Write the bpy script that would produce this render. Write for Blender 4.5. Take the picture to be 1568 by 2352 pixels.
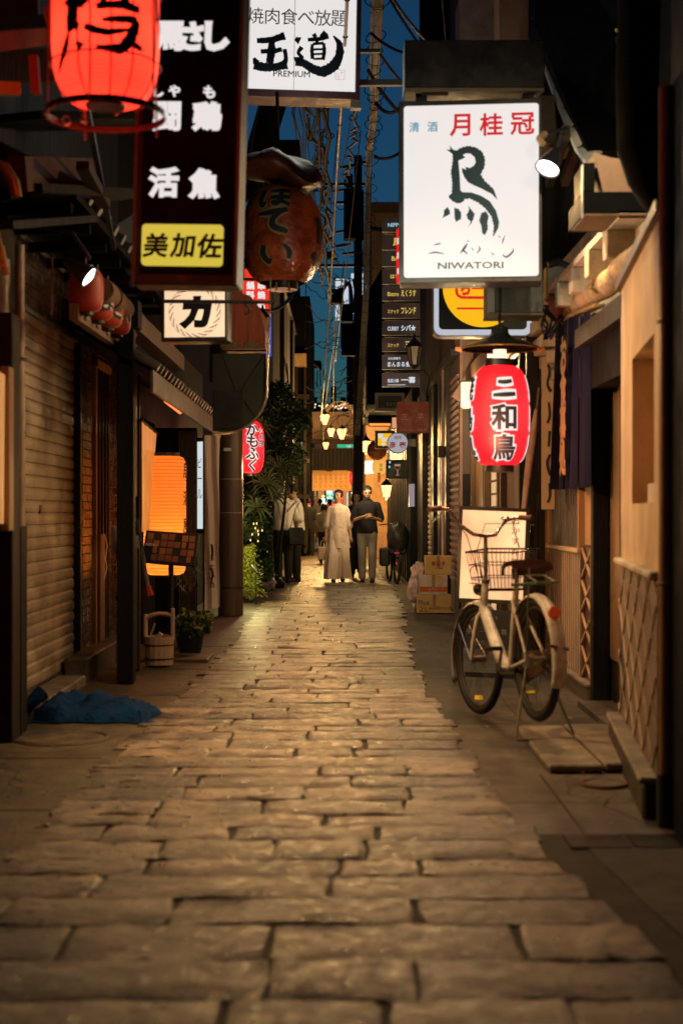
import bpy, bmesh, math, random
from mathutils import Vector, Matrix, Euler
R = random.Random(7)
for _o in list(bpy.data.objects): bpy.data.objects.remove(_o)
SC = bpy.context.scene
COL = SC.collection
# ---------------------------------------------------------------- camera
F = 3267.0; CX = 784.0; HY = 1176.0; EYE = 1.23
cd = bpy.data.cameras.new('camera'); cam = bpy.data.objects.new('camera', cd); COL.objects.link(cam)
cam.location = (0, 0, EYE); cam.rotation_euler = (math.radians(90), 0, 0)
cd.sensor_fit = 'VERTICAL'; cd.sensor_height = 36; cd.sensor_width = 24; cd.lens = 50
cd.clip_start = 0.1; cd.clip_end = 2000
cd.dof.use_dof = True; cd.dof.focus_distance = 18.0; cd.dof.aperture_fstop = 2.2; cd.dof.aperture_blades = 9
SC.camera = cam
# ---------------------------------------------------------------- world: last blue of dusk
w = bpy.data.worlds.new('World'); SC.world = w; w.use_nodes = True
nt = w.node_tree; bg = nt.nodes['Background']
sky = nt.nodes.new('ShaderNodeTexSky'); sky.sky_type = 'NISHITA'; sky.sun_disc = False
sky.sun_elevation = math.radians(-3.0); sky.sun_rotation = math.radians(0)
sky.ozone_density = 3.6; sky.air_density = 1.0; sky.dust_density = 0.6
tint = nt.nodes.new('ShaderNodeMix'); tint.data_type = 'RGBA'; tint.blend_type = 'MULTIPLY'; tint.inputs[0].default_value = 1; tint.inputs[7].default_value = (.42, 1.2, .85, 1)
nt.links.new(sky.outputs[0], tint.inputs[6]); nt.links.new(tint.outputs[2], bg.inputs[0]); bg.inputs[1].default_value = 0.6
sd = bpy.data.lights.new('sun', 'SUN'); sd.energy = 0.004; sd.angle = math.radians(10); sd.color = (.55, .7, 1)
so = bpy.data.objects.new('sun', sd); COL.objects.link(so); so.rotation_euler = (math.radians(-50), 0, math.radians(20))
SC.view_settings.view_transform = 'Standard'; SC.view_settings.look = 'None'
SC.view_settings.exposure = 0; SC.view_settings.gamma = 1; SC.view_settings.use_curve_mapping = False
SC.render.engine = 'CYCLES'
cy = SC.cycles
cy.use_denoising = True; cy.max_bounces = 5; cy.diffuse_bounces = 2; cy.glossy_bounces = 3; cy.transmission_bounces = 4
cy.transparent_max_bounces = 6; cy.sample_clamp_indirect = 3.0; cy.caustics_reflective = False; cy.caustics_refractive = False
cy.use_light_tree = True

def at(px, py, d):
    return Vector(((px - CX) * d / F, d, EYE - (py - HY) * d / F))
def ax(px, d): return (px - CX) * d / F
def az(py, d): return EYE - (py - HY) * d / F

# ---------------------------------------------------------------- materials
MATS = {}
def mat(name, col, rough=.7, var=.35, scale=6, bump=.2, bscale=None, metal=0, spec=.4, streak=None, rvar=.15, hue=None, rand=0, coat=0):
    if name in MATS: return MATS[name]
    m = bpy.data.materials.new(name); m.use_nodes = True; t = m.node_tree; N = t.nodes; L = t.links
    b = N['Principled BSDF']
    b.inputs['Metallic'].default_value = metal
    b.inputs['Specular IOR Level'].default_value = spec
    b.inputs['Coat Weight'].default_value = coat
    g = N.new('ShaderNodeNewGeometry')
    mp = N.new('ShaderNodeMapping'); L.new(g.outputs['Position'], mp.inputs[0])
    if streak: mp.inputs['Scale'].default_value = streak
    n1 = N.new('ShaderNodeTexNoise'); n1.inputs['Scale'].default_value = scale; n1.inputs['Detail'].default_value = 6; n1.inputs['Roughness'].default_value = .65
    L.new(mp.outputs[0], n1.inputs[0])
    n2 = N.new('ShaderNodeTexNoise'); n2.inputs['Scale'].default_value = scale * .23; n2.inputs['Detail'].default_value = 3
    L.new(mp.outputs[0], n2.inputs[0])
    ad = N.new('ShaderNodeMath'); ad.operation = 'MULTIPLY_ADD'; L.new(n1.outputs[0], ad.inputs[0]); ad.inputs[1].default_value = .6
    ml = N.new('ShaderNodeMath'); ml.operation = 'MULTIPLY'; L.new(n2.outputs[0], ml.inputs[0]); ml.inputs[1].default_value = .4; L.new(ml.outputs[0], ad.inputs[2])
    src = ad.outputs[0]
    if rand:
        oi = N.new('ShaderNodeObjectInfo'); mr2 = N.new('ShaderNodeMapRange'); L.new(oi.outputs['Random'], mr2.inputs[0])
        mr2.inputs[3].default_value = -rand; mr2.inputs[4].default_value = rand
        a2 = N.new('ShaderNodeMath'); a2.operation = 'ADD'; L.new(src, a2.inputs[0]); L.new(mr2.outputs[0], a2.inputs[1]); src = a2.outputs[0]
    cr = N.new('ShaderNodeValToRGB'); L.new(src, cr.inputs[0])
    c = Vector(col[:3]); h = Vector(hue) if hue else c * (1 + var)
    cr.color_ramp.elements[0].position = .32; cr.color_ramp.elements[1].position = .68
    cr.color_ramp.elements[0].color = (*(c * (1 - var)), 1); cr.color_ramp.elements[1].color = (*h, 1)
    L.new(cr.outputs[0], b.inputs['Base Color'])
    mr = N.new('ShaderNodeMapRange'); L.new(n1.outputs[0], mr.inputs[0]); mr.inputs[1].default_value = .3; mr.inputs[2].default_value = .7
    mr.inputs[3].default_value = max(.05, rough - rvar); mr.inputs[4].default_value = min(1, rough + rvar); L.new(mr.outputs[0], b.inputs['Roughness'])
    if bump:
        n3 = N.new('ShaderNodeTexNoise'); n3.inputs['Scale'].default_value = bscale or scale * 4; n3.inputs['Detail'].default_value = 5
        L.new(mp.outputs[0], n3.inputs[0])
        bp = N.new('ShaderNodeBump'); bp.inputs['Strength'].default_value = bump; bp.inputs['Distance'].default_value = .02
        L.new(n3.outputs[0], bp.inputs['Height']); L.new(bp.outputs[0], b.inputs['Normal'])
    MATS[name] = m; return m
def glow(name, col, strength=1.0, base=None, vary=0.0, scale=5):
    if name in MATS: return MATS[name]
    m = bpy.data.materials.new(name); m.use_nodes = True; t = m.node_tree; b = t.nodes['Principled BSDF']
    b.inputs['Base Color'].default_value = (*(base or [c * .12 for c in col]), 1); b.inputs['Roughness'].default_value = .5; b.inputs['Specular IOR Level'].default_value = .25
    b.inputs['Emission Color'].default_value = (*col, 1); b.inputs['Emission Strength'].default_value = strength
    if vary:
        g = t.nodes.new('ShaderNodeNewGeometry'); n = t.nodes.new('ShaderNodeTexNoise'); n.inputs['Scale'].default_value = scale; n.inputs['Detail'].default_value = 4
        t.links.new(g.outputs['Position'], n.inputs[0]); mr = t.nodes.new('ShaderNodeMapRange'); t.links.new(n.outputs[0], mr.inputs[0])
        mr.inputs[1].default_value = .3; mr.inputs[2].default_value = .7
        mr.inputs[3].default_value = strength * (1 - vary); mr.inputs[4].default_value = strength * (1 + vary); t.links.new(mr.outputs[0], b.inputs['Emission Strength'])
    m.diffuse_color = (*col, 1); MATS[name] = m; return m
def patchy(m, scale, lo=.5, tint=(1, 1, 1), sx=1, sy=1):
    t = m.node_tree; b = t.nodes['Principled BSDF']; src = b.inputs['Base Color'].links[0].from_socket; g = [n for n in t.nodes if n.type == 'NEW_GEOMETRY'][0]
    mp = t.nodes.new('ShaderNodeMapping'); mp.inputs['Scale'].default_value = (sx, sy, 1); t.links.new(g.outputs['Position'], mp.inputs[0])
    n = t.nodes.new('ShaderNodeTexNoise'); n.inputs['Scale'].default_value = scale; n.inputs['Detail'].default_value = 7; n.inputs['Roughness'].default_value = .6; n.inputs['Distortion'].default_value = .6; t.links.new(mp.outputs[0], n.inputs[0])
    r = t.nodes.new('ShaderNodeValToRGB'); r.color_ramp.elements[0].position = .38; r.color_ramp.elements[1].position = .58; r.color_ramp.elements[0].color = (lo * tint[0], lo * tint[1], lo * tint[2], 1); t.links.new(n.outputs[0], r.inputs[0])
    x = t.nodes.new('ShaderNodeMix'); x.data_type = 'RGBA'; x.blend_type = 'MULTIPLY'; x.inputs[0].default_value = 1; t.links.new(src, x.inputs[6]); t.links.new(r.outputs[0], x.inputs[7]); t.links.new(x.outputs[2], b.inputs['Base Color'])
def flat(name, col, rough=.6, metal=0): return mat(name, col, rough, var=.12, bump=0, metal=metal, rvar=.05)

STONE = mat('granite_paving', (.05, .04, .031), .43, var=.6, scale=17, bump=.8, bscale=11, rvar=.26, hue=(.38, .29, .21), rand=.06, spec=.6)
_r = [n for n in STONE.node_tree.nodes if n.type == 'VALTORGB'][0]; _r.color_ramp.elements[0].position = .43; _r.color_ramp.elements[1].position = .585
_t = STONE.node_tree; _b = [n for n in _t.nodes if n.type == 'BUMP'][0]; _b.inputs['Distance'].default_value = .03
_n = _t.nodes.new('ShaderNodeTexNoise'); _n.inputs['Scale'].default_value = 70; _n.inputs['Detail'].default_value = 6; _n.inputs['Roughness'].default_value = .75
_g = [n for n in _t.nodes if n.type == 'NEW_GEOMETRY'][0]; _t.links.new(_g.outputs['Position'], _n.inputs[0])
_b2 = _t.nodes.new('ShaderNodeBump'); _b2.inputs['Strength'].default_value = .8; _b2.inputs['Distance'].default_value = .012
_t.links.new(_n.outputs[0], _b2.inputs['Height']); _t.links.new(_b.outputs[0], _b2.inputs['Normal']); _t.links.new(_b2.outputs[0], _t.nodes['Principled BSDF'].inputs['Normal'])
patchy(STONE, 1.7, .55, (1, .98, .95)); patchy(STONE, 7, .42)
MORTAR = mat('dark_joint', (.05, .04, .028), .8, bump=.8, scale=30)
CONC = mat('concrete', (.1, .078, .052), .6, var=.5, scale=5, bump=.35, bscale=60)
CONC2 = mat('pale_concrete', (.25, .21, .155), .6, var=.5, scale=22, bump=.3, bscale=50)
ASPH = mat('asphalt', (.05, .047, .042), .7, var=.6, scale=40, bump=.9, bscale=120, hue=(.13, .12, .1))
GRITTY = mat('gritty_pavement', (.12, .1, .075), .65, var=.5, scale=25, bump=.9, bscale=100, hue=(.25, .2, .15))
patchy(CONC, 1.5, .5); patchy(CONC, 9, .72); patchy(CONC2, 2.2, .62); patchy(CONC2, 14, .75); patchy(GRITTY, 1.8, .55); patchy(ASPH, 1.5, .6)
EARTH = mat('bare_earth', (.05, .045, .04), .9)
PLAST = mat('cream_plaster', (.7, .49, .32), .8, var=.3, scale=1.8, bump=.3, bscale=30, streak=(1, 1, .45))
PLASTW = mat('white_plaster', (.6, .52, .42), .8, var=.28, scale=3, bump=.3, bscale=30)
patchy(PLAST, 2.2, .78, (1, .96, .9), 1, 1); patchy(PLASTW, 3, .7, (1, .95, .88))
GREYP = mat('grey_render', (.13, .12, .13), .85, var=.2, scale=2, bump=.15, streak=(1, 1, .3))
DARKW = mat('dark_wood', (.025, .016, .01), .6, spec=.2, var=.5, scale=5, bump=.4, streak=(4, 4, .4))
BLACKW = mat('black_wood', (.009, .008, .007), .65, spec=.15, var=.5, scale=5, bump=.4, streak=(4, 4, .4))
BROWNW = mat('brown_wood', (.16, .09, .045), .5, var=.4, scale=4, bump=.35, streak=(5, 5, .35))
HONEYW = mat('honey_wood', (.34, .2, .085), .5, var=.3, scale=4, bump=.25, streak=(5, 5, .35))
PALEW = mat('pale_wood', (.5, .36, .22), .5, var=.2, scale=4, bump=.25, streak=(5, 5, .35))
GREYW = mat('weathered_boards', (.17, .135, .115), .7, var=.35, scale=4, bump=.35, streak=(6, 6, .3))
BLACK = mat('black_paint', (.012, .012, .013), .4, var=.3, bump=.05)
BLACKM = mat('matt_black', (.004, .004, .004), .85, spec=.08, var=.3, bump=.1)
RUBBER = mat('rubber', (.012, .012, .012), .6, var=.3, bump=.1)
STEEL = mat('dull_steel', (.35, .33, .3), .35, var=.3, metal=.9, bump=.05)
CHROME = mat('chrome', (.6, .57, .52), .25, var=.3, metal=1, bump=.03, scale=30, hue=(.7, .66, .6))
DKSTEEL = mat('dark_steel', (.06, .06, .065), .4, var=.3, metal=.6, bump=.05)
GREYMET = mat('grey_sheet_metal', (.16, .165, .17), .5, var=.2, metal=.2, bump=.05)
BROWNMET = mat('brown_pipe', (.34, .2, .08), .4, var=.25, bump=.1, scale=5)
CREAMW = mat('cream_white_paint', (.55, .46, .38), .35, var=.35, scale=22, bump=.1, hue=(.85, .78, .7))
RUST = mat('rusty_metal', (.16, .06, .025), .75, var=.5, scale=25, bump=.4)
SHUT = mat('shutter_metal', (.42, .34, .22), .5, var=.35, scale=2.5, bump=.15, streak=(1, .7, 2), bscale=8)
patchy(SHUT, 2.5, .6)
BRICK = mat('glazed_brown_tile', (.075, .04, .028), .25, var=.35, scale=6, bump=.15, rand=.12, spec=.6)
GROUT = mat('pale_grout', (.22, .19, .16), .9)
NAVY = mat('navy_cloth', (.01, .011, .028), .95, spec=.05, var=.25, bump=.2, bscale=300)
OCHRE = mat('ochre_cloth_print', (.22, .14, .06), .9, var=.2)
SKIN = mat('skin', (.5, .29, .19), .55, var=.1, bump=0)
HAIR = mat('black_hair', (.012, .01, .009), .5, var=.3, bump=.3, bscale=200)
CARD = mat('cardboard', (.62, .42, .16), .75, var=.15, bump=.1)
LEAF = mat('bamboo_leaf', (.035, .075, .02), .45, var=.6, scale=3, bump=0, hue=(.08, .14, .035))
LEAFY = mat('maple_leaf', (.22, .3, .04), .5, var=.4, scale=6, bump=0, hue=(.36, .42, .06))
LEAFD = mat('shade_leaf', (.03, .065, .022), .45, var=.6, scale=3, bump=0, hue=(.07, .12, .04))
GLASSD = mat('dark_glass', (.02, .022, .026), .12, var=.2, bump=0, spec=.7)
BLUETARP = mat('blue_mesh_sheet', (.002, .028, .1), .85, var=.4, scale=12, bump=1, bscale=22, spec=.15)
GOLDP = flat('gold_print', (.7, .42, .05)); WHITEP = flat('white_print', (.7, .68, .64)); REDP = flat('red_print', (.5, .02, .02)); BLACKP = flat('black_print', (.012, .014, .02))
GREENM = mat('green_rack_paint', (.06, .13, .06), .5, var=.4, scale=30, bump=.2)
SIGNW = glow('lit_white_acrylic', (1, .95, .93), .8)
SIGNW2 = glow('lit_cool_white', (.86, .95, .97), .74)
LAMPW = glow('white_hot_bulb', (1, .93, .85), 6)
LAMPO = glow('orange_tube', (1, .2, .06), 1.6)
LAMPY = glow('warm_lamp_glass', (1, .5, .13), 5)
def paper(m, col):
    t = m.node_tree; b = t.nodes['Principled BSDF']; o = [n for n in t.nodes if n.type == 'OUTPUT_MATERIAL'][0]; tr = t.nodes.new('ShaderNodeBsdfTranslucent'); tr.inputs[0].default_value = (*col, 1)
    a = t.nodes.new('ShaderNodeAddShader'); t.links.new(b.outputs[0], a.inputs[0]); t.links.new(tr.outputs[0], a.inputs[1]); t.links.new(a.outputs[0], o.inputs[0]); return m
REDL = paper(glow('lit_red_paper', (1, .04, .025), .55, vary=.15, scale=7), (.9, .12, .07))
REDL2 = paper(glow('lit_crimson_paper', (.9, .012, .03), .5, vary=.15, scale=12), (.9, .05, .06))
REDDIM = mat('unlit_red_paper', (.38, .04, .015), .5, var=.25, bump=.1)
ORL = paper(glow('lit_amber_paper', (1, .27, .03), .45, vary=.1, scale=7), (.95, .4, .08))
YELL = glow('lit_yellow_acrylic', (.8, .62, .07), .8)
YELL2 = glow('lit_deep_yellow', (1, .52, .01), .95)
WARMW = glow('lit_warm_acrylic', (1, .68, .42), 1.0, vary=.12, scale=3)
PEACH = glow('lit_peach_acrylic', (1, .53, .26), 1.15, vary=.3, scale=3)
TEAL = glow('lit_teal_acrylic', (.3, .95, .95), .8); GREENL = glow('lit_green_acrylic', (.0, .5, .25), .9)
REDACR = glow('lit_red_acrylic', (1, .045, .02), .85); BLUEACR = glow('lit_blue_acrylic', (.06, .14, .8), .6)
INTW = glow('lit_room', (1, .45, .13), .55, vary=.3, scale=2)

# ---------------------------------------------------------------- geometry helpers
class MB:
    def __init__(s): s.v = []; s.f = []
    def add(s, vs, fs):
        o = len(s.v); s.v += [tuple(p) for p in vs]; s.f += [tuple(i + o for i in f) for f in fs]; return s
    def box(s, x0, x1, y0, y1, z0, z1, M=None):
        vs = [(x, y, z) for z in (z0, z1) for y in (y0, y1) for x in (x0, x1)]
        if M: vs = [M @ Vector(p) for p in vs]
        return s.add(vs, [(0, 2, 3, 1), (4, 5, 7, 6), (0, 1, 5, 4), (2, 6, 7, 3), (0, 4, 6, 2), (1, 3, 7, 5)])
    def bar(s, a, b, wx, wz=None):
        a = Vector(a); b = Vector(b); d = (b - a).normalized(); wz = wz or wx
        up = Vector((0, 0, 1)) if abs(d.z) < .95 else Vector((0, 1, 0))
        r = d.cross(up).normalized(); u = r.cross(d).normalized()
        vs = [p + r * i * wx / 2 + u * j * wz / 2 for p in (a, b) for i, j in ((-1, -1), (1, -1), (1, 1), (-1, 1))]
        return s.add(vs, [(0, 1, 2, 3), (7, 6, 5, 4), (0, 4, 5, 1), (1, 5, 6, 2), (2, 6, 7, 3), (3, 7, 4, 0)])
    def tube(s, pts, r, n=8, cap=True, flat=1.0):
        pts = [Vector(p) for p in pts]; k = len(pts)
        rs = r if isinstance(r, (list, tuple)) else [r] * k
        vs = []; fs = []; pu = None
        for i, p in enumerate(pts):
            d = (pts[min(i + 1, k - 1)] - pts[max(i - 1, 0)])
            d = d.normalized() if d.length > 1e-9 else Vector((0, 0, 1))
            if pu is None:
                u = Vector((0, 0, 1)) if abs(d.z) < .9 else Vector((0, 1, 0))
            else: u = pu
            x = d.cross(u).normalized(); u = x.cross(d).normalized(); pu = u
            rr = rs[i]; rx, ru = rr if isinstance(rr, (list, tuple)) else (rr, rr * flat)
            vs += [p + x * math.cos(2 * math.pi * j / n) * rx + u * math.sin(2 * math.pi * j / n) * ru for j in range(n)]
        for i in range(k - 1):
            for j in range(n): fs.append((i * n + j, i * n + (j + 1) % n, (i + 1) * n + (j + 1) % n, (i + 1) * n + j))
        if cap: fs.append(tuple(range(n - 1, -1, -1))); fs.append(tuple((k - 1) * n + j for j in range(n)))
        return s.add(vs, fs)
    def ring(s, c, r, t, axis=(0, 0, 1), n=20, m=5, a0=0, a1=2 * math.pi, ry=None):
        q = Vector((0, 0, 1)).rotation_difference(Vector(axis)); c = Vector(c)
        closed = abs(a1 - a0 - 2 * math.pi) < 1e-6; ry = ry or r
        pts = [c + q @ Vector((math.cos(a0 + (a1 - a0) * i / n) * r, math.sin(a0 + (a1 - a0) * i / n) * ry, 0)) for i in range(n + 1)]
        return s.tube(pts, t, m, cap=not closed)
    def lathe(s, prof, n=24, M=None, cap=False):
        k = len(prof); vs = [(r * math.cos(2 * math.pi * j / n), r * math.sin(2 * math.pi * j / n), z) for r, z in prof for j in range(n)]
        if M: vs = [M @ Vector(p) for p in vs]
        fs = [(i * n + j, i * n + (j + 1) % n, (i + 1) * n + (j + 1) % n, (i + 1) * n + j) for i in range(k - 1) for j in range(n)]
        if cap: fs.append(tuple(range(n - 1, -1, -1))); fs.append(tuple((k - 1) * n + j for j in range(n)))
        return s.add(vs, fs)
    def prism(s, pts, y0, y1, M=None):   # outline in x,z extruded along y
        n = len(pts); vs = [(x, y0, z) for x, z in pts] + [(x, y1, z) for x, z in pts]
        if M: vs = [M @ Vector(p) for p in vs]
        return s.add(vs, [tuple(range(n)), tuple(range(2 * n - 1, n - 1, -1))] + [(i, i + n, (i + 1) % n + n, (i + 1) % n) for i in range(n)])
    def quad(s, a, b, c, d): return s.add([a, b, c, d], [(0, 1, 2, 3)])
    def mesh(s, name, m, smooth=False):
        me = bpy.data.meshes.new(name); me.from_pydata(s.v, [], s.f); me.validate(); me.update()
        if m: me.materials.append(m)
        if smooth: me.polygons.foreach_set('use_smooth', [True] * len(me.polygons))
        return me
def link(name, me, parent=None, loc=None, rot=None):
    o = bpy.data.objects.new(name, me); COL.objects.link(o)
    if parent: o.parent = parent
    if loc is not None: o.location = loc
    if rot is not None: o.rotation_euler = rot
    return o
def obj(name, mb, m, parent=None, smooth=False, bevel=0, loc=None, rot=None, fix=True):
    me = mb.mesh(name, m, smooth)
    if fix:
        b = bmesh.new(); b.from_mesh(me); bmesh.ops.recalc_face_normals(b, faces=b.faces); b.to_mesh(me); b.free()
    o = link(name, me, parent, loc, rot)
    if bevel:
        bm = o.modifiers.new('bevel', 'BEVEL'); bm.width = bevel; bm.segments = 1; bm.limit_method = 'ANGLE'
    if smooth and not bevel:
        try: me.set_sharp_from_angle(angle=math.radians(50))
        except Exception: pass
    return o
def tag(o, label=None, cat=None, group=None, kind=None):
    if label: o['label'] = label
    if cat: o['category'] = cat
    if group: o['group'] = group
    if kind: o['kind'] = kind
    return o
def thing(name, label, cat, loc=(0, 0, 0), rot=(0, 0, 0), group=None):
    o = link(name, None, None, loc, rot); return tag(o, label, cat, group)
def bx(name, m, parent, x0, x1, y0, y1, z0, z1, bevel=0, **k): return obj(name, MB().box(x0, x1, y0, y1, z0, z1), m, parent, bevel=bevel, **k)
def struct(name, mb, m): return tag(obj(name, mb, m), kind='structure')
def copy_tree(o, loc=None, label=None, parent=None):
    c = o.copy(); COL.objects.link(c); c.parent = parent
    if loc is not None: c.location = loc
    if label: c['label'] = label
    for ch in list(o.children): copy_tree(ch, parent=c)
    return c
def lamp(parent, loc, energy, col=(1, .6, .3), size=.05, kind='POINT', aim=None, spot=100, blend=.8):
    l = bpy.data.lights.new('bulb_or_fill_light', kind); l.energy = energy; l.color = (col[0], min(1, col[1] * 1.08), col[2] * .92)
    if kind == 'AREA': l.size = size
    else: l.shadow_soft_size = size
    if kind == 'SPOT': l.spot_size = math.radians(spot); l.spot_blend = blend
    o = bpy.data.objects.new('bulb_or_fill_light', l); COL.objects.link(o); o.location = loc
    if parent: o.parent = parent
    if aim is not None: o.rotation_euler = (Vector(aim)).to_track_quat('-Z', 'Y').to_euler()
    return o
# ---- lettering
_tc = {}
def glyphs(body, bold=0.0, res=2):
    k = (body, bold, res)
    if k in _tc: return _tc[k]
    c = bpy.data.curves.new('t', 'FONT'); c.body = body; c.size = 1; c.resolution_u = res
    c.bevel_depth = bold; c.bevel_resolution = 1 if bold > .08 else 0; c.align_x = 'CENTER'
    o = bpy.data.objects.new('t', c); COL.objects.link(o)
    me = bpy.data.meshes.new_from_object(o.evaluated_get(bpy.context.evaluated_depsgraph_get()))
    vs = [v.co.copy() for v in me.vertices]; fs = [tuple(p.vertices) for p in me.polygons]
    bpy.data.objects.remove(o); bpy.data.curves.remove(c); bpy.data.meshes.remove(me)
    if vs:
        x0 = min(v.x for v in vs); x1 = max(v.x for v in vs); y0 = min(v.y for v in vs); y1 = max(v.y for v in vs)
        for v in vs: v.x -= (x0 + x1) / 2; v.y -= (y0 + y1) / 2
    else: x0 = x1 = y0 = y1 = 0
    _tc[k] = (vs, fs, x1 - x0, y1 - y0); return _tc[k]
def text(mb, body, x, z, h, w=None, bold=0.0, y=-.004, shear=0, jit=0, thick=.002, rows=0, M=None):
    """lettering of height h centred on x,z in the local plane facing -y; w stretches it to a width; rows>0: vertical column of that pitch"""
    if rows:
        n = len(body)
        for i, ch in enumerate(body): text(mb, ch, x, z + (n / 2 - .5 - i) * rows, h, None, bold, y, shear, jit, thick, 0, M)
        return mb
    vs, fs, W, H = glyphs(body, bold)
    if not vs: return mb
    Hn = H if len(body) > 1 or H > .55 else max(W, .8)
    sz = h / max(Hn, .01); sx = (w / W) if w else sz
    out = []
    for v in vs:
        jx = R.uniform(-jit, jit); jz = R.uniform(-jit, jit)
        p = Vector((x + v.x * sx + v.y * sz * shear + jx, y - (thick if v.z > 1e-4 else 0), z + v.y * sz + jz))
        out.append(M @ p if M else p)
    return mb.add(out, fs)
def brush(mb, strokes, s=1, ox=0, oz=0, y=-.004, n=10, jit=0):
    """brush strokes: lists of (x, z, half-width), smoothed, as thin ribbons"""
    for st in strokes:
        pts = []
        for i in range(len(st) - 1):
            p0 = st[max(i - 1, 0)]; p1 = st[i]; p2 = st[i + 1]; p3 = st[min(i + 2, len(st) - 1)]
            for k in range(n):
                t = k / n
                pts.append(tuple(.5 * ((2 * p1[a]) + (-p0[a] + p2[a]) * t + (2 * p0[a] - 5 * p1[a] + 4 * p2[a] - p3[a]) * t * t + (-p0[a] + 3 * p1[a] - 3 * p2[a] + p3[a]) * t ** 3) for a in range(3)))
        pts.append(st[-1]); vs = []; fs = []
        for i, (a, b, hw) in enumerate(pts):
            q0 = pts[max(i - 1, 0)]; q1 = pts[min(i + 1, len(pts) - 1)]
            dx, dz = q1[0] - q0[0], q1[1] - q0[1]; L = math.hypot(dx, dz) or 1; nx, nz = -dz / L, dx / L
            j1 = 1 + R.uniform(-jit, jit); j2 = 1 + R.uniform(-jit, jit)
            vs += [(ox + (a + nx * hw * j1) * s, y, oz + (b + nz * hw * j1) * s), (ox + (a - nx * hw * j2) * s, y, oz + (b - nz * hw * j2) * s)]
        for i in range(len(pts) - 1): fs.append((2 * i, 2 * i + 1, 2 * i + 3, 2 * i + 2))
        mb.add(vs, fs)
    return mb
def rrect(x0, x1, z0, z1, r, n=5):
    p = []
    for cx, cz, a in ((x1 - r, z1 - r, 0), (x0 + r, z1 - r, 90), (x0 + r, z0 + r, 180), (x1 - r, z0 + r, 270)):
        for i in range(n + 1):
            t = math.radians(a + 90 * i / n); p.append((cx + r * math.cos(t), cz + r * math.sin(t)))
    return p
def wrap(mb, rfun, cuts=14, eps=.003):
    """bend flat lettering (x = arc length, z) round a turned body of radius rfun(z)"""
    b = bmesh.new(); me = bpy.data.meshes.new('w'); me.from_pydata(mb.v, [], mb.f); b.from_mesh(me); bpy.data.meshes.remove(me)
    xs = [v.co.x for v in b.verts]; zs = [v.co.z for v in b.verts]
    for i in range(1, cuts):
        for no, lo, hi in (((1, 0, 0), min(xs), max(xs)), ((0, 0, 1), min(zs), max(zs))):
            c = lo + (hi - lo) * i / cuts
            bmesh.ops.bisect_plane(b, geom=b.verts[:] + b.edges[:] + b.faces[:], plane_co=(c * abs(no[0]), 0, c * abs(no[2])), plane_no=no)
    b.verts.index_update(); o = MB(); vs = []
    r0 = max(rfun(z) for z in zs)
    for v in b.verts:
        r = rfun(v.co.z) + eps - v.co.y * .3; a = v.co.x / r0
        vs.append((r * math.sin(a), -r * math.cos(a), v.co.z))
    o.add(vs, [tuple(v.index for v in f.verts) for f in b.faces]); b.free(); return o
# ================================================================ GROUND
def lerp(tab, y):
    if y <= tab[0][0]: return tab[0][1]
    for (a, b), (c, d) in zip(tab, tab[1:]):
        if y <= c: return b + (d - b) * (y - a) / (c - a)
    return tab[-1][1]
XL = [(2.5, -1.5), (4.4, -1.3), (5, -1.19), (6.4, -1.17), (8, -1.15), (9, -1.09), (13, -1.03), (18, -1.06), (26, -1.0), (60, -1.0)]
XR = [(2.5, .97), (3.3, .93), (4.2, .85), (5.3, .76), (6.5, .68), (7.8, .64), (9.5, .6), (11.4, .61), (15.2, .68), (18, .8), (24, .85), (60, .6)]
struct('ground', MB().box(-300, 300, -50, 600, -.6, -.16), EARTH)
path = struct('street', MB().box(-2.2, 2.0, 1.0, 62, -.15, -.0102), MORTAR)
def stone_mesh(cx, cy, lx, ly, fine):
    q_ = max(.3, min(1, 1.25 - cy / 11))
    nx, ny = (7, 4) if fine else (5, 3)
    tz = R.uniform(-.003, .003) * q_; ty = R.uniform(-.012, .012) * q_; tx = R.uniform(-.006, .006)
    jag = [[(R.gauss(0, .008), R.gauss(0, .0085)) for _ in range(ny + 1)] for _ in range(nx + 1)]
    rx, ry = .011, .011
    us = [-lx / 2] + [-lx / 2 + rx] + [-lx / 2 + rx + (lx - 2 * rx) * i / (nx - 2) for i in range(1, nx - 2)] + [lx / 2 - rx, lx / 2]
    ws = [-ly / 2, -ly / 2 + ry] + [-ly / 2 + ry + (ly - 2 * ry) * i / (ny - 2) for i in range(1, ny - 2)] + [ly / 2 - ry, ly / 2]
    if ny == 3: ws = [-ly / 2, -ly / 2 + ry, ly / 2 - ry, ly / 2]
    vs = []; fs = []
    for i, u in enumerate(us):
        for j, w_ in enumerate(ws):
            e = i in (0, len(us) - 1); g = j in (0, len(ws) - 1); sh = .8 if (e and g) else 1
            z = (-.0085 - .0045 * q_) if (e or g) else R.gauss(.0, .0036 * q_)
            a, b = jag[min(i, nx)][min(j, ny)]
            k = .1 if (e or g) else 1
            vs.append((u * (.985 if e and g else 1) + a * .8, w_ * (.96 if e and g else 1) + b * .8, z + tz + ty * w_ + tx * u + (0 if not (e or g) else .008)))
    m = len(ws)
    for i in range(len(us) - 1):
        for j in range(m - 1): fs.append((i * m + j, (i + 1) * m + j, (i + 1) * m + j + 1, i * m + j + 1))
    # skirt
    loop = [i * m for i in range(len(us))] + [(len(us) - 1) * m + j for j in range(1, m)] + [i * m + m - 1 for i in range(len(us) - 2, -1, -1)] + [j for j in range(m - 2, 0, -1)]
    o = len(vs); vs += [(vs[i][0], vs[i][1], -.06) for i in loop]
    for a in range(len(loop)): b = (a + 1) % len(loop); fs.append((loop[b], loop[a], o + a, o + b))
    return vs, fs
y = 2.7; stones = 0; rest = MB(); row = 0
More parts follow.
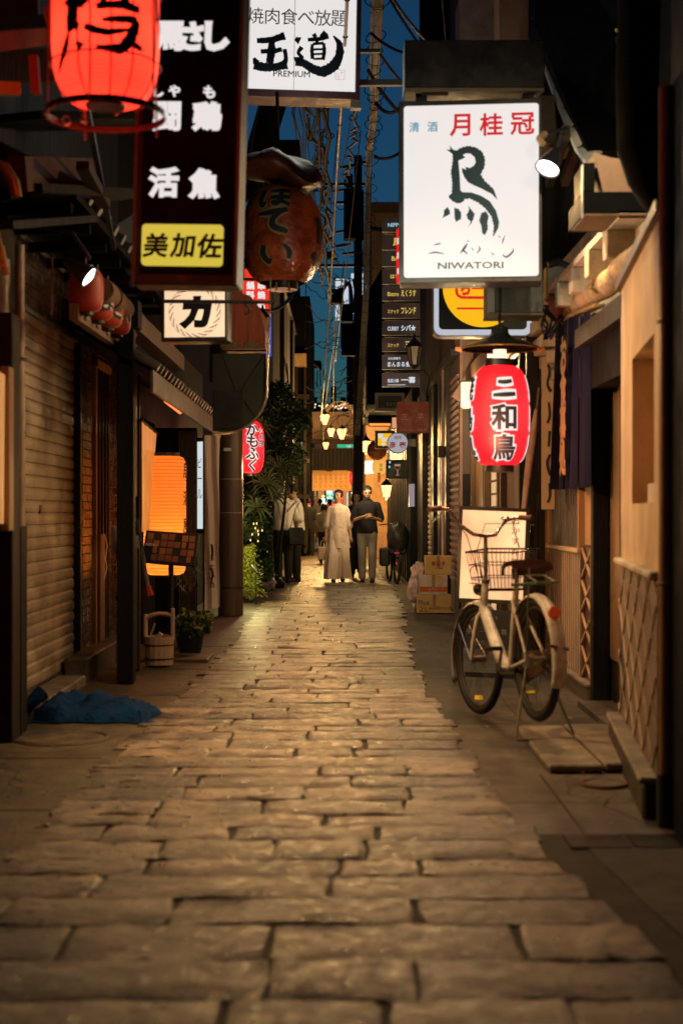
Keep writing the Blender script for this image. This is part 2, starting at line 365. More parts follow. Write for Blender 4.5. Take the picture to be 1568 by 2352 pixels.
while y < 58:
    d = R.uniform(.2, .32) if y > 4.5 else R.uniform(.26, .34)
    xl = lerp(XL, y + d / 2) + R.uniform(-.05, .04); xr = lerp(XR, y + d / 2) + R.uniform(-.04, .04)
    x = xl - R.uniform(0, .3) * (row % 2); x = xl
    first = True
    while x < xr - .12:
        l = (R.uniform(.26, .78) if y > 4.6 else R.uniform(.35, .95)) if not first else R.uniform(.2, .6)
        first = False
        if xr - (x + l) < .28: l = xr - x
        l = min(l, 1.3)
        gx = R.uniform(.006, .026); gy = R.uniform(.003, .014)
        vs, fs = stone_mesh(0, y, l - gx * (1 if y < 8 else .7), d - gy * (1 if y < 8 else .5), y < 9)
        if stones < 300:
            mb = MB(); mb.v = vs; mb.f = fs
            o = obj('paving_stone', mb, STONE, path, smooth=True, loc=(x + l / 2, y + d / 2, 0), fix=False); stones += 1
        else: rest.add([(v[0] + x + l / 2, v[1] + y + d / 2, v[2]) for v in vs], fs)
        x += l
    y += d; row += 1
tag(obj('far_paving', rest, STONE, path, smooth=True, fix=False), kind='stuff')
def strip(name, ys, xa, xb, z, m, z0=-.12, n=40, jit=0.0, kind='structure'):
    """flat piece of paving between two edge curves, with sides"""
    mb = MB(); vs = []
    for i in range(n + 1):
        yy = ys[0] + (ys[1] - ys[0]) * i / n; a = xa(yy) + R.uniform(-jit, jit); b = xb(yy)
        vs += [(a, yy, z0), (a, yy, z), (b, yy, z), (b, yy, z0)]
    fs = []
    for i in range(n):
        for j in range(3): fs.append((i * 4 + j, i * 4 + j + 1, i * 4 + j + 5, i * 4 + j + 4))
    fs += [(0, 3, 2, 1), (n * 4, n * 4 + 1, n * 4 + 2, n * 4 + 3)]
    mb.add(vs, fs); return tag(obj(name, mb, m), kind=kind)
strip('pavement', (1.0, 8.6), lambda y: lerp(XL, y) + .05, lambda y: -3.2, -.009, CONC, jit=.012)
strip('pavement', (8.62, 24), lambda y: lerp(XL, y) + .05, lambda y: -3.2, -.0085, CONC, jit=.012, n=80)
strip('pavement', (24.02, 60), lambda y: lerp(XL, y) - .03, lambda y: -3.2, -.01, GRITTY)
# right side: dark tarmac near, brown gutter board, concrete, tarmac, concrete
strip('gutter_strip', (1.0, 5.45), lambda y: lerp(XR, y) + .035, lambda y: lerp(XR, y) + .115, -.012, DARKW)
strip('tarmac', (1.0, 5.22), lambda y: lerp(XR, y) + .135, lambda y: 3.4, -.004, ASPH, n=30, jit=.006)
strip('pavement', (5.47, 6.05), lambda y: lerp(XR, y) - .05, lambda y: 3.4, -.009, CONC, n=8, jit=.01)
strip('pavement', (6.06, 8.3), lambda y: lerp(XR, y) - .05, lambda y: 3.4, -.0095, GRITTY, n=20, jit=.012)
strip('tarmac', (8.32, 17.4), lambda y: lerp(XR, y) - .05, lambda y: 3.4, -.009, ASPH, n=60, jit=.02)
strip('pavement', (17.42, 60), lambda y: lerp(XR, y) - .05, lambda y: 3.4, -.009, GRITTY, n=60, jit=.02)
strip('pavement', (5.24, 5.46), lambda y: 1.32 + lerp(XR, y) * 0, lambda y: 3.4, -.003, CONC, n=3)
for k_, (ya, xa, xb) in enumerate([(5.9, -3, -1.2), (7.15, -3, -1.19), (9.6, -3, -1.1), (11.2, -3, -1.08), (13.1, -3, -1.06)]):
    tag(obj('pavement_joint', MB().box(xa, xb, ya, ya + .012, -.012, -.0065), MORTAR), kind='structure')
for k_, (xa, ya, yb) in enumerate([(.93, 5.5, 6.7), (1.06, 8.4, 13)]): tag(obj('pavement_joint', MB().box(xa, xa + .01, ya, yb, -.012, -.0065), MORTAR), kind='structure')
ck = MB(); rq = random.Random(55)
for (x, yy, dx, dy) in ((-1.9, 6.8, .1, -.04), (-1.4, 6.2, -.05, .12), (-1.5, 9.1, .06, .1), (1.0, 6.2, .06, .09), (1.2, 5.7, -.03, .08), (.85, 9.5, .04, .12), (1.2, 10.3, -.04, .1), (.9, 12, .05, .12), (1.25, 4.7, .06, .03)):
    p = Vector((x, yy, -.0055)); 
    for k_ in range(9):
        q = p + Vector((dx * rq.uniform(.4, 1.2) + rq.gauss(0, .03), dy * rq.uniform(.4, 1.2) + rq.gauss(0, .03), 0)); n_ = Vector((-(q - p).y, (q - p).x, 0)).normalized() * .0025; ck.add([p - n_, p + n_, q + n_, q - n_], [(0, 1, 2, 3)]); p = q
tag(obj('pavement_cracks', ck, MORTAR, fix=False), 'thin dark cracks in the concrete beside the paving', 'cracks', kind='stuff')
g = thing('drain_grate', 'pair of dark slotted iron drain grates set in the paving at the right foreground', 'drain', (.99, 5.33, 0))
bx('frame', DKSTEEL, g, -.16, .32, -.115, .13, -.1, -.02)
for k in range(2):
    for i in range(11): bx('bar', DKSTEEL, g, -.145 + k * .24, .075 + k * .24, -.10 + i * .02, -.09 + i * .02, -.02, -.001)
# raised slab by the doorway
sl = thing('door_slab', 'pair of raised concrete slabs forming a low step before the cream doorway', 'step', (1.2, 7.35, 0))
bx('slab', CONC2, sl, -.22, .04, -.62, .62, -.003, .032, bevel=.008); bx('slab', CONC2, sl, .05, .46, -.6, .66, -.003, .037, bevel=.008)
for v in sl.children: pass
mh = thing('manhole_cover', 'round iron manhole cover in the concrete left of the paving', 'manhole cover', at(140, 1693, 7.77).xy.to_3d())
obj('ring', MB().ring((0, 0, -.006), .25, .012, n=32), CONC, mh); obj('lid', MB().lathe([(0, .004), (.22, .004), (.24, -.005)], 32), CONC, mh)
mh = thing('manhole_cover', 'small worn round cover in the gritty pavement right of the drain grates', 'manhole cover', (1.19, 6.45, 0))
obj('ring', MB().ring((0, 0, -.002), .1, .007, n=24), RUST, mh); obj('lid', MB().lathe([(0, .003), (.085, .003), (.1, -.008)], 24), GRITTY, mh)

# ================================================================ LEFT BUILDINGS
# ---- near left building with plaster-ish hanging cloth, wooden post and pipes
b0 = thing('timber_shop_building', 'dark timber shopfront at the left edge with a hanging beige cloth', 'building', (-1.9, 6.5, 0))
L = lambda x0, x1, y0, y1, z0, z1: (x0 + 1.9, x1 + 1.9, y0 - 6.5, y1 - 6.5, z0, z1)
bx('wall', DARKW, b0, *L(-4, -1.95, 3.5, 8.5, -.1, 6.5))
bx('post', DARKW, b0, *L(-1.945, -1.76, 7.62, 7.8, 0, 2.3), bevel=.006)
bx('post', BLACKW, b0, *L(-1.94, -1.76, 7.82, 7.98, 0, 1.15), bevel=.006)
bx('post', BLACKW, b0, *L(-1.5, -1.28, 4.75, 4.95, 0, .62), bevel=.01)
bx('plank', HONEYW, b0, *L(-1.80, -1.75, 7.5, 7.61, 1.13, 2.0), bevel=.004)
bx('wall', mat('warm_board', (.4, .24, .1), .7, streak=(4, 4, .5)), b0, *L(-1.94, -1.82, 5.0, 7.45, 1.5, 2.6))
cl = MB()
for i in range(14):
    y0 = 6.2 + i * .1
    cl.quad((-.0 + .02 * math.sin(i * 1.3), y0 - 6.5, 1.17), (.02 * math.sin(i * 1.3 + 1.3), y0 - 6.4, 1.17), (.012 * math.sin(i * 1.3 + 1.3), y0 - 6.4, 1.95), (.012 * math.sin(i * 1.3), y0 - 6.5, 1.95))
cm = obj('hanging_cloth', cl, glow('self_glow_beige_cloth', (1, .45, .14), .3, base=(.5, .32, .15), vary=.2), b0, smooth=True, loc=(.14, 0, 0))  # glow put into the cloth material to brighten it; no lamp behind
# conduit pipes
p = thing('downpipe', 'beige vertical pipe beside the roller shutter at the far left', 'pipe', (-1.83, 8.1, 0))
obj('pipe', MB().tube([(0, 0, .02), (0, 0, 1.0)], .036, 10), mat('beige_pipe', (.36, .27, .17), .5), p, smooth=True)
obj('pipe', MB().tube([(0, .0, 1.0), (0, 0, 2.75)], .028, 10), mat('beige_pipe', (.4, .3, .19), .5), p, smooth=True)
for z in (.3, 1.0, 2.1): obj('bracket', MB().ring((0, 0, z), .035, .009, n=14), STEEL, p, smooth=True)
p = thing('metal_post', 'grey round post behind the beige pipe at the left edge', 'post', (-1.95, 7.95, 0))
obj('post', MB().tube([(.07, -.12, 1.9), (.07, -.12, 2.62)], .06, 12), mat('grey_tube', (.26, .23, .2), .4), p, smooth=True)
obj('base', MB().tube([(.07, -.12, 2.6), (.07, -.12, 2.66), (-.05, -.12, 2.7)], .045, 10), BROWNMET, p, smooth=True)
p = thing('bent_pipe', 'brass-coloured hooked pipe end curling over at the left edge', 'pipe', at(0, 440, 7.2))
obj('pipe', MB().tube([(-.2, 0, .12), (-.05, 0, .15), (.03, 0, .12), (.07, 0, .05), (.085, 0, -.03)], .03, 10), mat('brass', (.45, .28, .08), .35, metal=.7), p, smooth=True)
obj('bracket', MB().tube([(-.12, 0, -.05), (-.02, 0, -.2), (.03, 0, -.42)], .02, 8), mat('brass', (.45, .28, .08)), p, smooth=True)

# ---- shutter shop
XW = -2.0
b1 = thing('tiled_shop_building', 'shop with a closed cream roller shutter framed in dark brown glazed tiles', 'building', (XW, 9.0, 0))
def W1(x0, x1, y0, y1, z0, z1): return (x0, x1, y0 - 9, y1 - 9, z0, z1)
bx('wall', GROUT, b1, *W1(-.25, -.07, 8.55, 8.97, -.1, 2.6)); 
bx('wall', GROUT, b1, *W1(-.25, -.012, 10.95, 12.75, -.1, 2.95)); bx('wall', GROUT, b1, *W1(-.25, -.012, 8.5, 10.949, 2.52, 3.0))
bx('wall', BLACKM, b1, *W1(-3, -.251, 8.5, 12.75, -.1, 7.0))
bx('upper_wall', BLACKW, b1, *W1(-.25, .0, 8.5, 12.75, 3.0, 7.0))
bm_ = MB().box(0, .018, 0, .205, 0, .058).mesh('brick', BRICK)
def brick(y, z, l=1.0, nm='brick'):
    o = link(nm, bm_, b1, (-.012 + R.uniform(-.002, .002), y - 9, z)); o.scale = (1, l, 1)
nb = 0
for r in range(40):
    z = .16 + r * .068
    for (ya, yb) in ((10.98, 11.42), (12.12, 12.62)):
        off = 0 if r % 2 else .107
        if off: brick(ya, z, .45)
        yy = ya + off
        while yy < yb - .05:
            l = min(.205, yb - yy); brick(yy, z, l / .205); yy += .215
for r in range(6):
    z = 2.55 + r * .068; yy = 8.55 + (0 if r % 2 else .107)
    while yy < 10.9: brick(yy, z, 1); yy += .215
sm = MB(); prof = [(0, 0), (.012, .006), (.016, .03), (.014, .062), (.004, .078), (0, .082)]
vs = []
for yy in (0, 1.84): vs += [(x, yy, z) for x, z in prof]
n = len(prof); sm.add(vs, [(i, i + n, i + n + 1, i + 1) for i in range(n - 1)])
slat = sm.mesh('slat', SHUT)
for i in range(30): link('slat', slat, b1, (-.05 + R.uniform(-.002, .002), .01, .07 + i * .0825))
bx('shutter_backing', DKSTEEL, b1, *W1(-.068, -.056, 8.98, 10.9, .05, 2.52))
bx('shutter_frame', mat('teal_frame', (.03, .05, .05), .4), b1, *W1(-.06, .01, 10.86, 10.94, .05, 2.52), bevel=.003)
bx('shutter_frame', STEEL, b1, *W1(-.06, .005, 8.93, 8.99, .05, 2.52), bevel=.003)
bx('shutter_lock', BLACK, b1, *W1(-.045, -.03, 9.6, 9.67, 1.22, 1.28))
bx('bottom_rail', DKSTEEL, b1, *W1(-.05, -.02, 8.99, 10.86, .045, .075))
bx('threshold', CONC2, b1, *W1(-.05, .17, 8.95, 10.2, -.05, .06), bevel=.01)
bx('threshold', CONC, b1, *W1(-.05, .15, 8.35, 8.85, -.05, .12), bevel=.01)
bx('plinth', CONC, b1, *W1(-.01, .16, 10.3, 12.6, -.05, .17), bevel=.01)
# timber sliding door in the tiles
bx('door_panel', BROWNW, b1, *W1(-.011, .0, 11.44, 12.1, .17, 2.4))
for yy in (11.45, 11.6, 11.76, 11.92, 12.05): bx('door_stile', HONEYW if yy < 11.5 else DARKW, b1, *W1(.0, .03, yy, yy + .05, .17, 2.4), bevel=.004)
bx('door_lintel', HONEYW, b1, *W1(.0, .045, 11.42, 12.12, 2.4, 2.46)); bx('glass_strip', GLASSD, b1, *W1(.002, .012, 11.52, 11.6, 1.0, 2.38))
bx('vertical_board', BROWNW, b1, *W1(.031, .055, 11.5, 11.72, .18, 1.05), bevel=.003)
obj('ribbon', MB().tube([(.07, 2.6, 1.05), (.09, 2.62, .95), (.075, 2.6, .85), (.09, 2.6, .78), (.07, 2.58, .68)], [(.004, .02)] * 5, 6), mat('white_cloth', (.6, .5, .38), .9), b1, smooth=True)
p = thing('drainpipe', 'slim blue-grey drainpipe on the wall right of the tiled doorway', 'pipe', (-1.93, 12.68, 0))
obj('pipe', MB().tube([(0, 0, .15), (0, 0, 2.9)], .022, 8), mat('bluegrey', (.16, .19, .21), .45), p, smooth=True)
for z in (.6, 1.2, 2.2): obj('bracket', MB().ring((0, 0, z), .026, .006, n=12), STEEL, p)
# roof edges and beams above
rb = thing('pent_roof', 'dark tiled pent roof hanging over the roller shutter', 'roof', (-2.0, 9, 2.95))
obj('roof_deck', MB().prism([(-.2, .35), (.55, .0), (.55, .05), (-.2, .42)], -1.2, 3.3), BLACKM, rb)
for i in range(15): obj('roof_tile', MB().tube([(-.2, -1.1 + i * .3, .44), (.56, -1.1 + i * .3, .07)], .045, 8), mat('dark_roof_tile', (.03, .03, .032), .45), rb, smooth=True)
for i in range(8): bx('rafter', BLACKM, rb, -.1, .5, -1.1 + i * .58, -1.05 + i * .58, -.06, .0)

# ---- red lantern row on a tray
def lantern_r(z, Rr, H, pw=3.2): 
    t = min(1, abs(z) / (H / 2)); return Rr * (1 - t ** pw) ** (1 / 2.2) * .62 + Rr * .38 if t < 1 else Rr * .38
def lantern_body(Rr, H, ribs, pw=3.2, k=2):
    pr = []; n = ribs * k
    for i in range(n + 1):
        z = -H / 2 + H * i / n; r = lantern_r(z, Rr, H, pw); pr.append((r * (1 - (.018 if i % k == 0 else 0)), z))
    return pr
row = 'small red paper lanterns in a row over the roller shutter'
lab = ['nearest of the small red lanterns over the shutter, lit by the spotlight', 'second small red lantern from the spotlight in the row over the shutter', 'third small red lantern from the spotlight in the row over the shutter', 'fourth small red lantern from the spotlight in the row over the shutter', 'fifth small red lantern from the spotlight in the row over the shutter', 'farthest small red lantern at the far end of the row over the shutter']
chars = ['', 'ほ', 'て', 'い', 'ほ', '']
for i in range(6):
    t = i / 5; d = 8.0 + 3.3 * t
    px = 198 + (302 - 198) * (t * 1.43 / (1 + .43 * t)); pyy = 667 + (757 - 667) * (t * 1.43 / (1 + .43 * t)); c = at(px, pyy, d)
    g = thing('small_lantern', lab[i], 'lantern', c, (0, 0, R.uniform(-.1, .1)), row)
    obj('lantern_paper', MB().lathe(lantern_body(.1, .25, 9), 20), REDDIM, g, smooth=True)
    obj('rim', MB().lathe([(.0, -.14), (.042, -.14), (.042, -.12)], 14), BLACK, g); obj('rim', MB().lathe([(.042, .12), (.042, .14), (.0, .14)], 14), BLACK, g)
    obj('hanger', MB().tube([(0, 0, .14), (0, 0, .22)], .004, 5), STEEL, g)
    if chars[i]:
        for nm, b_, m_, e in (('outline', .07, WHITEP, .002), ('character', .015, BLACKP, .004)):
            tm = text(MB(), chars[i], 0, 0, .15, bold=b_, y=0); tm = wrap(tm, lambda z: lantern_r(z, .1, .25), 8, e)
            obj(nm, tm, m_, g, rot=(0, 0, .55), fix=False)
    bulb = obj('bulb', MB().lathe([(0, -.175), (.014, -.165), (.014, -.15), (0, -.14)], 8), STEEL, g)
tr = thing('lantern_shelf', 'narrow brown board under the row of small red lanterns', 'shelf', at(170, 735, 8.0))
a = at(170, 715, 7.9) - tr.location; b = at(286, 800, 11.5) - tr.location
obj('board', MB().bar(a, b, .05, .09), BROWNW, tr); obj('cover_sheet', MB().bar(a + Vector((-.12, 0, .3)), a + Vector((-.12, .0, -.02)), .01, .01), STEEL, tr)
rr = thing('rolled_blind', 'rolled brown reed blind hung along above the small red lanterns', 'blind', at(235, 665, 8.4))
a = Vector((0, 0, 0)); b = at(322, 742, 11.8) - rr.location
obj('roll', MB().tube([a.lerp(b, i / 12) for i in range(13)], [.07 + .006 * (i % 2) for i in range(13)], 12), mat('reed', (.16, .09, .045), .8, bump=.6), rr, smooth=True)
for t in (.15, .6, .9): obj('tie', MB().ring(a.lerp(b, t), .078, .006, axis=b.normalized(), n=16), DARKW, rr)
def spot_lamp(name, label, loc, aim, r, energy, col, sz=.07, spot=120, gm=LAMPW, L=.16):
    g = thing(name, label, 'lamp', loc); q = Vector((0, 0, -1)).rotation_difference(Vector(aim).normalized()); M = q.to_matrix().to_4x4()
    obj('lamp_shade', MB().lathe([(r * .3, L), (r * .45, L * .8), (r * .85, L * .3), (r, 0), (r * .94, .0), (r * .8, L * .28), (r * .3, L * .7)], 20, M), DKSTEEL, g, smooth=True)
    obj('bulb_glass', MB().lathe([(0, -.012), (r * .5, -.006), (r * .86, .006), (r * .86, .012)], 20, M), gm, g, smooth=True)
    lamp(g, M @ Vector((0, 0, -.12)), energy, col, sz, 'SPOT', aim, spot, .6); return g
s1 = spot_lamp('spotlight', 'small round clip spotlight shining over the row of red lanterns at left', at(206, 637, 7.7), (.85, -.05, -.62), .062, 235, (1, .55, .25), spot=150)
obj('arm', MB().tube([(0, 0, .1), (-.1, .05, .25), (-.35, .1, .3)], .012, 6), DKSTEEL, s1)

# ---- black board post, open lattice door
b2 = thing('black_timber_shop', 'narrow black timber shopfront between the tiled shop and the lantern restaurant', 'building', (-2.0, 10.2, 0))
def W2(x0, x1, y0, y1, z0, z1): return (x0 + 2, x1 + 2, y0 - 10.2, y1 - 10.2, z0, z1)
bx('post', BLACKW, b2, *W2(-1.61, -1.49, 10.2, 10.32, 0, 2.55), bevel=.006)
bx('beam', BLACKW, b2, *W2(-2.0, -1.45, 10.15, 10.35, 2.551, 2.75), bevel=.006)
bx('beam', BROWNW, b2, *W2(-1.62, -1.48, 10.36, 13.4, 2.56, 2.7))
bx('door_frame', DARKW, b2, *W2(-1.62, -1.56, 10.4, 10.46, 0, 2.35), bevel=.004); bx('door_frame', DARKW, b2, *W2(-1.62, -1.56, 11.0, 11.06, 0, 2.35), bevel=.004)
bx('door_panel', DARKW, b2, *W2(-1.605, -1.575, 10.46, 11.0, 0.02, .95)); bx('door_panel', BROWNW, b2, *W2(-1.605, -1.575, 10.46, 11.0, 1.35, 2.35))
bx('door_rail', DARKW, b2, *W2(-1.62, -1.56, 10.46, 11.0, .95, 1.05)); bx('glass_strip', mat('pale_glass', (.28, .27, .3), .3), b2, *W2(-1.574, -1.571, 10.6, 10.8, .45, .92))
bx('notice', mat('paper', (.55, .45, .35), .8), b2, *W2(-1.574, -1.570, 10.6, 10.68, 1.2, 1.6))
tw = thing('wet_umbrella_hook', 'grey rag hanging from a peg beside the black door post', 'rag', at(262, 1235, 10.6))
obj('cloth', MB().tube([(0, 0, .08), (.02, 0, .02), (.03, 0, -.05), (.0, 0, -.12)], [.01, .04, .05, .02], 8, flat=.5), mat('grey_rag', (.22, .22, .2), .9), tw, smooth=True)
tw.name = 'hanging_rag'
rd = thing('broom', 'broom leaning with a pale handle against the black door frame', 'broom', at(322, 1300, 10.6))
obj('handle', MB().tube([(-.02, 0, .35), (.06, 0, -.15)], .012, 6), STEEL, rd); obj('head', MB().tube([(.06, 0, -.15), (.075, 0, -.22)], [.02, .03], 6), mat('red_plastic', (.3, .02, .02)), rd)
rd['label'] = 'short pale-handled brush hung on the open lattice door'; rd['category'] = 'brush'; rd.name = 'hanging_brush'

# ---- lantern restaurant with eave
b3 = thing('eave_restaurant_building', 'dark restaurant front under a low tiled eave on the left', 'building', (-1.9, 11, 0))
def W3(x0, x1, y0, y1, z0, z1): return (x0 + 1.9, x1 + 1.9, y0 - 11, y1 - 11, z0, z1)
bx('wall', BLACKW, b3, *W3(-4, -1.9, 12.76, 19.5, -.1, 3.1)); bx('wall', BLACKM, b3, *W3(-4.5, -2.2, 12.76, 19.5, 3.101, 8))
bx('doorway_light', INTW, b3, *W3(-1.899, -1.88, 13.2, 14.1, .02, 1.5))
for i in range(8): bx('lattice_slat', BLACKW, b3, *W3(-1.87, -1.84, 13.22 + i * .115, 13.26 + i * .115, 0, 2.1))
for i in range(9): bx('slat', mat('ribbed_dark', (.05, .045, .04), .35, metal=.4), b3, *W3(-1.64 + i * .02, -1.628 + i * .02, 14.35, 14.37, .1, 2.05))
bx('side_panel', BLACKM, b3, *W3(-1.9, -1.46, 14.375, 14.42, 0, 2.08))
ev = thing('tiled_eave', 'low sloping eave with a row of round tile ends over the lantern restaurant', 'eave', (-1.9, 9.8, 0))
# eave runs back from (500,975)@14 to (340,860)@10
e0 = at(345, 868, 10.2) - ev.location; e1 = at(503, 985, 15.6) - ev.location
obj('eave_deck', MB().add([e0, e1, e1 + Vector((-.6, 0, .32)), e0 + Vector((-.6, 0, .32)), e0 + Vector((0, 0, .05)), e1 + Vector((0, 0, .05)), e1 + Vector((-.6, 0, .37)), e0 + Vector((-.6, 0, .37))], [(0, 1, 2, 3), (7, 6, 5, 4), (0, 4, 5, 1), (3, 2, 6, 7), (0, 3, 7, 4), (1, 5, 6, 2)]), DARKW, ev)
obj('fascia', MB().bar(e0 + Vector((.012, 0, -.02)), e1 + Vector((.012, 0, -.02)), .02, .16), mat('brown_fascia', (.13, .075, .06), .5), ev)
for i in range(26):
    q = e0.lerp(e1, (i + .5) / 26); obj('roof_tile', MB().tube([q + Vector((.05, 0, .085)), q + Vector((-.55, 0, .41))], .036, 8), mat('eave_tile', (.13, .105, .07), .5), ev, smooth=True)
tl = thing('tube_light', 'short orange-red glowing tube under the tiled eave', 'light', at(400, 934, 11.6))
a = at(381, 921, 11.1) - tl.location; b = at(414, 947, 12.1) - tl.location
obj('tube', MB().tube([a, b], .016, 8), LAMPO, tl, smooth=True); obj('holder', MB().bar(a + Vector((0, 0, .03)), b + Vector((0, 0, .03)), .05, .02), BLACK, tl)
# amber noren curtain
nr = thing('noren_curtain', 'amber lit half curtain hanging left of the big amber lantern', 'curtain', at(342, 1180, 11.3))
cu = MB(); k = 10
tops = [at(326, 966, 11.0), at(360, 995, 12.6)]; bots = [at(327, 1222, 11.0), at(342, 1215, 12.2)]
vs = []
for i in range(k + 1):
    t = i / k; wv = .012 * math.sin(i * 2.2); a = tops[0].lerp(tops[1], t) - nr.location; b = bots[0].lerp(bots[1], t) - nr.location
    for j in range(7): q = a.lerp(b, j / 6); vs.append(q + Vector((wv * (.4 + j / 6), 0, 0)))
cu.add(vs, [(i * 7 + j, i * 7 + j + 1, i * 7 + j + 8, i * 7 + j + 7) for i in range(k) for j in range(6)])
obj('cloth', cu, glow('self_glow_amber_cloth', (1, .33, .06), .42, base=(.3, .12, .03), vary=.2), nr, smooth=True, fix=False)  # light through the curtain is painted in as emission of the cloth
obj('rod', MB().tube([tops[0] - nr.location + Vector((0, -.05, 0)), tops[1] - nr.location + Vector((0, .05, 0))], .012, 6), BLACKW, nr)
# big amber lantern
c = at(379, 1184, 12.5); AR, AH = .187, 1.04
bl = thing('amber_lantern', 'tall cylindrical amber paper lantern glowing in the restaurant entrance', 'lantern', c)
pr = []
nrb = 34
for i in range(nrb * 2 + 1):
    z = -AH / 2 + AH * i / (nrb * 2); e = min(1, (AH / 2 - abs(z)) / .09); r = AR * (.72 + .28 * math.sqrt(max(0, 1 - (1 - e) ** 2))); pr.append((r * (.972 if i % 2 == 0 else 1), z))
obj('lantern_paper', MB().lathe(pr, 32), ORL, bl, smooth=True)
for i in range(nrb): 
    pass
rb_ = MB()
for i in range(1, nrb): rb_.lathe([(AR * .975, -AH / 2 + AH * i / nrb - .0018), (AR * .985, -AH / 2 + AH * i / nrb), (AR * .975, -AH / 2 + AH * i / nrb + .0018)], 32)
tag(obj('bamboo_ribs', rb_, BROWNW, bl), kind='stuff')
obj('rim', MB().lathe([(.0, -AH / 2 - .02), (AR * .7, -AH / 2 - .02), (AR * .7, -AH / 2 + .01)], 24), BLACK, bl); obj('rim', MB().lathe([(AR * .7, AH / 2 - .01), (AR * .7, AH / 2 + .03), (0, AH / 2 + .03)], 24), BLACK, bl)
tm = text(MB(), '居酒屋', 0, .15, .13, rows=.24, bold=.02, y=0); obj('character', wrap(tm, lambda z: AR, 10, .003), BLACKP, bl, rot=(0, 0, 1.45), fix=False)
lamp(bl, (0, 0, -.28), 2.2, (1, .7, .4), .04)
lamp(bl, (.6, -.5, .1), 10, (1, .42, .12), .15)
# menu board
mb_ = thing('menu_stand', 'tilted black menu board of food photos on a stand before the amber lantern', 'menu stand', (-1.43, 11.9, 0))
M = Matrix.Translation((0, 0, az(1258, 11.9))) @ Matrix.Rotation(math.radians(-28), 4, 'X') @ Matrix.Rotation(math.radians(5), 4, 'Y')
def fr(mb, x0, x1, y0, y1, z0, z1): return mb.box(x0, x1, y0, y1, z0, z1, M)
obj('board', fr(MB(), -.225, .225, 0, .03, -.15, .15), BLACK, mb_, bevel=.004)
pal = [(.4, .24, .16), (.2, .06, .03), (.26, .11, .05), (.1, .035, .02), (.55, .45, .36), (.16, .08, .05), (.05, .02, .012)]
for i in range(7):
    for j in range(4):
        if R.random() < .12: continue
        x0 = -.205 + i * .059 + R.uniform(-.003, .003); z0 = -.13 + j * .066 + R.uniform(-.003, .003)
        obj('photo', fr(MB(), x0, x0 + (.05 if R.random() < .8 else .035), -.004, -.001, z0, z0 + .056), flat('menu_photo_%d' % R.randrange(7), pal[R.randrange(7)]), mb_)
obj('heading', text(MB(), 'MENU', -.16, .01, .025, y=-.007, M=M), WHITEP, mb_, fix=False)
obj('pole', MB().tube([(0, .05, az(1258, 11.9) - .06), (0, .05, .03)], .022, 8), BLACK, mb_, smooth=True); obj('base', MB().lathe([(.0, 0), (.17, 0), (.17, .02), (.03, .03), (0, .03)], 20, Matrix.Translation((0, .05, 0))), BLACK, mb_, smooth=True)
# bucket
bk = thing('wooden_bucket', 'pale wooden well bucket with a tall arched handle before the restaurant', 'bucket', (ax(364, 11.35), 11.4, 0))
for i in range(18):
    a0 = 2 * math.pi * i / 18; a1 = a0 + 2 * math.pi / 18 * .96; s_ = MB(); vs = []
    for z, r in ((.01, .112), (.235, .118)):
        for rr_ in (r - .012, r):
            for a_ in (a0, a1): vs.append((rr_ * math.cos(a_), rr_ * math.sin(a_), z))
    s_.add(vs, [(0, 1, 3, 2), (4, 6, 7, 5), (0, 4, 5, 1), (2, 3, 7, 6), (0, 2, 6, 4), (1, 5, 7, 3)]); obj('stave', s_, PALEW, bk)
for z in (.06, .17): obj('hoop', MB().ring((0, 0, z), .12, .005, n=28), DARKW, bk)
obj('bottom', MB().lathe([(0, .02), (.105, .02)], 18), PALEW, bk)
for s_ in (-1, 1): bx('handle_post', PALEW, bk, s_ * .108 - .013, s_ * .108 + .013, -.03, .03, .2, .43 + (.03 if s_ > 0 else -.02), bevel=.005)
obj('handle', MB().tube([(-.11, 0, .375), (-.06, 0, .405), (0, 0, .415), (.06, 0, .41), (.11, 0, .395)], [(.03, .017)] * 5, 8), PALEW, bk, smooth=True)
ld = thing('bamboo_ladle', 'bamboo ladle resting in the wooden bucket', 'ladle', (ax(355, 11.35), 11.38, .22))
obj('handle', MB().tube([(-.05, 0, -.02), (.0, 0, .12)], .006, 6), PALEW, ld); obj('cup', MB().tube([(.02, 0, .0), (.05, 0, .04)], [.02, .022], 10), PALEW, ld)
# stone post and planter
sp = tag(obj('stone_post', MB().box(-.05, .05, -.05, .05, 0, .26), CONC, None, bevel=.012, loc=(ax(437, 13.4), 13.4, 0)), 'short square stone post behind the planter pot', 'post')
def leaf_cloud(n, rx, ry, rz, l, wd, droop=.5, up=0, seed=1, bias=0):
    rr = random.Random(seed); mb = MB()
    for _ in range(n):
        u = rr.uniform(0, 1) ** .45; th = rr.uniform(0, 2 * math.pi); ph = math.acos(rr.uniform(-1, 1))
        p = Vector((math.sin(ph) * math.cos(th) * rx, math.sin(ph) * math.sin(th) * ry, math.cos(ph) * rz)) * u
        d = Vector((rr.gauss(0, 1), rr.gauss(0, 1), rr.gauss(0, .5) - droop + up)).normalized(); s_ = d.cross(Vector((rr.gauss(0, 1), rr.gauss(0, 1), rr.gauss(0, 1)))).normalized()
        ll = l * rr.uniform(.6, 1.3); w_ = wd * rr.uniform(.6, 1.3)
        m_ = p + d * ll * .5 + Vector((0, 0, .08 * ll))
        mb.add([p, m_ + s_ * w_, p + d * ll, m_ - s_ * w_], [(0, 1, 2, 3)])
    return mb
pl = thing('potted_plant', 'small leafy plant in a dark round pot beside the wooden bucket', 'plant', (ax(436, 12.3), 12.35, 0))
obj('pot', MB().lathe([(0, .0), (.09, .0), (.13, .2), (.125, .2), (.12, .18), (0, .17)], 20), BLACK, pl, smooth=True)
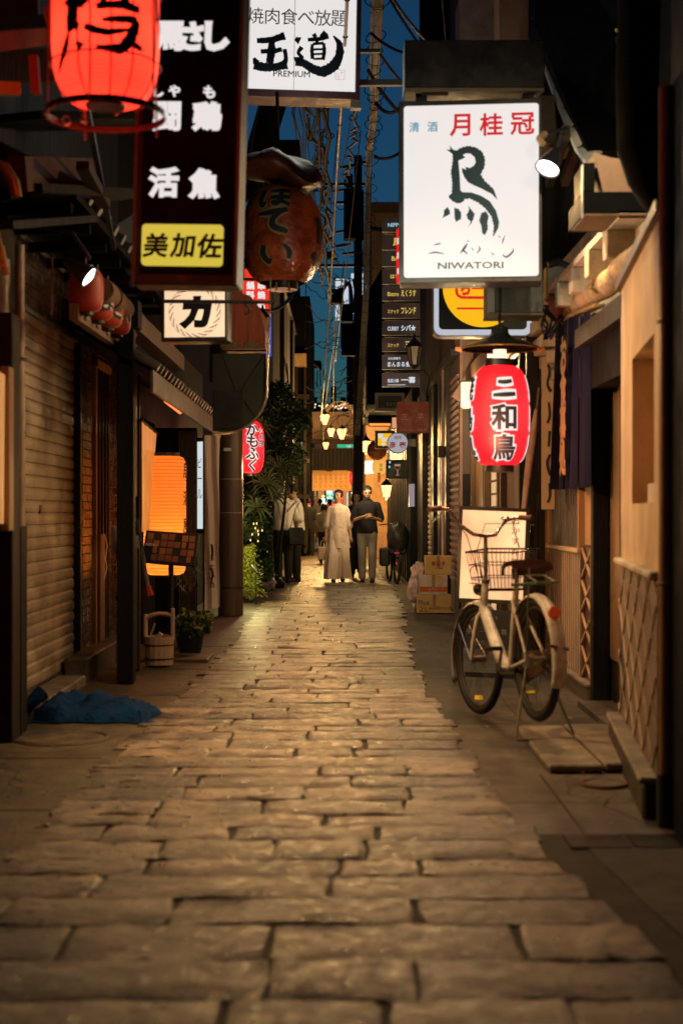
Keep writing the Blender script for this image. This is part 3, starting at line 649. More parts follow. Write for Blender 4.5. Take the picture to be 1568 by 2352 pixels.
tag(obj('foliage', leaf_cloud(500, .17, .15, .12, .06, .02, seed=5), mat('pot_leaf', (.05, .09, .02), .5, hue=(.12, .17, .04)), pl, loc=(.02, 0, .27), fix=False), kind='stuff')
obj('stem', MB().tube([(0, 0, .15), (.01, 0, .3)], .01, 6), DARKW, pl)
pl = thing('fern_plant', 'thin-leaved wet plant standing behind the menu stand', 'plant', (ax(432, 12.9), 12.9, 0))
fm = MB(); rr = random.Random(9)
for i in range(26):
    a = rr.uniform(0, 6.28); l = rr.uniform(.15, .32); z = rr.uniform(.45, .75); 
    fm.tube([(0, 0, z), (math.cos(a) * l * .5, math.sin(a) * l * .5, z + .1), (math.cos(a) * l, math.sin(a) * l, z + .04)], [.003, .009, .002], 4, flat=.2)
tag(obj('foliage', fm, mat('wet_leaf', (.07, .09, .06), .25), pl, fix=False), kind='stuff'); obj('stem', MB().tube([(0, 0, .0), (.01, 0, .75)], .01, 6), DARKW, pl)
obj('pot', MB().lathe([(0, .0), (.1, .0), (.12, .18), (0, .17)], 16), BROWNMET, pl)
# backlit narrow sign, white banner, utility pole
ns = thing('narrow_lightbox', 'narrow upright lit white sign in a dark frame left of the white banner', 'sign', at(461, 1110, 14.7), (0, 0, math.radians(-58)))
bx('frame', DKSTEEL, ns, -.09, .09, 0, .08, -.52, .47, bevel=.004); bx('lit_panel', SIGNW2, ns, -.07, .07, -.008, -.001, -.47, .43)
obj('picture', text(MB(), 'ビール', 0.0, .05, .1, rows=.16, y=-.011), REDP, ns, fix=False)
wb = thing('white_banner', 'tall white cloth banner with brushed black characters beside the steel pole', 'banner', (ax(487, 14.6), 14.6, 0))
cu = MB(); vs = []
for i in range(9):
    for j in range(15):
        x = -.075 + .15 * i / 8; z = az(1398, 14.6) + (az(1000, 14.6) - az(1398, 14.6)) * j / 14; vs.append((x + .004 * math.sin(j), .02 * math.sin(i * 1.1 + j * .3) + .2 * x, z + (.03 * x * 5 if j == 0 else 0)))
cu.add(vs, [(i * 15 + j, i * 15 + 15 + j, i * 15 + 16 + j, i * 15 + j + 1) for i in range(8) for j in range(14)])
obj('cloth', cu, mat('banner_cloth', (.62, .55, .48), .9, var=.1, bump=.2), wb, smooth=True, fix=False)
tm = MB(); brush(tm, [[(0, .9, .01), (.01, .82, .012), (.0, .74, .006)], [(-.01, .66, .008), (.012, .6, .012), (-.005, .5, .006)]], y=-.05)
text(tm, 'うまい酒', .0, .62, .06, rows=.09, bold=.0, y=-.045, jit=.002); obj('character', tm, BLACKP, wb, fix=False)
obj('rod', MB().tube([(-.09, 0, az(998, 14.6)), (.085, 0, az(998, 14.6))], .008, 6), STEEL, wb); obj('pole', MB().tube([(-.085, .02, .02), (-.085, .02, az(998, 14.6))], .011, 6), BLACK, wb)
obj('base', MB().box(-.16, -.0, -.1, .14, 0, .1), DKSTEEL, wb, bevel=.01)
up = thing('steel_pole', 'thick brown steel utility pole rising beside the white banner', 'pole', (ax(529, 16.95), 17.0, 0))
PM = mat('pole_brown', (.13, .085, .06), .35, var=.3, scale=3, bump=.1, streak=(4, 4, .4), rvar=.12)
obj('shaft', MB().tube([(0, 0, 0), (0, 0, 2.4), (0, 0, 5.2)], [.15, .148, .14], 24), PM, up, smooth=True)
for z in (.33, 1.22, 1.62): obj('band', MB().lathe([(.149, z - .008), (.156, z - .006), (.156, z + .006), (.149, z + .008)], 24), DKSTEEL if z < 1 else mat('pale_band', (.4, .33, .28), .5), up)
bx('label', WHITEP, up, -.07, .02, -.157, -.15, 1.95, 1.99)
# slab under: low kerbs
kb = tag(obj('kerb_stone', MB().box(0, .75, 0, .5, -.02, .02), CONC, None, bevel=.01, loc=(-1.85, 11.7, 0)), kind='structure')
# ================================================================ SIGNS AND HANGING THINGS, LEFT
# big red lantern in a cage, top left
d = 5.9; c = at(243, 60, d)
g = thing('big_red_lantern', 'big glowing red paper lantern with a brushed character inside a wire cage, top left', 'lantern', c)
RR, RH = .222, .66
BR = lambda z: lantern_r(z, RR, RH, 4)
obj('lantern_paper', MB().lathe([(lantern_r(-RH / 2 + RH * i / 88, RR, RH, 4) * (.968 if i % 2 else 1), -RH / 2 + RH * i / 88) for i in range(89)], 40), REDL, g, smooth=True)
obj('rim', MB().lathe([(0, -RH / 2 - .01), (RR * .36, -RH / 2 - .01), (RR * .38, -RH / 2 + .005)], 24), BLACK, g)
tm = MB(); 
brush(tm, [[(-.11, .16, .012), (-.1, .1, .014), (-.085, .13, .01)], [(-.03, .2, .012), (-.06, .12, .02), (-.11, .06, .005)], [(-.12, .07, .005), (-.07, .06, .022), (-.03, .075, .012)],
           [(-.09, .06, .016), (-.09, .0, .02), (-.1, -.03, .012)], [(-.1, -.01, .006), (-.06, -.02, .014)], [(-.1, -.03, .004), (-.12, -.09, .013), (-.16, -.16, .004)], [(-.07, -.07, .006), (-.05, -.09, .014)]], y=0, jit=.15)
brush(tm, [[(.04, .2, .014), (.03, .13, .012), (.02, .04, .01)], [(.1, .2, .012), (.1, .12, .018), (.09, .05, .012)], [(.03, .15, .008), (.1, .155, .01)], [(.02, .1, .006), (.1, .11, .01)], [(.0, .045, .01), (.08, .055, .014), (.15, .05, .012)],
           [(.02, -.0, .006), (.09, .01, .013), (.14, .015, .01)], [(.14, .015, .012), (.12, -.04, .02), (.08, -.09, .018), (.0, -.09, .006)], [(-.04, -.02, .012), (.03, -.04, .012), (.12, -.02, .005)], [(.1, -.06, .012), (.16, -.08, .01)]], y=0, jit=.15)
tm.v = [(v[0] * 1.2, v[1], v[2] * 1.2) for v in tm.v]; tm = wrap(tm, BR, 12, .003); obj('character', tm, BLACKP, g, fix=False, loc=(0, 0, -.05))
tm = MB(); brush(tm, [[(.3, .12, .008), (.31, .05, .014), (.34, -.02, .014)], [(.28, .02, .006), (.33, .05, .008)]], y=0); obj('character', wrap(tm, BR, 5, .003), BLACKP, g, fix=False, loc=(0, 0, -.02))
CAGE = mat('cage_wire', (.25, .04, .02), .4, metal=.3)
for a in (-155, -110, -75, -52, -20, 30, 80, 140):
    r = RR * 1.04; an = math.radians(a)
    pts = [(lantern_r(z, r, RH * 1.03, 4) * math.cos(an), lantern_r(z, r, RH * 1.03, 4) * math.sin(an), z) for z in [-.335, -.32, -.29, -.25, -.2, -.1, 0, .1, .2, .3]]
    obj('cage_wire', MB().tube(pts, .0035, 5), CAGE, g, smooth=True)
for z in (-.17, .13): obj('cage_ring', MB().ring((0, 0, z), lantern_r(z, RR * 1.045, RH * 1.03, 4), .0035, n=36), CAGE, g, smooth=True)
obj('cage_base', MB().ring((0, 0, -.375), RR * 1.1, .006, n=40), mat('brown_ring', (.07, .02, .01), .3), g, smooth=True)
for a in (-150, -95, -30, 40, 120): obj('cage_stay', MB().tube([(RR * 1.12 * math.cos(math.radians(a)), RR * 1.12 * math.sin(math.radians(a)), -.42), (RR * 1.1 * math.cos(math.radians(a)), RR * 1.1 * math.sin(math.radians(a)), .3)], .004, 5), CAGE, g)
obj('lower_band', MB().lathe([(RR * 1.1, -.37), (RR * 1.105, -.36), (RR * 1.1, -.352)], 40), mat('dark_red_band', (.03, .006, .004), .3), g, smooth=True)
for a in (-120, -100): obj('hook', MB().ring((RR * 1.1 * math.cos(math.radians(a)), RR * 1.1 * math.sin(math.radians(a)), -.45), .016, .003, axis=(0, 1, .2), n=12), STEEL, g)
lamp(g, (0, 0, -.02), 2.2, (1, .75, .6), .04); lamp(g, (-.1, -.1, -.55), 6, (1, .12, .05), .15)

# black sign board
d = 7.0
g = thing('black_signboard', 'tall black signboard with white Japanese characters and a lit yellow name panel', 'sign', at(432, 330, d), (0, math.radians(1.5), math.radians(-4)))
s = d / F  # metres per reference pixel here
SX = lambda px, pyy: ((px - 432) + (pyy - 330) * .026) * s
SZ = lambda pyy: (330 - pyy) * s
bx('box', mat('sign_box', (.02, .016, .012), .5), g, -.262, .262, .0, .2, SZ(655), SZ(-160), bevel=.006)
bx('face', mat('black_acrylic', (.003, .003, .003), .6, var=.1, bump=0, spec=.1), g, -.225, .235, -.006, -.001, SZ(630), SZ(-150))
for x0 in (-.262, .245): bx('trim', mat('brass_trim', (.12, .1, .06), .4), g, x0, x0 + .017, -.02, -.0012, SZ(652), SZ(-155))
def chs(t, px, pyy, h, bold=.05, m=SIGNW, **k): obj('character', text(MB(), t, SX(px, pyy), SZ(pyy), h * s, bold=bold, y=-.008, **k), m, g, fix=False)
chs('馬', 390, 84, 70); chs('さ', 441, 84, 68, .06); chs('し', 500, 84, 70, .07)
chs('し', 364, 210, 30, .05); chs('や', 401, 210, 28, .05); chs('も', 482, 212, 30, .05)
chs('闘', 384, 268, 68, .04); chs('鶏', 476, 268, 70, .07)
chs('活', 376, 420, 72, .05); chs('魚', 470, 422, 72, .065)
yp = rrect(SX(326, 565), SX(514, 565), SZ(612), SZ(517), .02)
obj('name_panel', MB().prism(yp, -.02, -.0065), YELL, g)
for i, ch in enumerate('美加佐'): obj('character', text(MB(), ch, SX(360 + i * 62, 565), SZ(566), 57 * s, bold=.03, y=-.023, shear=.12, jit=.0006), BLACKP, g, fix=False)
obj('hanger', MB().tube([(0, .1, SZ(-160)), (0, .1, SZ(-220))], .02, 8), BLACK, g)

# round rope sign with one character
d = 9.3
g = thing('rope_ring_sign', 'square lit cream sign with a rope ring round one black character, below the black signboard', 'sign', at(448, 716, d), (0, 0, math.radians(-6)))
s = d / F
bx('box', DKSTEEL, g, -80 * s, 76 * s, .004, .18, -68 * s, 64 * s, bevel=.006); bx('lit_panel', WARMW, g, -71 * s, 69 * s, -.004, .0039, -58 * s, 58 * s)
for k in range(22):
    a = 2 * math.pi * k / 22; r = 55 * s; tmb = MB()
    brush(tmb, [[(r * math.cos(a) * .92, r * math.sin(a) * .92, .0018), (r * math.cos(a + .16), r * math.sin(a + .16), .003), (r * math.cos(a + .36) * 1.1, r * math.sin(a + .36) * 1.1, .0018)],
                [(r * math.cos(a + .1) * 1.1, r * math.sin(a + .1) * 1.1, .0008), (r * math.cos(a + .3) * 1.1, r * math.sin(a + .3) * 1.1, .0014)]], y=-.007, n=4)
    if k == 0: ringb = tmb
    else: ringb.add(tmb.v, tmb.f)
obj('rope_ring', ringb, BROWNW, g, fix=False)
obj('character', text(MB(), 'カ', 2 * s, -2 * s, 76 * s, bold=.07, y=-.008, shear=.1), BLACKP, g, fix=False)
ar = thing('iron_bracket', 'dark iron bracket rod crossing in front of the rope ring sign', 'bracket', at(378, 692, 9.0))
obj('rod', MB().tube([(0, 0, 0), at(628, 694, 9.0) - ar.location], .012, 8), DKSTEEL, ar, smooth=True)
obj('rod', MB().tube([at(560, 694, 9.0) - ar.location, at(575, 710, 9.1) - ar.location, at(565, 720, 9.2) - ar.location], .01, 6), DKSTEEL, ar)
obj('end', MB().lathe([(0, -.02), (.02, 0), (0, .02)], 8, Matrix.Translation(at(630, 694, 9.0) - ar.location)), DKSTEEL, ar)

# rust red hood with black rounded panel beneath it
d = 9.9
g = thing('rounded_hanging_panel', 'rust red hood over a big black rounded hanging panel above the steel pole', 'hanging panel', at(560, 850, d), (0, 0, math.radians(-4)))
s = d / F
X = lambda px: (px - 560) * s; Z = lambda pyy: (850 - pyy) * s
obj('hood', MB().prism([(X(512), Z(802)), (X(515), Z(690)), (X(545), Z(672)), (X(575), Z(680)), (X(598), Z(715)), (X(609), Z(760)), (X(611), Z(802))], -.02, .25), mat('rust_red_hood', (.26, .055, .02), .5, var=.3, streak=(4, 4, .6)), g)
def arc(cx, cz, r, a0, a1, n=10): return [(cx + r * math.cos(math.radians(a0 + (a1 - a0) * i / n)), cz + r * math.sin(math.radians(a0 + (a1 - a0) * i / n))) for i in range(n + 1)]
low = [(X(488), Z(812)), (X(612), Z(812))] + [(X(612), Z(900))] + arc(X(512), Z(893), 100 * s, 0, -90, 14) + [(X(488), Z(990))]
obj('panel', MB().prism(low, .0, .12), mat('olive_black_panel', (.03, .03, .02), .45, var=.3, scale=2), g)
rimp = [(X(622), Z(640)), (X(620), Z(760))] + [(X(614), Z(880))] + arc(X(512), Z(893), 103 * s, -5, -90, 14) + [(X(490), Z(997))]
obj('rim', MB().tube([(x, -.015, z) for x, z in rimp], [(.006, .02)] * len(rimp), 6), mat('bronze_rim', (.3, .22, .12), .35, metal=.6), g, smooth=True)
obj('seam', MB().tube([(X(512), -.02, Z(806)), (X(612), -.02, Z(806))], .007, 6), BLACK, g)
for (a, b) in (((510, 815), (545, 905)), ((606, 815), (550, 905)), ((550, 905), (605, 985))): obj('crease', MB().tube([(X(a[0]), -.003, Z(a[1])), (X(b[0]), -.003, Z(b[1]))], .003, 4), BLACK, g)
for (x0, x1, z0, z1) in ((X(490), X(560), Z(985), Z(898)), ): bx('hatch', mat('hatch', (.02, .018, .012), .5), g, x0, x1, -.012, -.001, z0, z1, bevel=.003)
ms = MB(); rr = random.Random(3)
for _ in range(160):
    px = rr.choice([rr.gauss(528, 8), rr.gauss(575, 12)]); pyy = 798 - abs(rr.gauss(0, 5)); r = rr.uniform(.004, .01)
    ms.lathe([(0, -r), (r, 0), (0, r)], 5, Matrix.Translation((X(px), -.024, Z(pyy))))
tag(obj('moss', ms, mat('pale_moss', (.17, .16, .07), .9), g), kind='stuff')
# far red lit signs left, blue sign, carriage lamp
g = thing('red_lightbox', 'bright red-orange lit sign with white characters behind the round lantern', 'sign', at(590, 680, 20), (0, 0, .1))
s = 20 / F
bx('lit_panel', REDACR, g, -33 * s, 31 * s, 0, .1, -41 * s, 35 * s); obj('character', text(MB(), '鍋料理', -15 * s, 2 * s, 19 * s, rows=22 * s, bold=.05, y=-.006), SIGNW, g, fix=False)
obj('character', text(MB(), '串焼処', 10 * s, 2 * s, 19 * s, rows=22 * s, bold=.05, y=-.006), SIGNW, g, fix=False); bx('frame', BLACK, g, -36 * s, 34 * s, .02, .12, 37 * s, 42 * s)
bx('upper_panel', REDACR, g, -28 * s, 20 * s, .0, .1, 43 * s, 62 * s)
g = thing('blue_lightbox', 'blue lit sign edge under the red lit sign behind the lamp', 'sign', at(607, 765, 20.5))
bx('lit_panel', BLUEACR, g, -.03, .1, 0, .08, -.33, .28)
def coach_lamp(name, label, loc, s, gm, group=None, energy=0, col=(1, .6, .25)):
    g = thing(name, label, 'lamp', loc, (0, 0, 0), group)
    obj('glass', MB().lathe([(.05 * s, -.14 * s), (.085 * s, .05 * s), (.0, .05 * s)], 6), gm, g)
    obj('cap', MB().lathe([(.1 * s, .05 * s), (.06 * s, .1 * s), (.02 * s, .14 * s), (.008 * s, .2 * s), (0, .2 * s)], 6), BLACK, g); obj('base', MB().lathe([(0, -.19 * s), (.03 * s, -.17 * s), (.055 * s, -.14 * s)], 6), BLACK, g)
    for k in range(6):
        a = math.pi / 3 * k; obj('bar', MB().tube([(.052 * s * math.cos(a), .052 * s * math.sin(a), -.14 * s), (.088 * s * math.cos(a), .088 * s * math.sin(a), .05 * s)], .006 * s, 4), BLACK, g)
    if energy: lamp(g, (0, 0, -.25 * s), energy, col, .06 * s)
    return g
coach_lamp('coach_lamp', 'small black coach lamp with a warm glass before the red lit sign', at(603, 740, 18), 1.1, mat('cream_glass', (.6, .45, .25), .3, bump=0))

# big round lantern with hat
d = 11.0; c = at(648, 538, d)
g = thing('round_hanging_lantern', 'big round unlit red-orange lantern with black hiragana and a dark drooping top', 'lantern', c)
RR, RH = .318, .76
BRF = lambda z: RR * (max(0, 1 - (abs(z + .02) / (RH / 2 + .02)) ** 2.4)) ** .5 * .86 + RR * .14
pr = [(BRF(-RH / 2 + RH * i / 72) * (.985 if i % 2 else 1), -RH / 2 + RH * i / 72) for i in range(73)]
bm2 = MB(); n = 44; vs = [(r * math.cos(2 * math.pi * j / n) * (1 + .012 * math.cos(j * 2 * math.pi * 11 / n * 2) * (1 - z / .5)), r * math.sin(2 * math.pi * j / n), z) for r, z in pr for j in range(n)]
bm2.add(vs, [(i * n + j, i * n + (j + 1) % n, (i + 1) * n + (j + 1) % n, (i + 1) * n + j) for i in range(72) for j in range(n)])
VIN = mat('varnished_red_paper', (.24, .03, .01), .3, var=.6, scale=7, bump=.6, bscale=22, hue=(.5, .12, .03), spec=.6, coat=.4)
obj('lantern_paper', bm2, VIN, g, smooth=True)
def strokes_on(g, strs, rf, rotz, m, eps, hw=1.0, nm='character'):
    for st in strs: 
        tm = MB(); brush(tm, [[(a, b, c_ * hw) for a, b, c_ in st]], y=0); obj(nm, wrap(tm, rf, 6, eps), m, g, fix=False, rot=(0, 0, rotz))
HO = [[(-.09, .27, .018), (-.1, .2, .02), (-.08, .15, .014), (-.06, .18, .008)], [(-.03, .26, .012), (.03, .265, .016), (.08, .26, .012)], [(-.03, .21, .012), (.03, .215, .016), (.08, .21, .012)], [(.03, .28, .015), (.03, .2, .018), (.0, .16, .016), (-.02, .175, .012), (.03, .18, .014), (.08, .155, .014)]]
TE = [[(-.1, .09, .012), (-.02, .1, .02), (.07, .12, .016)], [(.05, .11, .012), (-.01, .06, .018), (-.01, .0, .02), (.05, -.03, .018), (.07, -.04, .01)]]
II = [[(-.07, -.13, .016), (-.08, -.19, .02), (-.05, -.24, .016), (-.03, -.22, .008)], [(.05, -.13, .01), (.08, -.17, .018), (.08, -.22, .012)]]
OLV = mat('olive_print', (.22, .2, .09), .4, bump=0)
for S_ in (HO, TE, II):
    S_ = [[(a * 1.3, b * 1.08, c_ * 1.15) for a, b, c_ in st] for st in S_]
    strokes_on(g, S_, BRF, -.12, OLV, .003, 1.75, 'outline'); strokes_on(g, S_, BRF, -.12, BLACKP, .006, 1.0)
for rz in (1.1, -1.35): strokes_on(g, [[(0, .1, .03), (.02, 0, .05), (0, -.1, .03)], [(-.05, -.18, .03), (.04, -.26, .03)]], BRF, rz, BLACKP, .004, 1.0)
obj('lower_rim', MB().lathe([(0, -RH / 2 - .05), (.12, -RH / 2 - .05), (.125, -RH / 2 + .01)], 28), BLACK, g, smooth=True)
for a in (-1.9, -1.1): obj('tassel', MB().tube([(.12 * math.cos(a), .12 * math.sin(a), -RH / 2 - .01), (.12 * math.cos(a), .12 * math.sin(a), -RH / 2 - .075)], .007, 6), mat('brass', (.5, .3, .1)), g)
hat = MB(); hv = []
for i in range(9):
    for j in range(28):
        a = 2 * math.pi * j / 28; r = [.02, .12, .2, .27, .31, .325, .3, .22, .1][i]; z = [.62, .61, .585, .54, .49, .45, .42, .40, .39][i]
        x = r * math.cos(a); y_ = r * math.sin(a); w1 = 1 + .12 * math.sin(2 * a + 1) + .06 * math.sin(5 * a + i); hv.append((x * w1 - .02, y_ * w1, z - .2 * x + .13 * math.sin(3 * a + .5) * r + .05 * math.sin(7 * a + i * .8) * r))
hat.add(hv, [(i * 28 + j, i * 28 + (j + 1) % 28, (i + 1) * 28 + (j + 1) % 28, (i + 1) * 28 + j) for i in range(8) for j in range(28)])
obj('top_cover', hat, mat('dark_leather', (.025, .01, .006), .45, hue=(.1, .03, .012), scale=5), g, smooth=True)
obj('hanger', MB().tube([(-.03, 0, .6), (-.04, 0, 1.1)], .014, 6), BLACK, g)
# crimson hanging lantern half behind the pole
d = 18.2; c = at(570, 1027, d)
g = thing('crimson_lantern', 'lit crimson lantern with white-edged hiragana half hidden behind the steel pole', 'lantern', c)
RR, RH = .205, .68; KF = lambda z: lantern_r(z, RR, RH, 4)
obj('lantern_paper', MB().lathe([(KF(-RH / 2 + RH * i / 60) * (.985 if i % 2 else 1), -RH / 2 + RH * i / 60) for i in range(61)], 32), REDL2, g, smooth=True)
for nm, b_, m_, e in (('outline', .075, SIGNW, .003), ('character', .02, BLACKP, .007)):
    obj(nm, wrap(text(MB(), 'かもふく', .07, -.01, .15 + b_ * .3, rows=.152, bold=b_ * 1.4, y=0), KF, 10, e * 1.5), m_, g, fix=False)
    obj(nm, wrap(text(MB(), '小料理', .2, .12, .075, rows=.085, bold=b_, y=0), KF, 6, e * 1.5), m_, g, fix=False)
for z in (-.34, .34): obj('rim', MB().lathe([(0, z - .03), (.09, z - .03), (.09, z + .03), (0, z + .03)], 20), BLACK, g)
lamp(g, (0, 0, 0), 1.6, (1, .7, .7), .04); lamp(g, (.4, -.5, -.3), 40, (1, .3, .2), .12)

# beams and dark joinery top left
tb = thing('roof_timbers', 'dark roof timbers and eave boards at the top left behind the red lantern', 'roof', (-1.6, 6.6, 3.2))
def bb(a, b, wx, wz, m, nm='beam'): obj(nm, MB().bar(Vector(a) - tb.location, Vector(b) - tb.location, wx, wz), m, tb)
bb(at(-60, 95, 6.6), at(150, 68, 7.2), .06, .12, mat('red_brown_beam', (.3, .07, .04), .6))
bb(at(-60, 60, 6.5), at(150, 45, 7.1), .05, .06, BLACKW)
bb(at(-60, 155, 6.8), at(150, 150, 7.2), .05, .16, DARKW)
bb(at(-60, 200, 6.5), at(45, 205, 6.6), .05, .055, mat('ochre_board', (.45, .26, .06), .6))
bb(at(78, 130, 6.6), at(84, 215, 6.6), .04, .05, mat('red_brown_beam', (.2, .05, .04)))
bb(at(108, 20, 6.7), at(118, 70, 6.7), .03, .04, mat('ochre_board', (.5, .3, .08)))
bb(at(-30, 20, 7.4), at(90, 20, 7.4), .03, .3, mat('olive_wall', (.12, .12, .05), .9), 'board')
bb(at(40, 400, 7.4), at(215, 400, 8.6), .1, .18, mat('dark_red_board', (.05, .012, .008), .7)); bb(at(30, 440, 7.6), at(260, 452, 8.4), .4, .05, BLACKW)
bb(at(200, 250, 7.3), at(262, 570, 9.2), .03, .03, DKSTEEL, 'stay'); bb(at(190, 380, 7.6), at(240, 470, 8.2), .07, .05, DARKW)
bb(at(-80, 520, 7.0), at(130, 505, 8.3), .5, .04, BLACKW); bb(at(-80, 280, 7.5), at(330, 280, 9.5), .9, .04, BLACKM, 'roof_board')
bb(at(-80, -60, 7.6), at(330, -60, 9.5), .9, .04, BLACKM, 'roof_board')
bb(at(290, 500, 10.2), at(330, 640, 10.4), .03, .35, mat('grey_board', (.09, .1, .095), .8), 'board')

# big white yakiniku sign, top centre
d = 12.0
g = thing('white_lightbox', 'large lit white sign with black brush characters in a maroon frame, top centre', 'sign', at(690, 100, d), (0, math.radians(1.0), math.radians(3)))
s = d / F; X = lambda px: (px - 690) * s; Z = lambda pyy: (100 - pyy) * s
MAR = mat('maroon_frame', (.075, .035, .045), .45)
for a in ((X(500), X(828), Z(226), Z(209)), (X(500), X(828), Z(-60), Z(-76)), (X(818), X(828), Z(208.6), Z(-59.6))): bx('frame', MAR, g, a[0], a[1], -.03, .25, a[2], a[3], bevel=.004)
bx('box', MAR, g, X(502), X(817.6), .02, .24, Z(208.5), Z(-59)); bx('lit_panel', SIGNW, g, X(505), X(817), -.006, .019, Z(208), Z(-58))
for px in (676,): bx('panel_seam', mat('seam', (.4, .4, .45), .5), g, X(px) - .002, X(px) + .002, -.0075, -.0062, Z(208), Z(-58))
BL = mat('sign_ink', (.012, .02, .035), .5, bump=0)
for i, ch in enumerate('焼肉食べ放題'): obj('character', text(MB(), ch, X(586 + i * 38.5), Z(40), (37 if ch != 'べ' else 30) * s, bold=.0, y=-.009), BL, g, fix=False)
OU = [[(-.42, .32, .06), (0, .36, .075), (.42, .5, .09)], [(-.3, .0, .05), (.02, .02, .06), (.34, .08, .055)], [(.03, .38, .07), (.02, 0, .09), (-.03, -.35, .08)], [(-.5, -.42, .1), (-.15, -.47, .1), (.2, -.44, .09), (.5, -.36, .12)], [(-.5, -.2, .03), (-.42, -.35, .09)], [(.42, .1, .05), (.46, -.2, .05), (.4, -.35, .08)]]
DO = [[(-.62, .36, .05), (-.48, .3, .09)], [(-.42, .12, .06), (-.52, -.05, .05), (-.42, -.2, .06), (-.62, -.3, .09)], [(-.6, -.32, .09), (-.35, -.36, .09), (-.1, -.5, .1), (.2, -.58, .12), (.5, -.42, .12), (.68, -.1, .1), (.68, .25, .07), (.5, .48, .02)],
      [(-.08, .52, .06), (-.02, .42, .05)], [(.28, .58, .07), (.14, .42, .06)], [(-.25, .34, .05), (.1, .38, .06), (.36, .46, .06)], [(.05, .36, .04), (.0, .24, .04)], [(-.12, .22, .04), (-.12, -.02, .05), (-.1, -.22, .05)], [(.22, .26, .04), (.24, 0, .05), (.2, -.24, .05)], [(-.1, .22, .04), (.22, .26, .04)], [(-.08, .06, .03), (.2, .08, .03)], [(-.08, -.08, .03), (.2, -.06, .03)], [(-.08, -.22, .03), (.2, -.2, .03)]]
tm = MB(); OU = [[(a, b, c_ * 1.3) for a, b, c_ in st] for st in OU]; DO = [[(a, b, c_ * (1.3 if c_ > .06 else 1.1)) for a, b, c_ in st] for st in DO]; brush(tm, OU, 76 * s, X(622), Z(122), -.009, jit=.12); brush(tm, DO, 78 * s, X(726), Z(118), -.010, jit=.12); obj('brush_characters', tm, BL, g, fix=False)
obj('character', text(MB(), 'PREMIUM', X(671), Z(171), 14 * s, w=84 * s, bold=.012, y=-.009), BL, g, fix=False)
tm = MB(); 
for (a, b) in (((771, 158), (792, 158)), ((792, 158), (792, 180)), ((792, 180), (771, 180)), ((771, 180), (771, 158)), ((775, 166), (775, 177)), ((779, 168), (779, 177)), ((783, 166), (788, 164)), ((786, 160), (784, 170))): brush(tm, [[(X(a[0]), Z(a[1]), .001), (X(b[0]), Z(b[1]), .001)]], y=-.009, n=2)
obj('seal', tm, REDP, g, fix=False)
lamp(g, (0, -.4, Z(300)), 8, (1, .9, .82), .3)  # unseen light added below the sign to cast its glow; no bulb here
obj('bracket', MB().bar((X(828), .1, Z(178)), (X(928), .1, Z(174)), .05, .05), GREYMET, g); obj('bracket', MB().bar((X(828), .12, Z(102)), (X(876), .12, Z(100)), .04, .03), GREYMET, g)
bx('junction_box', GREYMET, g, X(808), X(832), .0, .1, Z(243), Z(228))

# ================================================================ RIGHT SIDE SIGNS
d = 9.0
g = thing('white_rooster_lightbox', 'large lit white sign with a rooster emblem and red characters in a black frame', 'sign', at(1079, 438, d), (0, 0, math.radians(-5)))
s = d / F; X = lambda px: (px - 1079) * s; Z = lambda pyy: (438 - pyy) * s
obj('box', MB().prism(rrect(X(915), X(1243), Z(648), Z(229), .01), 0, .24), mat('black_frame', (.03, .035, .035), .4), g, bevel=.004)
obj('lit_panel', MB().prism(rrect(X(927), X(1235), Z(636), Z(241), .02), -.008, -.001), SIGNW, g)
for i, ch in enumerate('月桂冠'): obj('character', text(MB(), ch, X(1056 + i * 71), Z(288), 52 * s, w=None, bold=.022, y=-.011), glow('red_backlit_print', (.85, .02, .03), .65), g, fix=False)
BLU = glow('blue_backlit_print', (.12, .42, .65), .55)
for i, ch in enumerate('清酒'): obj('character', text(MB(), ch, X(951 + i * 42), Z(290), 23 * s, bold=.015, y=-.011), BLU, g, fix=False)
INK = flat('rooster_ink', (.015, .05, .075), .5)
def poly(mb, pts, wig=1.2, seed=1, y=-.012):
    """filled outline with small scallops, in reference pixels"""
    from mathutils.geometry import tessellate_polygon
    P_ = [Vector((X(a), y, Z(b))) for a, b in pts]; tr = tessellate_polygon([P_]); return mb.add(P_, [tuple(t) for t in tr])
def scal(pts, amp=2.2, step=7, rev=1):
    out = []; 
    for (a, b), (c_, d_) in zip(pts, pts[1:]):
        L_ = math.hypot(c_ - a, d_ - b); n = max(1, int(L_ / step)); nx, ny = (d_ - b) / L_ * rev, -(c_ - a) / L_ * rev
        for i in range(n):
            for t, k in ((0, 0), (.35, 1), (.65, 1)): q = (i + t) / n; out.append((a + (c_ - a) * q + nx * amp * k, b + (d_ - b) * q + ny * amp * k))
    out.append(pts[-1]); return out
tm = MB()
neck = scal([(1037, 520), (1031, 508), (1040, 490), (1037, 460), (1040, 420), (1037, 385), (1040, 355)]) + [(1032, 345), (1024, 340), (1034, 341), (1030, 332), (1042, 343), (1047, 347)]
neck += scal([(1055, 340), (1075, 336), (1095, 341), (1108, 354), (1113, 372), (1110, 390), (1101, 406)]) + scal([(1101, 406), (1112, 420), (1126, 432), (1137, 446)], 1.5) + [(1142, 460), (1130, 448), (1120, 440), (1108, 434), (1096, 427), (1082, 421), (1070, 410), (1064, 395), (1062, 385), (1070, 391), (1068, 383), (1078, 386), (1086, 382), (1091, 372), (1088, 360), (1078, 354), (1067, 354), (1063, 358), (1058, 362), (1050, 366), (1056, 372), (1056, 400), (1058, 440)]
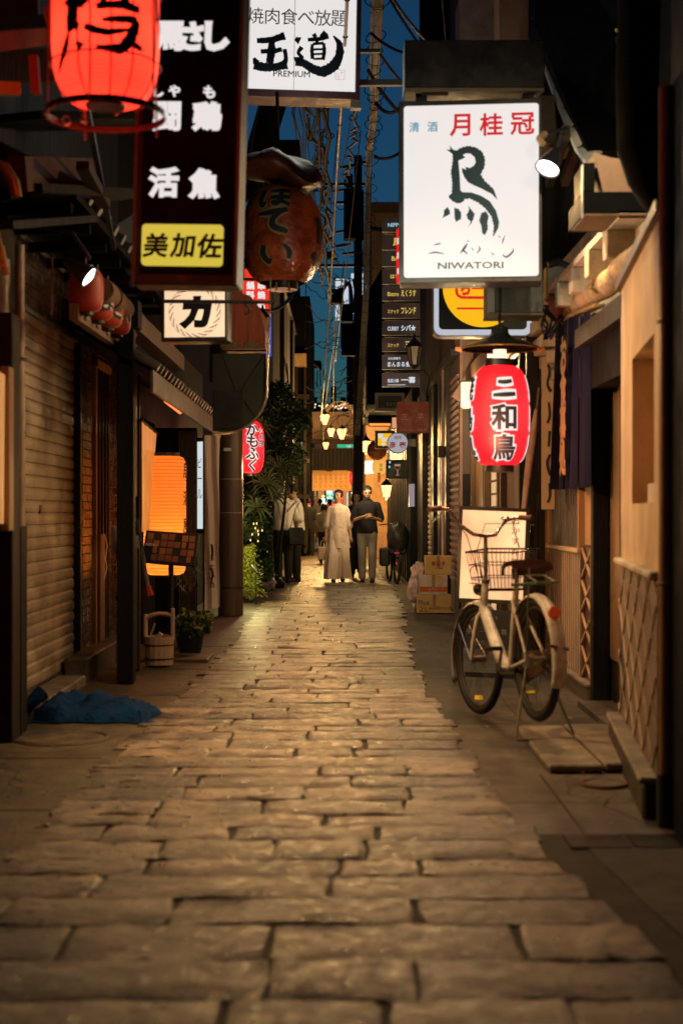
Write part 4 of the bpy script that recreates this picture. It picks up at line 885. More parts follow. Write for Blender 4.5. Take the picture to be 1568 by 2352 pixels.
neck += [(1061, 441), (1082, 443), (1104, 451), (1124, 465), (1138, 487), (1145, 512), (1143, 525), (1133, 543)] + scal([(1133, 543), (1130, 520), (1126, 498), (1114, 480), (1100, 467), (1080, 458), (1066, 460), (1056, 466), (1040, 464)], 1.6)[1:]
tm = MB()
body = [(1037, 460), (1031, 455), (1030, 450), (1038, 443)] + scal([(1038, 443), (1039, 420), (1036, 395), (1040, 370), (1040, 356)], 1.6) + [(1034, 350), (1024, 343), (1034, 344), (1032, 334), (1040, 344), (1050, 346)] + scal([(1050, 346), (1060, 340), (1075, 337), (1092, 341), (1105, 350), (1112, 366), (1111, 384), (1102, 402)], 1.8) + scal([(1102, 402), (1112, 418), (1125, 430), (1134, 440)], 1.5) + [(1141, 461), (1128, 447), (1116, 441), (1104, 434), (1088, 427), (1074, 419), (1066, 408), (1061, 396), (1060, 386), (1070, 391), (1068, 384), (1078, 387), (1087, 382), (1092, 374), (1089, 362), (1080, 354), (1070, 353), (1062, 357), (1068, 362), (1061, 366), (1052, 369), (1055, 400), (1057, 438), (1062, 442), (1082, 443), (1104, 451), (1124, 464), (1138, 486), (1145, 512), (1143, 526), (1132, 545)] + scal([(1132, 545), (1134, 520), (1128, 498), (1114, 479), (1098, 466), (1078, 456), (1066, 457), (1062, 464), (1050, 467), (1037, 460)], 1.5)
poly(tm, body)
for f_ in ([(1028, 474), (1033, 484), (1034, 492), (1026, 496), (1013, 502), (1018, 494), (1019, 482)], [(1042, 476), (1053, 480), (1059, 488), (1059, 504), (1051, 508), (1046, 511), (1043, 500)], [(1074, 472), (1082, 482), (1090, 492), (1087, 504), (1082, 514), (1074, 522), (1080, 510), (1073, 504), (1070, 494), (1076, 484)], [(1104, 490), (1115, 486), (1122, 498), (1119, 512), (1120, 528), (1113, 542), (1106, 538), (1104, 520), (1099, 508)]):
    poly(tm, scal(f_ + [f_[0]], .9, 6, -1)[:-1])
obj('rooster_emblem', tm, INK, g, fix=False)
tm = MB(); brush(tm, [[(X(996), Z(562), .002), (X(1005), Z(560), .004), (X(1012), Z(559), .003)], [(X(984), Z(582), .002), (X(1000), Z(579), .005), (X(1020), Z(583), .002)],
    [(X(1071), Z(553), .001), (X(1076), Z(555), .004)], [(X(1056), Z(583), .002), (X(1066), Z(570), .008), (X(1072), Z(560), .003)], [(X(1062), Z(574), .006), (X(1073), Z(584), .003)], [(X(1082), Z(569), .002), (X(1086), Z(576), .003)], [(X(1098), Z(566), .001), (X(1101), Z(574), .005), (X(1094), Z(583), .002)],
    [(X(1158), Z(542), .001), (X(1154), Z(554), .004), (X(1152), Z(562), .001)], [(X(1143), Z(543), .002), (X(1148), Z(548), .002)], [(X(1127), Z(582), .002), (X(1133), Z(587), .004)], [(X(1152), Z(586), .002), (X(1162), Z(592), .006), (X(1176), Z(580), .005), (X(1176), Z(572), .001)]], y=-.011)
obj('brush_characters', tm, flat('violet_ink', (.04, .03, .16)), g, fix=False)
obj('character', text(MB(), 'NIWATORI', X(1080), Z(610), 15.5 * s, w=150 * s, bold=.02, y=-.011), flat('slate_ink', (.03, .06, .09)), g, fix=False)
lamp(g, (-.3, -.5, Z(700)), 22, (1, .9, .82), .3)  # added light, unseen, under the sign face to brighten the alley
hb = thing('sign_canopy_beam', 'black boxed beam above the rooster sign carrying its hangers', 'beam', at(1088, 155, 9.05))
s9 = 9.05 / F
bx('beam', BLACK, hb, -160 * s9, 160 * s9, -.05, .25, -52 * s9, 58 * s9, bevel=.006); bx('lower_trim', mat('brown_trim', (.09, .07, .05), .5), hb, -158 * s9, 158 * s9, -.055, -.0, -60 * s9, -52.5 * s9)
for px in (968, 1215): obj('hanger', MB().bar(((px - 1088) * s9, .08, -52 * s9), ((px - 1088) * s9, .08, -78 * s9), .07, .05), BLACK, hb)
bx('ragged_edge', DARKW, hb, -120 * s9, -60 * s9, -.04, .0, -66 * s9, -60.5 * s9)
sg = thing('red_side_sign', 'narrow red lit sign edge peeping out left of the rooster sign', 'sign', at(929, 585, 9.9), (0, 0, math.radians(-70)))
bx('lit_panel', REDL2, sg, -.08, .08, -.03, .03, -.19, .19)
for z in (-.11, .0, .1): obj('character', MB().box(-.05, .05, -.036, -.031, z - .02, z + .02), SIGNW, sg)
# clip lamp at the right of the rooster sign
s2 = spot_lamp('clip_lamp', 'white clip lamp with a glowing face at the right edge of the rooster sign', at(1256, 388, 8.6), (-.38, -.35, -.8), .145 * .55, 115, (1, .54, .24), spot=155, sz=.06)
obj('clip', MB().tube([(-.02, .04, .16), (-.04, .06, .2), (.0, .1, .24)], .022, 6), mat('ochre_clip', (.4, .28, .16), .5), s2); obj('arm', MB().tube([(0, .1, .24), (.15, .2, .3)], .012, 6), DKSTEEL, s2)
# yellow disc sign
d = 11.2
g = thing('yellow_disc_sign', 'black lit sign with a big yellow disc and red lettering under the rooster sign', 'sign', at(1108, 640, d)); s = d / F
X = lambda px: (px - 1108) * s; Z = lambda pyy: (640 - pyy) * s
obj('box', MB().prism(rrect(X(994), X(1222), Z(772), Z(560), .06), .002, .2), GREYMET, g); obj('white_edge', MB().prism(rrect(X(996), X(1220), Z(770), Z(562), .06), -.004, .0015), glow('soft_white_edge', (.8, .85, .95), .6), g)
obj('dark_face', MB().prism(rrect(X(1007), X(1209), Z(757), Z(575), .035), -.008, -.0045), mat('green_black', (.012, .03, .025), .4, bump=0), g)
obj('yellow_disc', MB().lathe([(0, 0), (92 * s, 0)], 48, Matrix.Translation((X(1108), -.011, Z(660))) @ Matrix.Rotation(math.radians(90), 4, 'X')), YELL2, g)
tm = MB(); brush(tm, [[(X(1048), Z(640), .011), (X(1048), Z(672), .011), (X(1056), Z(682), .011), (X(1075), Z(684), .011), (X(1180), Z(684), .011)], [(X(1048), Z(709), .008), (X(1168), Z(709), .008)]], y=-.014)
obj('red_line', tm, glow('red_print_lit', (1, .02, .03), .7), g, fix=False)
obj('character', text(MB(), 'らーめん', X(1112), Z(662), 36 * s, w=110 * s, bold=.05, y=-.0145), glow('red_print_lit', (1, .02, .03), .7), g, fix=False)
# grey conduit box
g = thing('grey_cable_box', 'dark grey metal box below the rooster sign in front of the yellow disc sign', 'electrical box', at(1185, 684, 9.6)); s = 9.6 / F
bx('casing', mat('slate_box', (.05, .06, .06), .4, metal=.2), g, -65 * s, 62 * s, 0, .3, -34 * s, 40 * s, bevel=.005); bx('edge_strip', mat('brown_trim', (.09, .07, .05)), g, -66 * s, 63 * s, -.006, .3, -40 * s, -34.5 * s)
bx('end_plate', GREYMET, g, -66 * s, -50 * s, -.008, -.001, -33 * s, 38 * s)
# red 二和鳥 lantern with enamel shade
d = 9.6; c = at(1147, 955, d)
g = thing('rooster_restaurant_lantern', 'red paper lantern with three white-edged black characters under a black enamel shade', 'lantern', c)
RR, RH = .198, .68; TF = lambda z: lantern_r(z, RR, RH, 3.0)
obj('lantern_paper', MB().lathe([(TF(-RH / 2 + RH * i / 64) * (.985 if i % 2 else 1), -RH / 2 + RH * i / 64) for i in range(65)], 40), paper(glow('lit_scarlet_paper', (.95, .012, .03), .48, vary=.2, scale=14), (.9, .05, .06)), g, smooth=True)
for rz, st in ((0.03, '　和鳥'), (-1.6, '焼鳥処'), (1.65, '飛鳥亭')):
    for nm, b_, m_, e in (('outline', .085, SIGNW, .002), ('character', .02, BLACKP, .006)):
        obj(nm, wrap(text(MB(), st, 0, -.02, .165 + b_ * .35, rows=.2, bold=b_ * 1.5, y=0), TF, 12, e * 1.6), m_, g, fix=False, rot=(0, 0, rz))
for nm, k_, m_, e in (('outline', 2.5, SIGNW, .003), ('character', 1, BLACKP, .009)):
    tm = MB(); brush(tm, [[(-.045 - .012 * (k_ > 1), .215, .011 * k_), (.0, .212, .014 * k_), (.05 + .012 * (k_ > 1), .22, .012 * k_)], [(-.075 - .012 * (k_ > 1), .125, .01 * k_), (.0, .128, .015 * k_), (.07 + .012 * (k_ > 1), .133, .013 * k_)]], y=0); obj(nm, wrap(tm, TF, 10, e), m_, g, fix=False, rot=(0, 0, .06))
for z, q in ((-.35, -1), (.35, 1)): obj('rim', MB().lathe([(0, z - .03), (.095, z - .03), (.095, z + .03), (0, z + .03)], 24), BLACK, g, smooth=True)
zt = az(800, d) - c.z
obj('enamel_shade', MB().lathe([(.26, zt - .005), (.265, zt + .005), (.2, zt + .035), (.09, zt + .07), (.06, zt + .1), (.055, zt + .14), (.03, zt + .15), (0, zt + .15)], 32), mat('black_enamel', (.012, .014, .013), .25), g, smooth=True)
obj('shade_rim', MB().ring((0, 0, zt - .004), .262, .005, n=36), mat('brass', (.5, .3, .1)), g, smooth=True)
obj('bulb', MB().tube([(0, 0, zt - .01), (0, 0, .36)], .045, 12), glow('shade_bulb', (1, .75, .5), 1.5), g, smooth=True)
obj('hanger', MB().tube([(0, 0, zt + .15), (0, 0, zt + .42)], .01, 6), BLACK, g)
for sx in (-1, 1): obj('finial', MB().tube([(sx * .255, 0, zt - .01), (sx * .3, 0, zt - .002)], [.02, .014], 8), mat('orange_tip', (.7, .35, .12)), g)
lamp(g, (0, 0, 0), 1.4, (1, .7, .7), .04); lamp(g, (-.1, -.3, -.2), 22, (1, .3, .18), .12); 
# ================================================================ RIGHT BUILDINGS
def wall_frame(A, B):
    A = Vector((A[0], A[1], 0)); B = Vector((B[0], B[1], 0)); return A, math.atan2(B.y - A.y, B.x - A.x), (B - A).length, (B - A).normalized()
def wt(A, u, px):   # distance along the wall at which the sight line through column px meets it
    k = (px - CX) / F; return (k * A.y - A.x) / (u.x - k * u.y)
# ---- near cream building
A, th, LN, u = wall_frame((1.50, 7.62), (1.28, 5.72))
rA = thing('cream_plaster_building', 'cream plastered shop wall with a recessed window over a lined wainscot at the right edge', 'building', A, (0, 0, th))
T = lambda px: wt(A, u, px); D = lambda px: A.y + u.y * T(px); ZZ = lambda px, py: az(py, D(px))
x0, x1 = T(1451), T(1501); zt, zb = 1.98, 1.27; WT = 2.42
for a in ((0, x0, .99, WT), (x1, LN, .99, WT), (x0, x1, .99, zb), (x0, x1, zt, WT)): bx('wall', PLAST, rA, a[0], a[1], 0, .3, a[2], a[3])
bx('window_recess', PLAST, rA, x0, x1, .12, .3, zb, zt); bx('window_bar', PLASTW, rA, x0 + .36 * (x1 - x0), x0 + .36 * (x1 - x0) + .035, .07, .119, zb + .06, zt - .12, bevel=.004)
bx('window_sill', PLASTW, rA, x0 + .34 * (x1 - x0), x1 - .03, .04, .119, zb + .0, zb + .09, bevel=.004); bx('window_frame', BROWNW, rA, x1 - .05, x1 - .02, .06, .119, zb + .09, zt - .14)
bx('window_frame', BROWNW, rA, x0 + .45 * (x1 - x0), x1 - .02, .07, .119, zt - .17, zt - .14)
WAIN = mat('taupe_wainscot', (.2, .14, .11), .6, var=.2, scale=3)
bx('wainscot', WAIN, rA, 0, LN, -.012, .28, .165, .955); bx('wainscot_cap', PLASTW, rA, -.005, LN, -.045, .28, .956, .988, bevel=.008)
bx('wall_return', PLAST, rA, -.06, -.001, -.0, .5, .99, WT); bx('wainscot_return', WAIN, rA, -.06, -.001, .0, .5, 0, .988)
bx('plinth', CONC, rA, 0, LN, -.07, .28, -.05, .13, bevel=.012); bx('plinth_cap', CONC2, rA, 0, LN, -.085, .28, .131, .16, bevel=.008)
LNE = mat('pale_batten', (.6, .44, .32), .6)
k = 0; xx = -1.2
while xx < LN + 1.2:
    for sgn in (-1, 1):
        a = Vector((xx, -.0155, .17)); b = Vector((xx + sgn * 1.15, -.0155, .95)); t0, t1 = 0, 1
        if abs(b.x - a.x) > 0:
            for lim, s_ in ((0, 1), (LN, -1)):
                pass
        seg = [a.lerp(b, i / 60) for i in range(61)]; seg = [p for p in seg if 0 <= p.x <= LN]
        if len(seg) > 1: obj('batten', MB().bar(seg[0], seg[-1], .009, .005), LNE, rA)
    xx += .42
bx('wall_coping', BROWNW, rA, -.06, LN + .1, -.03, .31, WT + .001, WT + .05)
bx('side_wall', BLACKM, rA, LN + .12, LN + 3, .03, .3, 0, 6)
dp = thing('downpipe', 'brown round downpipe running the full height at the right edge', 'pipe', (ax(1531, 5.6), 5.6, 0))
obj('pipe', MB().tube([(0, 0, .0), (0, 0, 2.9)], .034, 12), BROWNMET, dp, smooth=True); obj('pipe', MB().tube([(.115, .05, .12), (.115, .05, 4)], .05, 12), mat('dark_pipe', (.05, .03, .015), .5), dp, smooth=True)
obj('collar', MB().tube([(0, 0, .0), (0, 0, .2)], .042, 12), DKSTEEL, dp, smooth=True)
for z in (.95, 1.98): obj('bracket', MB().ring((0, 0, z), .037, .007, n=14), BROWNMET, dp)
bx('foot_block', CONC, dp, .045, .3, -.15, .25, -.02, .2, bevel=.015)
# ---- doorway and dark-lattice building
rB = thing('lattice_window_building', 'restaurant front with a dark doorway, lattice window and diamond-trellis wainscot beside the bicycle', 'building', (1.64, 11.0, 0))
def WB(x0, x1, y0, y1, z0, z1): return (x0 - 1.64, x1 - 1.64, y0 - 11, y1 - 11, z0, z1)
bx('doorway_back', BLACKM, rB, *WB(1.95, 2.1, 7.7, 9.1, 0, 2.6)); bx('door_panel', mat('dim_brown_door', (.22, .13, .06), .5, streak=(5, 5, .4)), rB, *WB(1.71, 1.75, 8.62, 9.3, .3, 2.35)); bx('door_post', DARKW, rB, *WB(1.68, 1.74, 8.56, 8.615, 0, 2.4)); bx('door_base', DARKW, rB, *WB(1.72, 1.76, 8.62, 9.3, .0, .3))
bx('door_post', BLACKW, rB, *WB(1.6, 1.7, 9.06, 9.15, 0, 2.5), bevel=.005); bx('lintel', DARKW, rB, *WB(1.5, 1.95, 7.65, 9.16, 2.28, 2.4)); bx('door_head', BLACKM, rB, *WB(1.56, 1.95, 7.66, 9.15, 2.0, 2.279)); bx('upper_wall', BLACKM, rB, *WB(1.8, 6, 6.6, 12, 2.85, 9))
bx('doorstep', CONC, rB, *WB(1.5, 1.98, 7.75, 9.05, -.02, .03))
bx('wall', GREYP, rB, *WB(1.66, 2.6, 9.16, 11.9, 0, 3.0)); bx('wall_upper', PLASTW, rB, *WB(1.64, 1.659, 9.16, 11.9, 1.92, 3.1))
bx('wainscot', mat('grey_wainscot', (.19, .165, .15), .6, streak=(6, 6, .5)), rB, *WB(1.62, 1.659, 9.62, 11.05, .12, .95)); bx('wainscot_cap', PALEW, rB, *WB(1.585, 1.659, 9.6, 11.07, .951, .985), bevel=.006)
bx('plinth', CONC, rB, *WB(1.59, 1.659, 9.16, 11.05, -.02, .1), bevel=.01); bx('plinth_cap', CONC2, rB, *WB(1.57, 1.658, 9.16, 11.05, .101, .119))
for i in range(15): bx('batten', LNE, rB, *WB(1.614, 1.619, 9.68 + i * .095, 9.685 + i * .095, .13, .94))
bx('trellis_back', mat('dark_red_panel', (.06, .02, .015), .5), rB, *WB(1.63, 1.659, 9.17, 9.6, .12, 1.0))
bx('trellis_frame', BROWNW, rB, *WB(1.605, 1.629, 9.56, 9.59, .12, 1.0)); bx('trellis_frame', BROWNW, rB, *WB(1.605, 1.629, 9.18, 9.21, .12, 1.0))
for i in range(4):
    for sgn in (-1, 1):
        z0_ = .13 + i * .22; ya, yb = (9.2, 9.57) if sgn > 0 else (9.57, 9.2); obj('trellis_lath', MB().bar((1.615 - 1.64, ya - 11, z0_), (1.615 - 1.64, yb - 11, z0_ + .2), .014, .014), mat('tan_lath', (.42, .3, .18), .6), rB)
bx('window_back', mat('smoked_glass', (.06, .05, .05), .3), rB, *WB(1.651, 1.6595, 9.75, 11.0, .99, 1.9))
for i in range(17): bx('lattice_slat', mat('grey_slat', (.13, .12, .11), .5), rB, *WB(1.62, 1.65, 9.75 + i * .075, 9.78 + i * .075, .99, 1.9))
bx('window_post', HONEYW, rB, *WB(1.6, 1.66, 9.62, 9.66, .986, 2.0)); bx('panel', mat('tan_panel', (.3, .2, .1), .6), rB, *WB(1.64, 1.66, 9.2, 9.6, 1.01, 2.0))
bx('window_post', HONEYW, rB, *WB(1.6, 1.66, 11.05, 11.2, 0, 2.3), bevel=.005)
# eave beam running above (diagonal in view), brackets, AC
eb = thing('log_beam', 'rough log eave beam sloping away above the navy curtain', 'beam', (1.45, 8, 2.3))
a = at(1505, 560, 7.0) - eb.location; b = at(1268, 752, 11.5) - eb.location
obj('log', MB().tube([a.lerp(b, i / 14) + Vector((R.uniform(-.012, .012), 0, R.uniform(-.012, .012))) for i in range(15)], [.075 + R.uniform(-.008, .008) for _ in range(15)], 12), mat('bark', (.42, .28, .17), .85, var=.5, scale=8, bump=1, bscale=25), eb, smooth=True)
for t in (.35, .62): 
    q = a.lerp(b, t); obj('brass_hook', MB().tube([q + Vector((-.08, 0, .02)), q + Vector((-.1, 0, -.03)), q + Vector((-.06, -.02, -.06))], .012, 6), mat('brass', (.5, .3, .1)), eb)
ue = thing('plastered_eave', 'pale plastered eave underside with projecting beam ends above the navy curtain', 'eave', (1.5, 8.5, 2.8))
def ub(nm, m, a, b, wx, wz): obj(nm, MB().bar(Vector(a) - ue.location, Vector(b) - ue.location, wx, wz), m, ue, bevel=.004)
bx('soffit', PLASTW, ue, -.02, .8, -.9, 6.0, -.0, .04); bx('plaster_face', PLASTW, ue, .13, .2, -.9, 3.4, -.5, -.001)
for i, pyy in enumerate((0, 1, 2, 3, 4)): bx('beam_end', PLASTW, ue, -.03, .128, -.6 + i * .6, -.48 + i * .6, -.16, -.001, bevel=.006)
for i in range(4): bx('stepped_moulding', PLASTW, ue, -.02 + i * .04, .129, 2.3 - i * .001, 6, -.18 - i * .13, -.08 - i * .13, bevel=.01)
bx('vent', BLACK, ue, .12, .129, -.35, -.2, -.3, -.2); bx('vent', BLACK, ue, .12, .129, -.3, -.15, -.48, -.38); obj('conduit', MB().tube([(.1, -.8, -.33), (.1, .2, -.33), (.1, .3, -.48), (.1, 3, -.48)], .012, 6), GREYMET, ue)
kb2 = thing('timber_roof_box', 'dark boxed timber bracket with a curved tan soffit at the upper right', 'roof', at(1425, 440, 7.6))
s = 7.6 / F
bx('box', BLACKM, kb2, -86 * s, 90 * s, 0, .5, -52 * s, 0, bevel=.005); bx('lower_trim', BROWNW, kb2, -84 * s, 90 * s, -.02, .4, -57 * s, -52.5 * s)
bx('end_plate', mat('dim_steel', (.3, .3, .28), .5, metal=.3), kb2, -90 * s, -86.5 * s, -.005, .02, -60 * s, 62 * s); bx('end_block', BLACKM, kb2, -86 * s, -60 * s, .0, .3, 0.001, 66 * s)
sf = MB(); sf.prism([(-60 * s, 92 * s), (-20 * s, 80 * s), (20 * s, 75 * s), (50 * s, 60 * s), (90 * s, 20 * s), (90 * s, 1 * s), (-40 * s, 1 * s)], .02, .3); obj('soffit', sf, mat('tan_soffit', (.2, .12, .075), .7), kb2)
du = thing('black_duct', 'fat black curved duct hanging at the upper right corner', 'duct', at(1450, 250, 6.6)); s = 6.6 / F
obj('duct', MB().tube([(20 * s, 0, 400 * s), (12 * s, 0, 60 * s), (15 * s, 0, -90 * s), (35 * s, 0, -150 * s), (75 * s, .1, -185 * s), (120 * s, .2, -200 * s)], .1, 16), BLACKM, du, smooth=True)
dk = thing('roof_overhang', 'black roof overhang with a pale stepped tile edge at the upper right', 'roof', (1.2, 8.2, 3.5))
def dq(px, py, d_): return at(px, py, d_) - dk.location
mb = MB(); top = [dq(1228, -120, 12.0), dq(1228, 60, 11.0), dq(1270, 160, 10), dq(1310, 260, 9.2), dq(1350, 345, 8.6), dq(1510, 350, 8.4), dq(1700, 350, 8.2), dq(1700, -120, 8.2)]
mb.add(top + [p + Vector((0, .4, .05)) for p in top], [tuple(range(8))] + [(i, (i + 1) % 8, (i + 1) % 8 + 8, i + 8) for i in range(8)]); obj('roof_board', mb, BLACKM, dk)
edge = [(1222, 40, 11.3), (1236, 105, 10.9), (1252, 160, 10.3), (1268, 205, 9.9), (1286, 250, 9.5), (1304, 295, 9.1), (1322, 340, 8.8), (1345, 372, 8.5)]
for (p, q) in zip(edge, edge[1:]):
    a = dq(*p); b = dq(*q); obj('edge_tile', MB().add([a, b, b + Vector((.1, 0, .06)), a + Vector((.085, 0, .02))] + [v + Vector((0, .06, 0)) for v in (a, b, b + Vector((.1, 0, .06)), a + Vector((.085, 0, .02)))], [(0, 1, 2, 3), (7, 6, 5, 4), (0, 4, 5, 1), (2, 6, 7, 3), (0, 3, 7, 4), (1, 5, 6, 2)]), mat('pale_grey_tile', (.62, .66, .62), .7), dk)
for i in range(6): obj('rafter', MB().bar(dq(1260 + i * 35, 420 - i * 2, 9.6 - i * .2), dq(1300 + i * 35, 300, 9.0), .05, .08), mat('dark_rafter', (.06, .045, .035), .6), dk)
bk2 = thing('hanging_timber_box', 'brown timber box bracket beside the right edge of the rooster sign', 'box', at(1285, 270, 9.8)); s = 9.8 / F
bx('box', mat('umber_box', (.09, .06, .04), .6), bk2, -48 * s, 25 * s, 0, .3, -60 * s, 52 * s, bevel=.005); bx('base_board', HONEYW, bk2, -52 * s, 28 * s, -.02, .3, -70 * s, -60.5 * s); bx('edge_strip', STEEL, bk2, -58 * s, -49 * s, -.01, .1, -68 * s, 48 * s)
s3 = spot_lamp('corner_spotlight', 'spotlight with bright glints hung high at the upper right corner', at(1432, 100, 6.9), (-.3, .7, -.4), .05, 60, (1, .72, .5), spot=120, gm=LAMPY)
obj('reflector', MB().bar((-.03, -.02, .07), (.02, -.02, -.05), .02, .03), mat('yellow_glint', (.75, .7, .2), .2), s3); obj('arm', MB().tube([(0, 0, .05), (.13, 0, .3), (.2, 0, .5)], .02, 8), GREYMET, s3); obj('arm', MB().tube([(.05, 0, -.0), (.03, .0, -.2), (.08, 0, -.3)], .01, 6), RUST, s3)
# AC unit and meter boxes
acu = thing('meter_box', 'pale grey electric meter box with a dark hood on the wall under the eave', 'meter box', at(1284, 645, 10.2)); s = 10.2 / F
bx('case', GREYMET, acu, -30 * s, 26 * s, 0, .16, -38 * s, 36 * s, bevel=.01); bx('lid', mat('pale_lid', (.5, .48, .44), .5), acu, -12 * s, 16 * s, -.012, -.001, -32 * s, 6 * s, bevel=.004); obj('hood', MB().tube([(-26 * s, 0, 36 * s), (0, 0, 44 * s), (26 * s, 0, 30 * s)], .025, 8), DKSTEEL, acu)
cbm = thing('cable_knot', 'tangle of black cables drooping under the meter box', 'cable', at(1262, 740, 9.9))
for i in range(6): obj('cable', MB().tube([(R.uniform(-.1, 0), 0, .12), (R.uniform(-.12, .1), -.02, -.02), (R.uniform(-.05, .08), 0, -.12), (R.uniform(0, .12), 0, .05)], .008, 5), BLACK, cbm)
# navy noren
nv = thing('navy_noren', 'long navy noren curtain with ochre lettering hanging by the doorway at right', 'curtain', (1.5, 9.3, 1.75))
pa = [at(1355, 716, 8.9), at(1282, 742, 10.2)]; pb = [at(1357, 1118, 8.9), at(1273, 1125, 10.2)]
for (t0, t1, mm, nm) in ((0, .30, NAVY, 'cloth'), (.31, .62, NAVY, 'cloth'), (.63, 1, NAVY, 'cloth')):
    vs = []; k = 12
    for i in range(k + 1):
        t = t0 + (t1 - t0) * i / k; a = pa[0].lerp(pa[1], t) - nv.location; b = pb[0].lerp(pb[1], t) - nv.location
        for j in range(9): q = a.lerp(b, j / 8); w_ = .045 * math.sin(t * 21) * (.5 + j / 16); vs.append(q + Vector((-w_, 0, -.01 * math.sin(t * 30) if j == 0 else 0)))
    mb = MB(); mb.add(vs, [(i * 9 + j, i * 9 + j + 1, i * 9 + j + 10, i * 9 + j + 9) for i in range(k) for j in range(8)]); obj(nm, mb, mm, nv, smooth=True, fix=False)
for i in range(4):  # ochre letters
    ta, tb_ = .42, .58; z0_ = .12 + i * .2
    tm = text(MB(), 'お食事処'[i], 0, 0, .26, bold=.05, y=0); q = pa[0].lerp(pa[1], .5).lerp(pb[0].lerp(pb[1], .5), .22 + i * .2) - nv.location
    dirv = (pa[0] - pa[1]).normalized(); M = Matrix.Translation(q + Vector((-.075, -.03, 0))) @ Matrix(((-dirv.x * -1, 0, 0, 0), (dirv.y, 0, 0, 0), (0, 0, 1, 0), (0, 0, 0, 1)))
    rz = math.atan2(-dirv.y, -dirv.x) + math.pi
    M = Matrix.Translation(q + Vector((-.07, -.03, 0))) @ Matrix.Rotation(math.atan2(dirv.y, dirv.x), 4, 'Z')
    obj('character', MB().add([M @ Vector(v) for v in tm.v], tm.f), OCHRE, nv, fix=False)
obj('rod', MB().tube([pa[0] - nv.location + Vector((.02, -.1, .03)), pa[1] - nv.location + Vector((0, .15, .03))], .014, 8), HONEYW, nv, smooth=True)
wbn = thing('pink_hanging_cloth', 'faded pink cloth strip hanging at the left side of the navy curtain', 'cloth', at(1283, 900, 10.4)); s = 10.4 / F
obj('cloth', MB().tube([(2 * s, 0, 165 * s), (8 * s, 0, 100 * s), (-4 * s, 0, 0), (-6 * s, 0, -130 * s)], [(.03, .015), (.03, .012), (.025, .012), (.012, .01)], 8), mat('pink_cloth', (.45, .26, .2), .9), wbn, smooth=True)
# wooden signboard with brushed strokes, posters
ws = thing('plank_signboard', 'upright pale plank signboard with black brush strokes beside the navy curtain', 'sign', at(1257, 990, 10.9), (0, 0, math.radians(-35))); s = 10.9 / F
bx('plank', PALEW, ws, -17 * s, 18 * s, 0, .03, -180 * s, 172 * s, bevel=.004); bx('cap', mat('tan_lath', (.42, .3, .18)), ws, -26 * s, 26 * s, -.06, .06, 172.5 * s, 184 * s)
tm = MB(); brush(tm, [[(.0, .52, .01), (.02, .45, .014), (.0, .36, .01), (.03, .3, .015)], [(.01, .22, .01), (.02, .12, .012), (.0, .06, .012)], [(.02, .0, .012), (.01, -.12, .01)], [(.02, -.18, .01), (0, -.25, .014), (.02, -.34, .01)], [(.02, -.4, .014), (.02, -.5, .012), (0, -.55, .01)]], y=-.004); obj('brush_strokes', tm, BLACKP, ws, fix=False)
ps = thing('poster_strip', 'column of pale posters in plastic sleeves left of the plank signboard', 'poster', at(1238, 1000, 11.3), (0, 0, math.radians(-40))); s = 11.3 / F
bx('backing', mat('pale_card', (.45, .4, .38), .4), ps, -16 * s, 14 * s, 0, .01, -180 * s, 140 * s)
for i in range(7): bx('notice', flat('notice_%d' % (i % 4), [(.6, .55, .52), (.55, .12, .12), (.5, .4, .2), (.35, .36, .5)][i % 4]), ps, -13 * s, 11 * s, -.004, -.0005, (-172 + i * 44) * s, (-134 + i * 44) * s)
fp = thing('furled_banner', 'narrow furled red and white banner leaning beside the posters', 'banner', at(1212, 1060, 10.9)); s = 10.9 / F
obj('furled_cloth', MB().tube([(18 * s, 0, 120 * s), (10 * s, 0, 60 * s), (0, 0, -20 * s), (-10 * s, 0, -110 * s)], [.012, .03, .028, .02], 8), mat('red_white_cloth', (.6, .2, .15), .8, hue=(.75, .6, .5), scale=14), fp, smooth=True); obj('pole', MB().tube([(24 * s, 0, 170 * s), (-22 * s, 0, -260 * s)], .009, 6), STEEL, fp)
# ---- wooden front
rC = thing('honey_timber_building', 'honey timber restaurant front behind the red lantern and lit stand sign', 'building', (1.5, 11.3, 0))
def WC(x0, x1, y0, y1, z0, z1): return (x0 - 1.5, x1 - 1.5, y0 - 11.3, y1 - 11.3, z0, z1)
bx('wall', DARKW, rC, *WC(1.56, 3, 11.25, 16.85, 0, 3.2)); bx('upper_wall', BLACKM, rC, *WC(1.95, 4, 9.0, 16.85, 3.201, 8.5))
bx('door_panel', HONEYW, rC, *WC(1.52, 1.559, 14.9, 16.1, .05, 2.7)); bx('door_panel', BROWNW, rC, *WC(1.52, 1.559, 11.9, 13.1, .05, 2.7))
bx('lit_paper_screen', glow('warm_paper_screen', (1, .6, .28), .7, vary=.2), rC, *WC(1.535, 1.559, 13.5, 14.6, .05, 2.7))
for i in range(12): bx('lattice_slat', BROWNW, rC, *WC(1.51, 1.534, 13.5, 14.6, .1 + i * .13, .12 + i * .13))
for yy in (11.3, 11.75, 13.15, 13.45, 14.65, 14.8, 16.15): bx('post', BROWNW if yy > 12 else DARKW, rC, *WC(1.47, 1.56, yy, yy + .09, 0, 2.75), bevel=.005)
bx('lintel', BROWNW, rC, *WC(1.46, 1.56, 11.3, 16.8, 2.751, 2.9)); bx('roof_slab', mat('pale_column', (.42, .38, .4), .8), rC, *WC(1.2, 1.9, 14.5, 15, 3.6, 6.5))
bx('pale_column', PLAST, rC, *WC(1.35, 1.62, 12.2, 12.6, 3.3, 6.5)); bx('pale_column', mat('pale_column', (.42, .38, .4)), rC, *WC(1.5, 1.6, 13.6, 13.9, 3.3, 6.5))
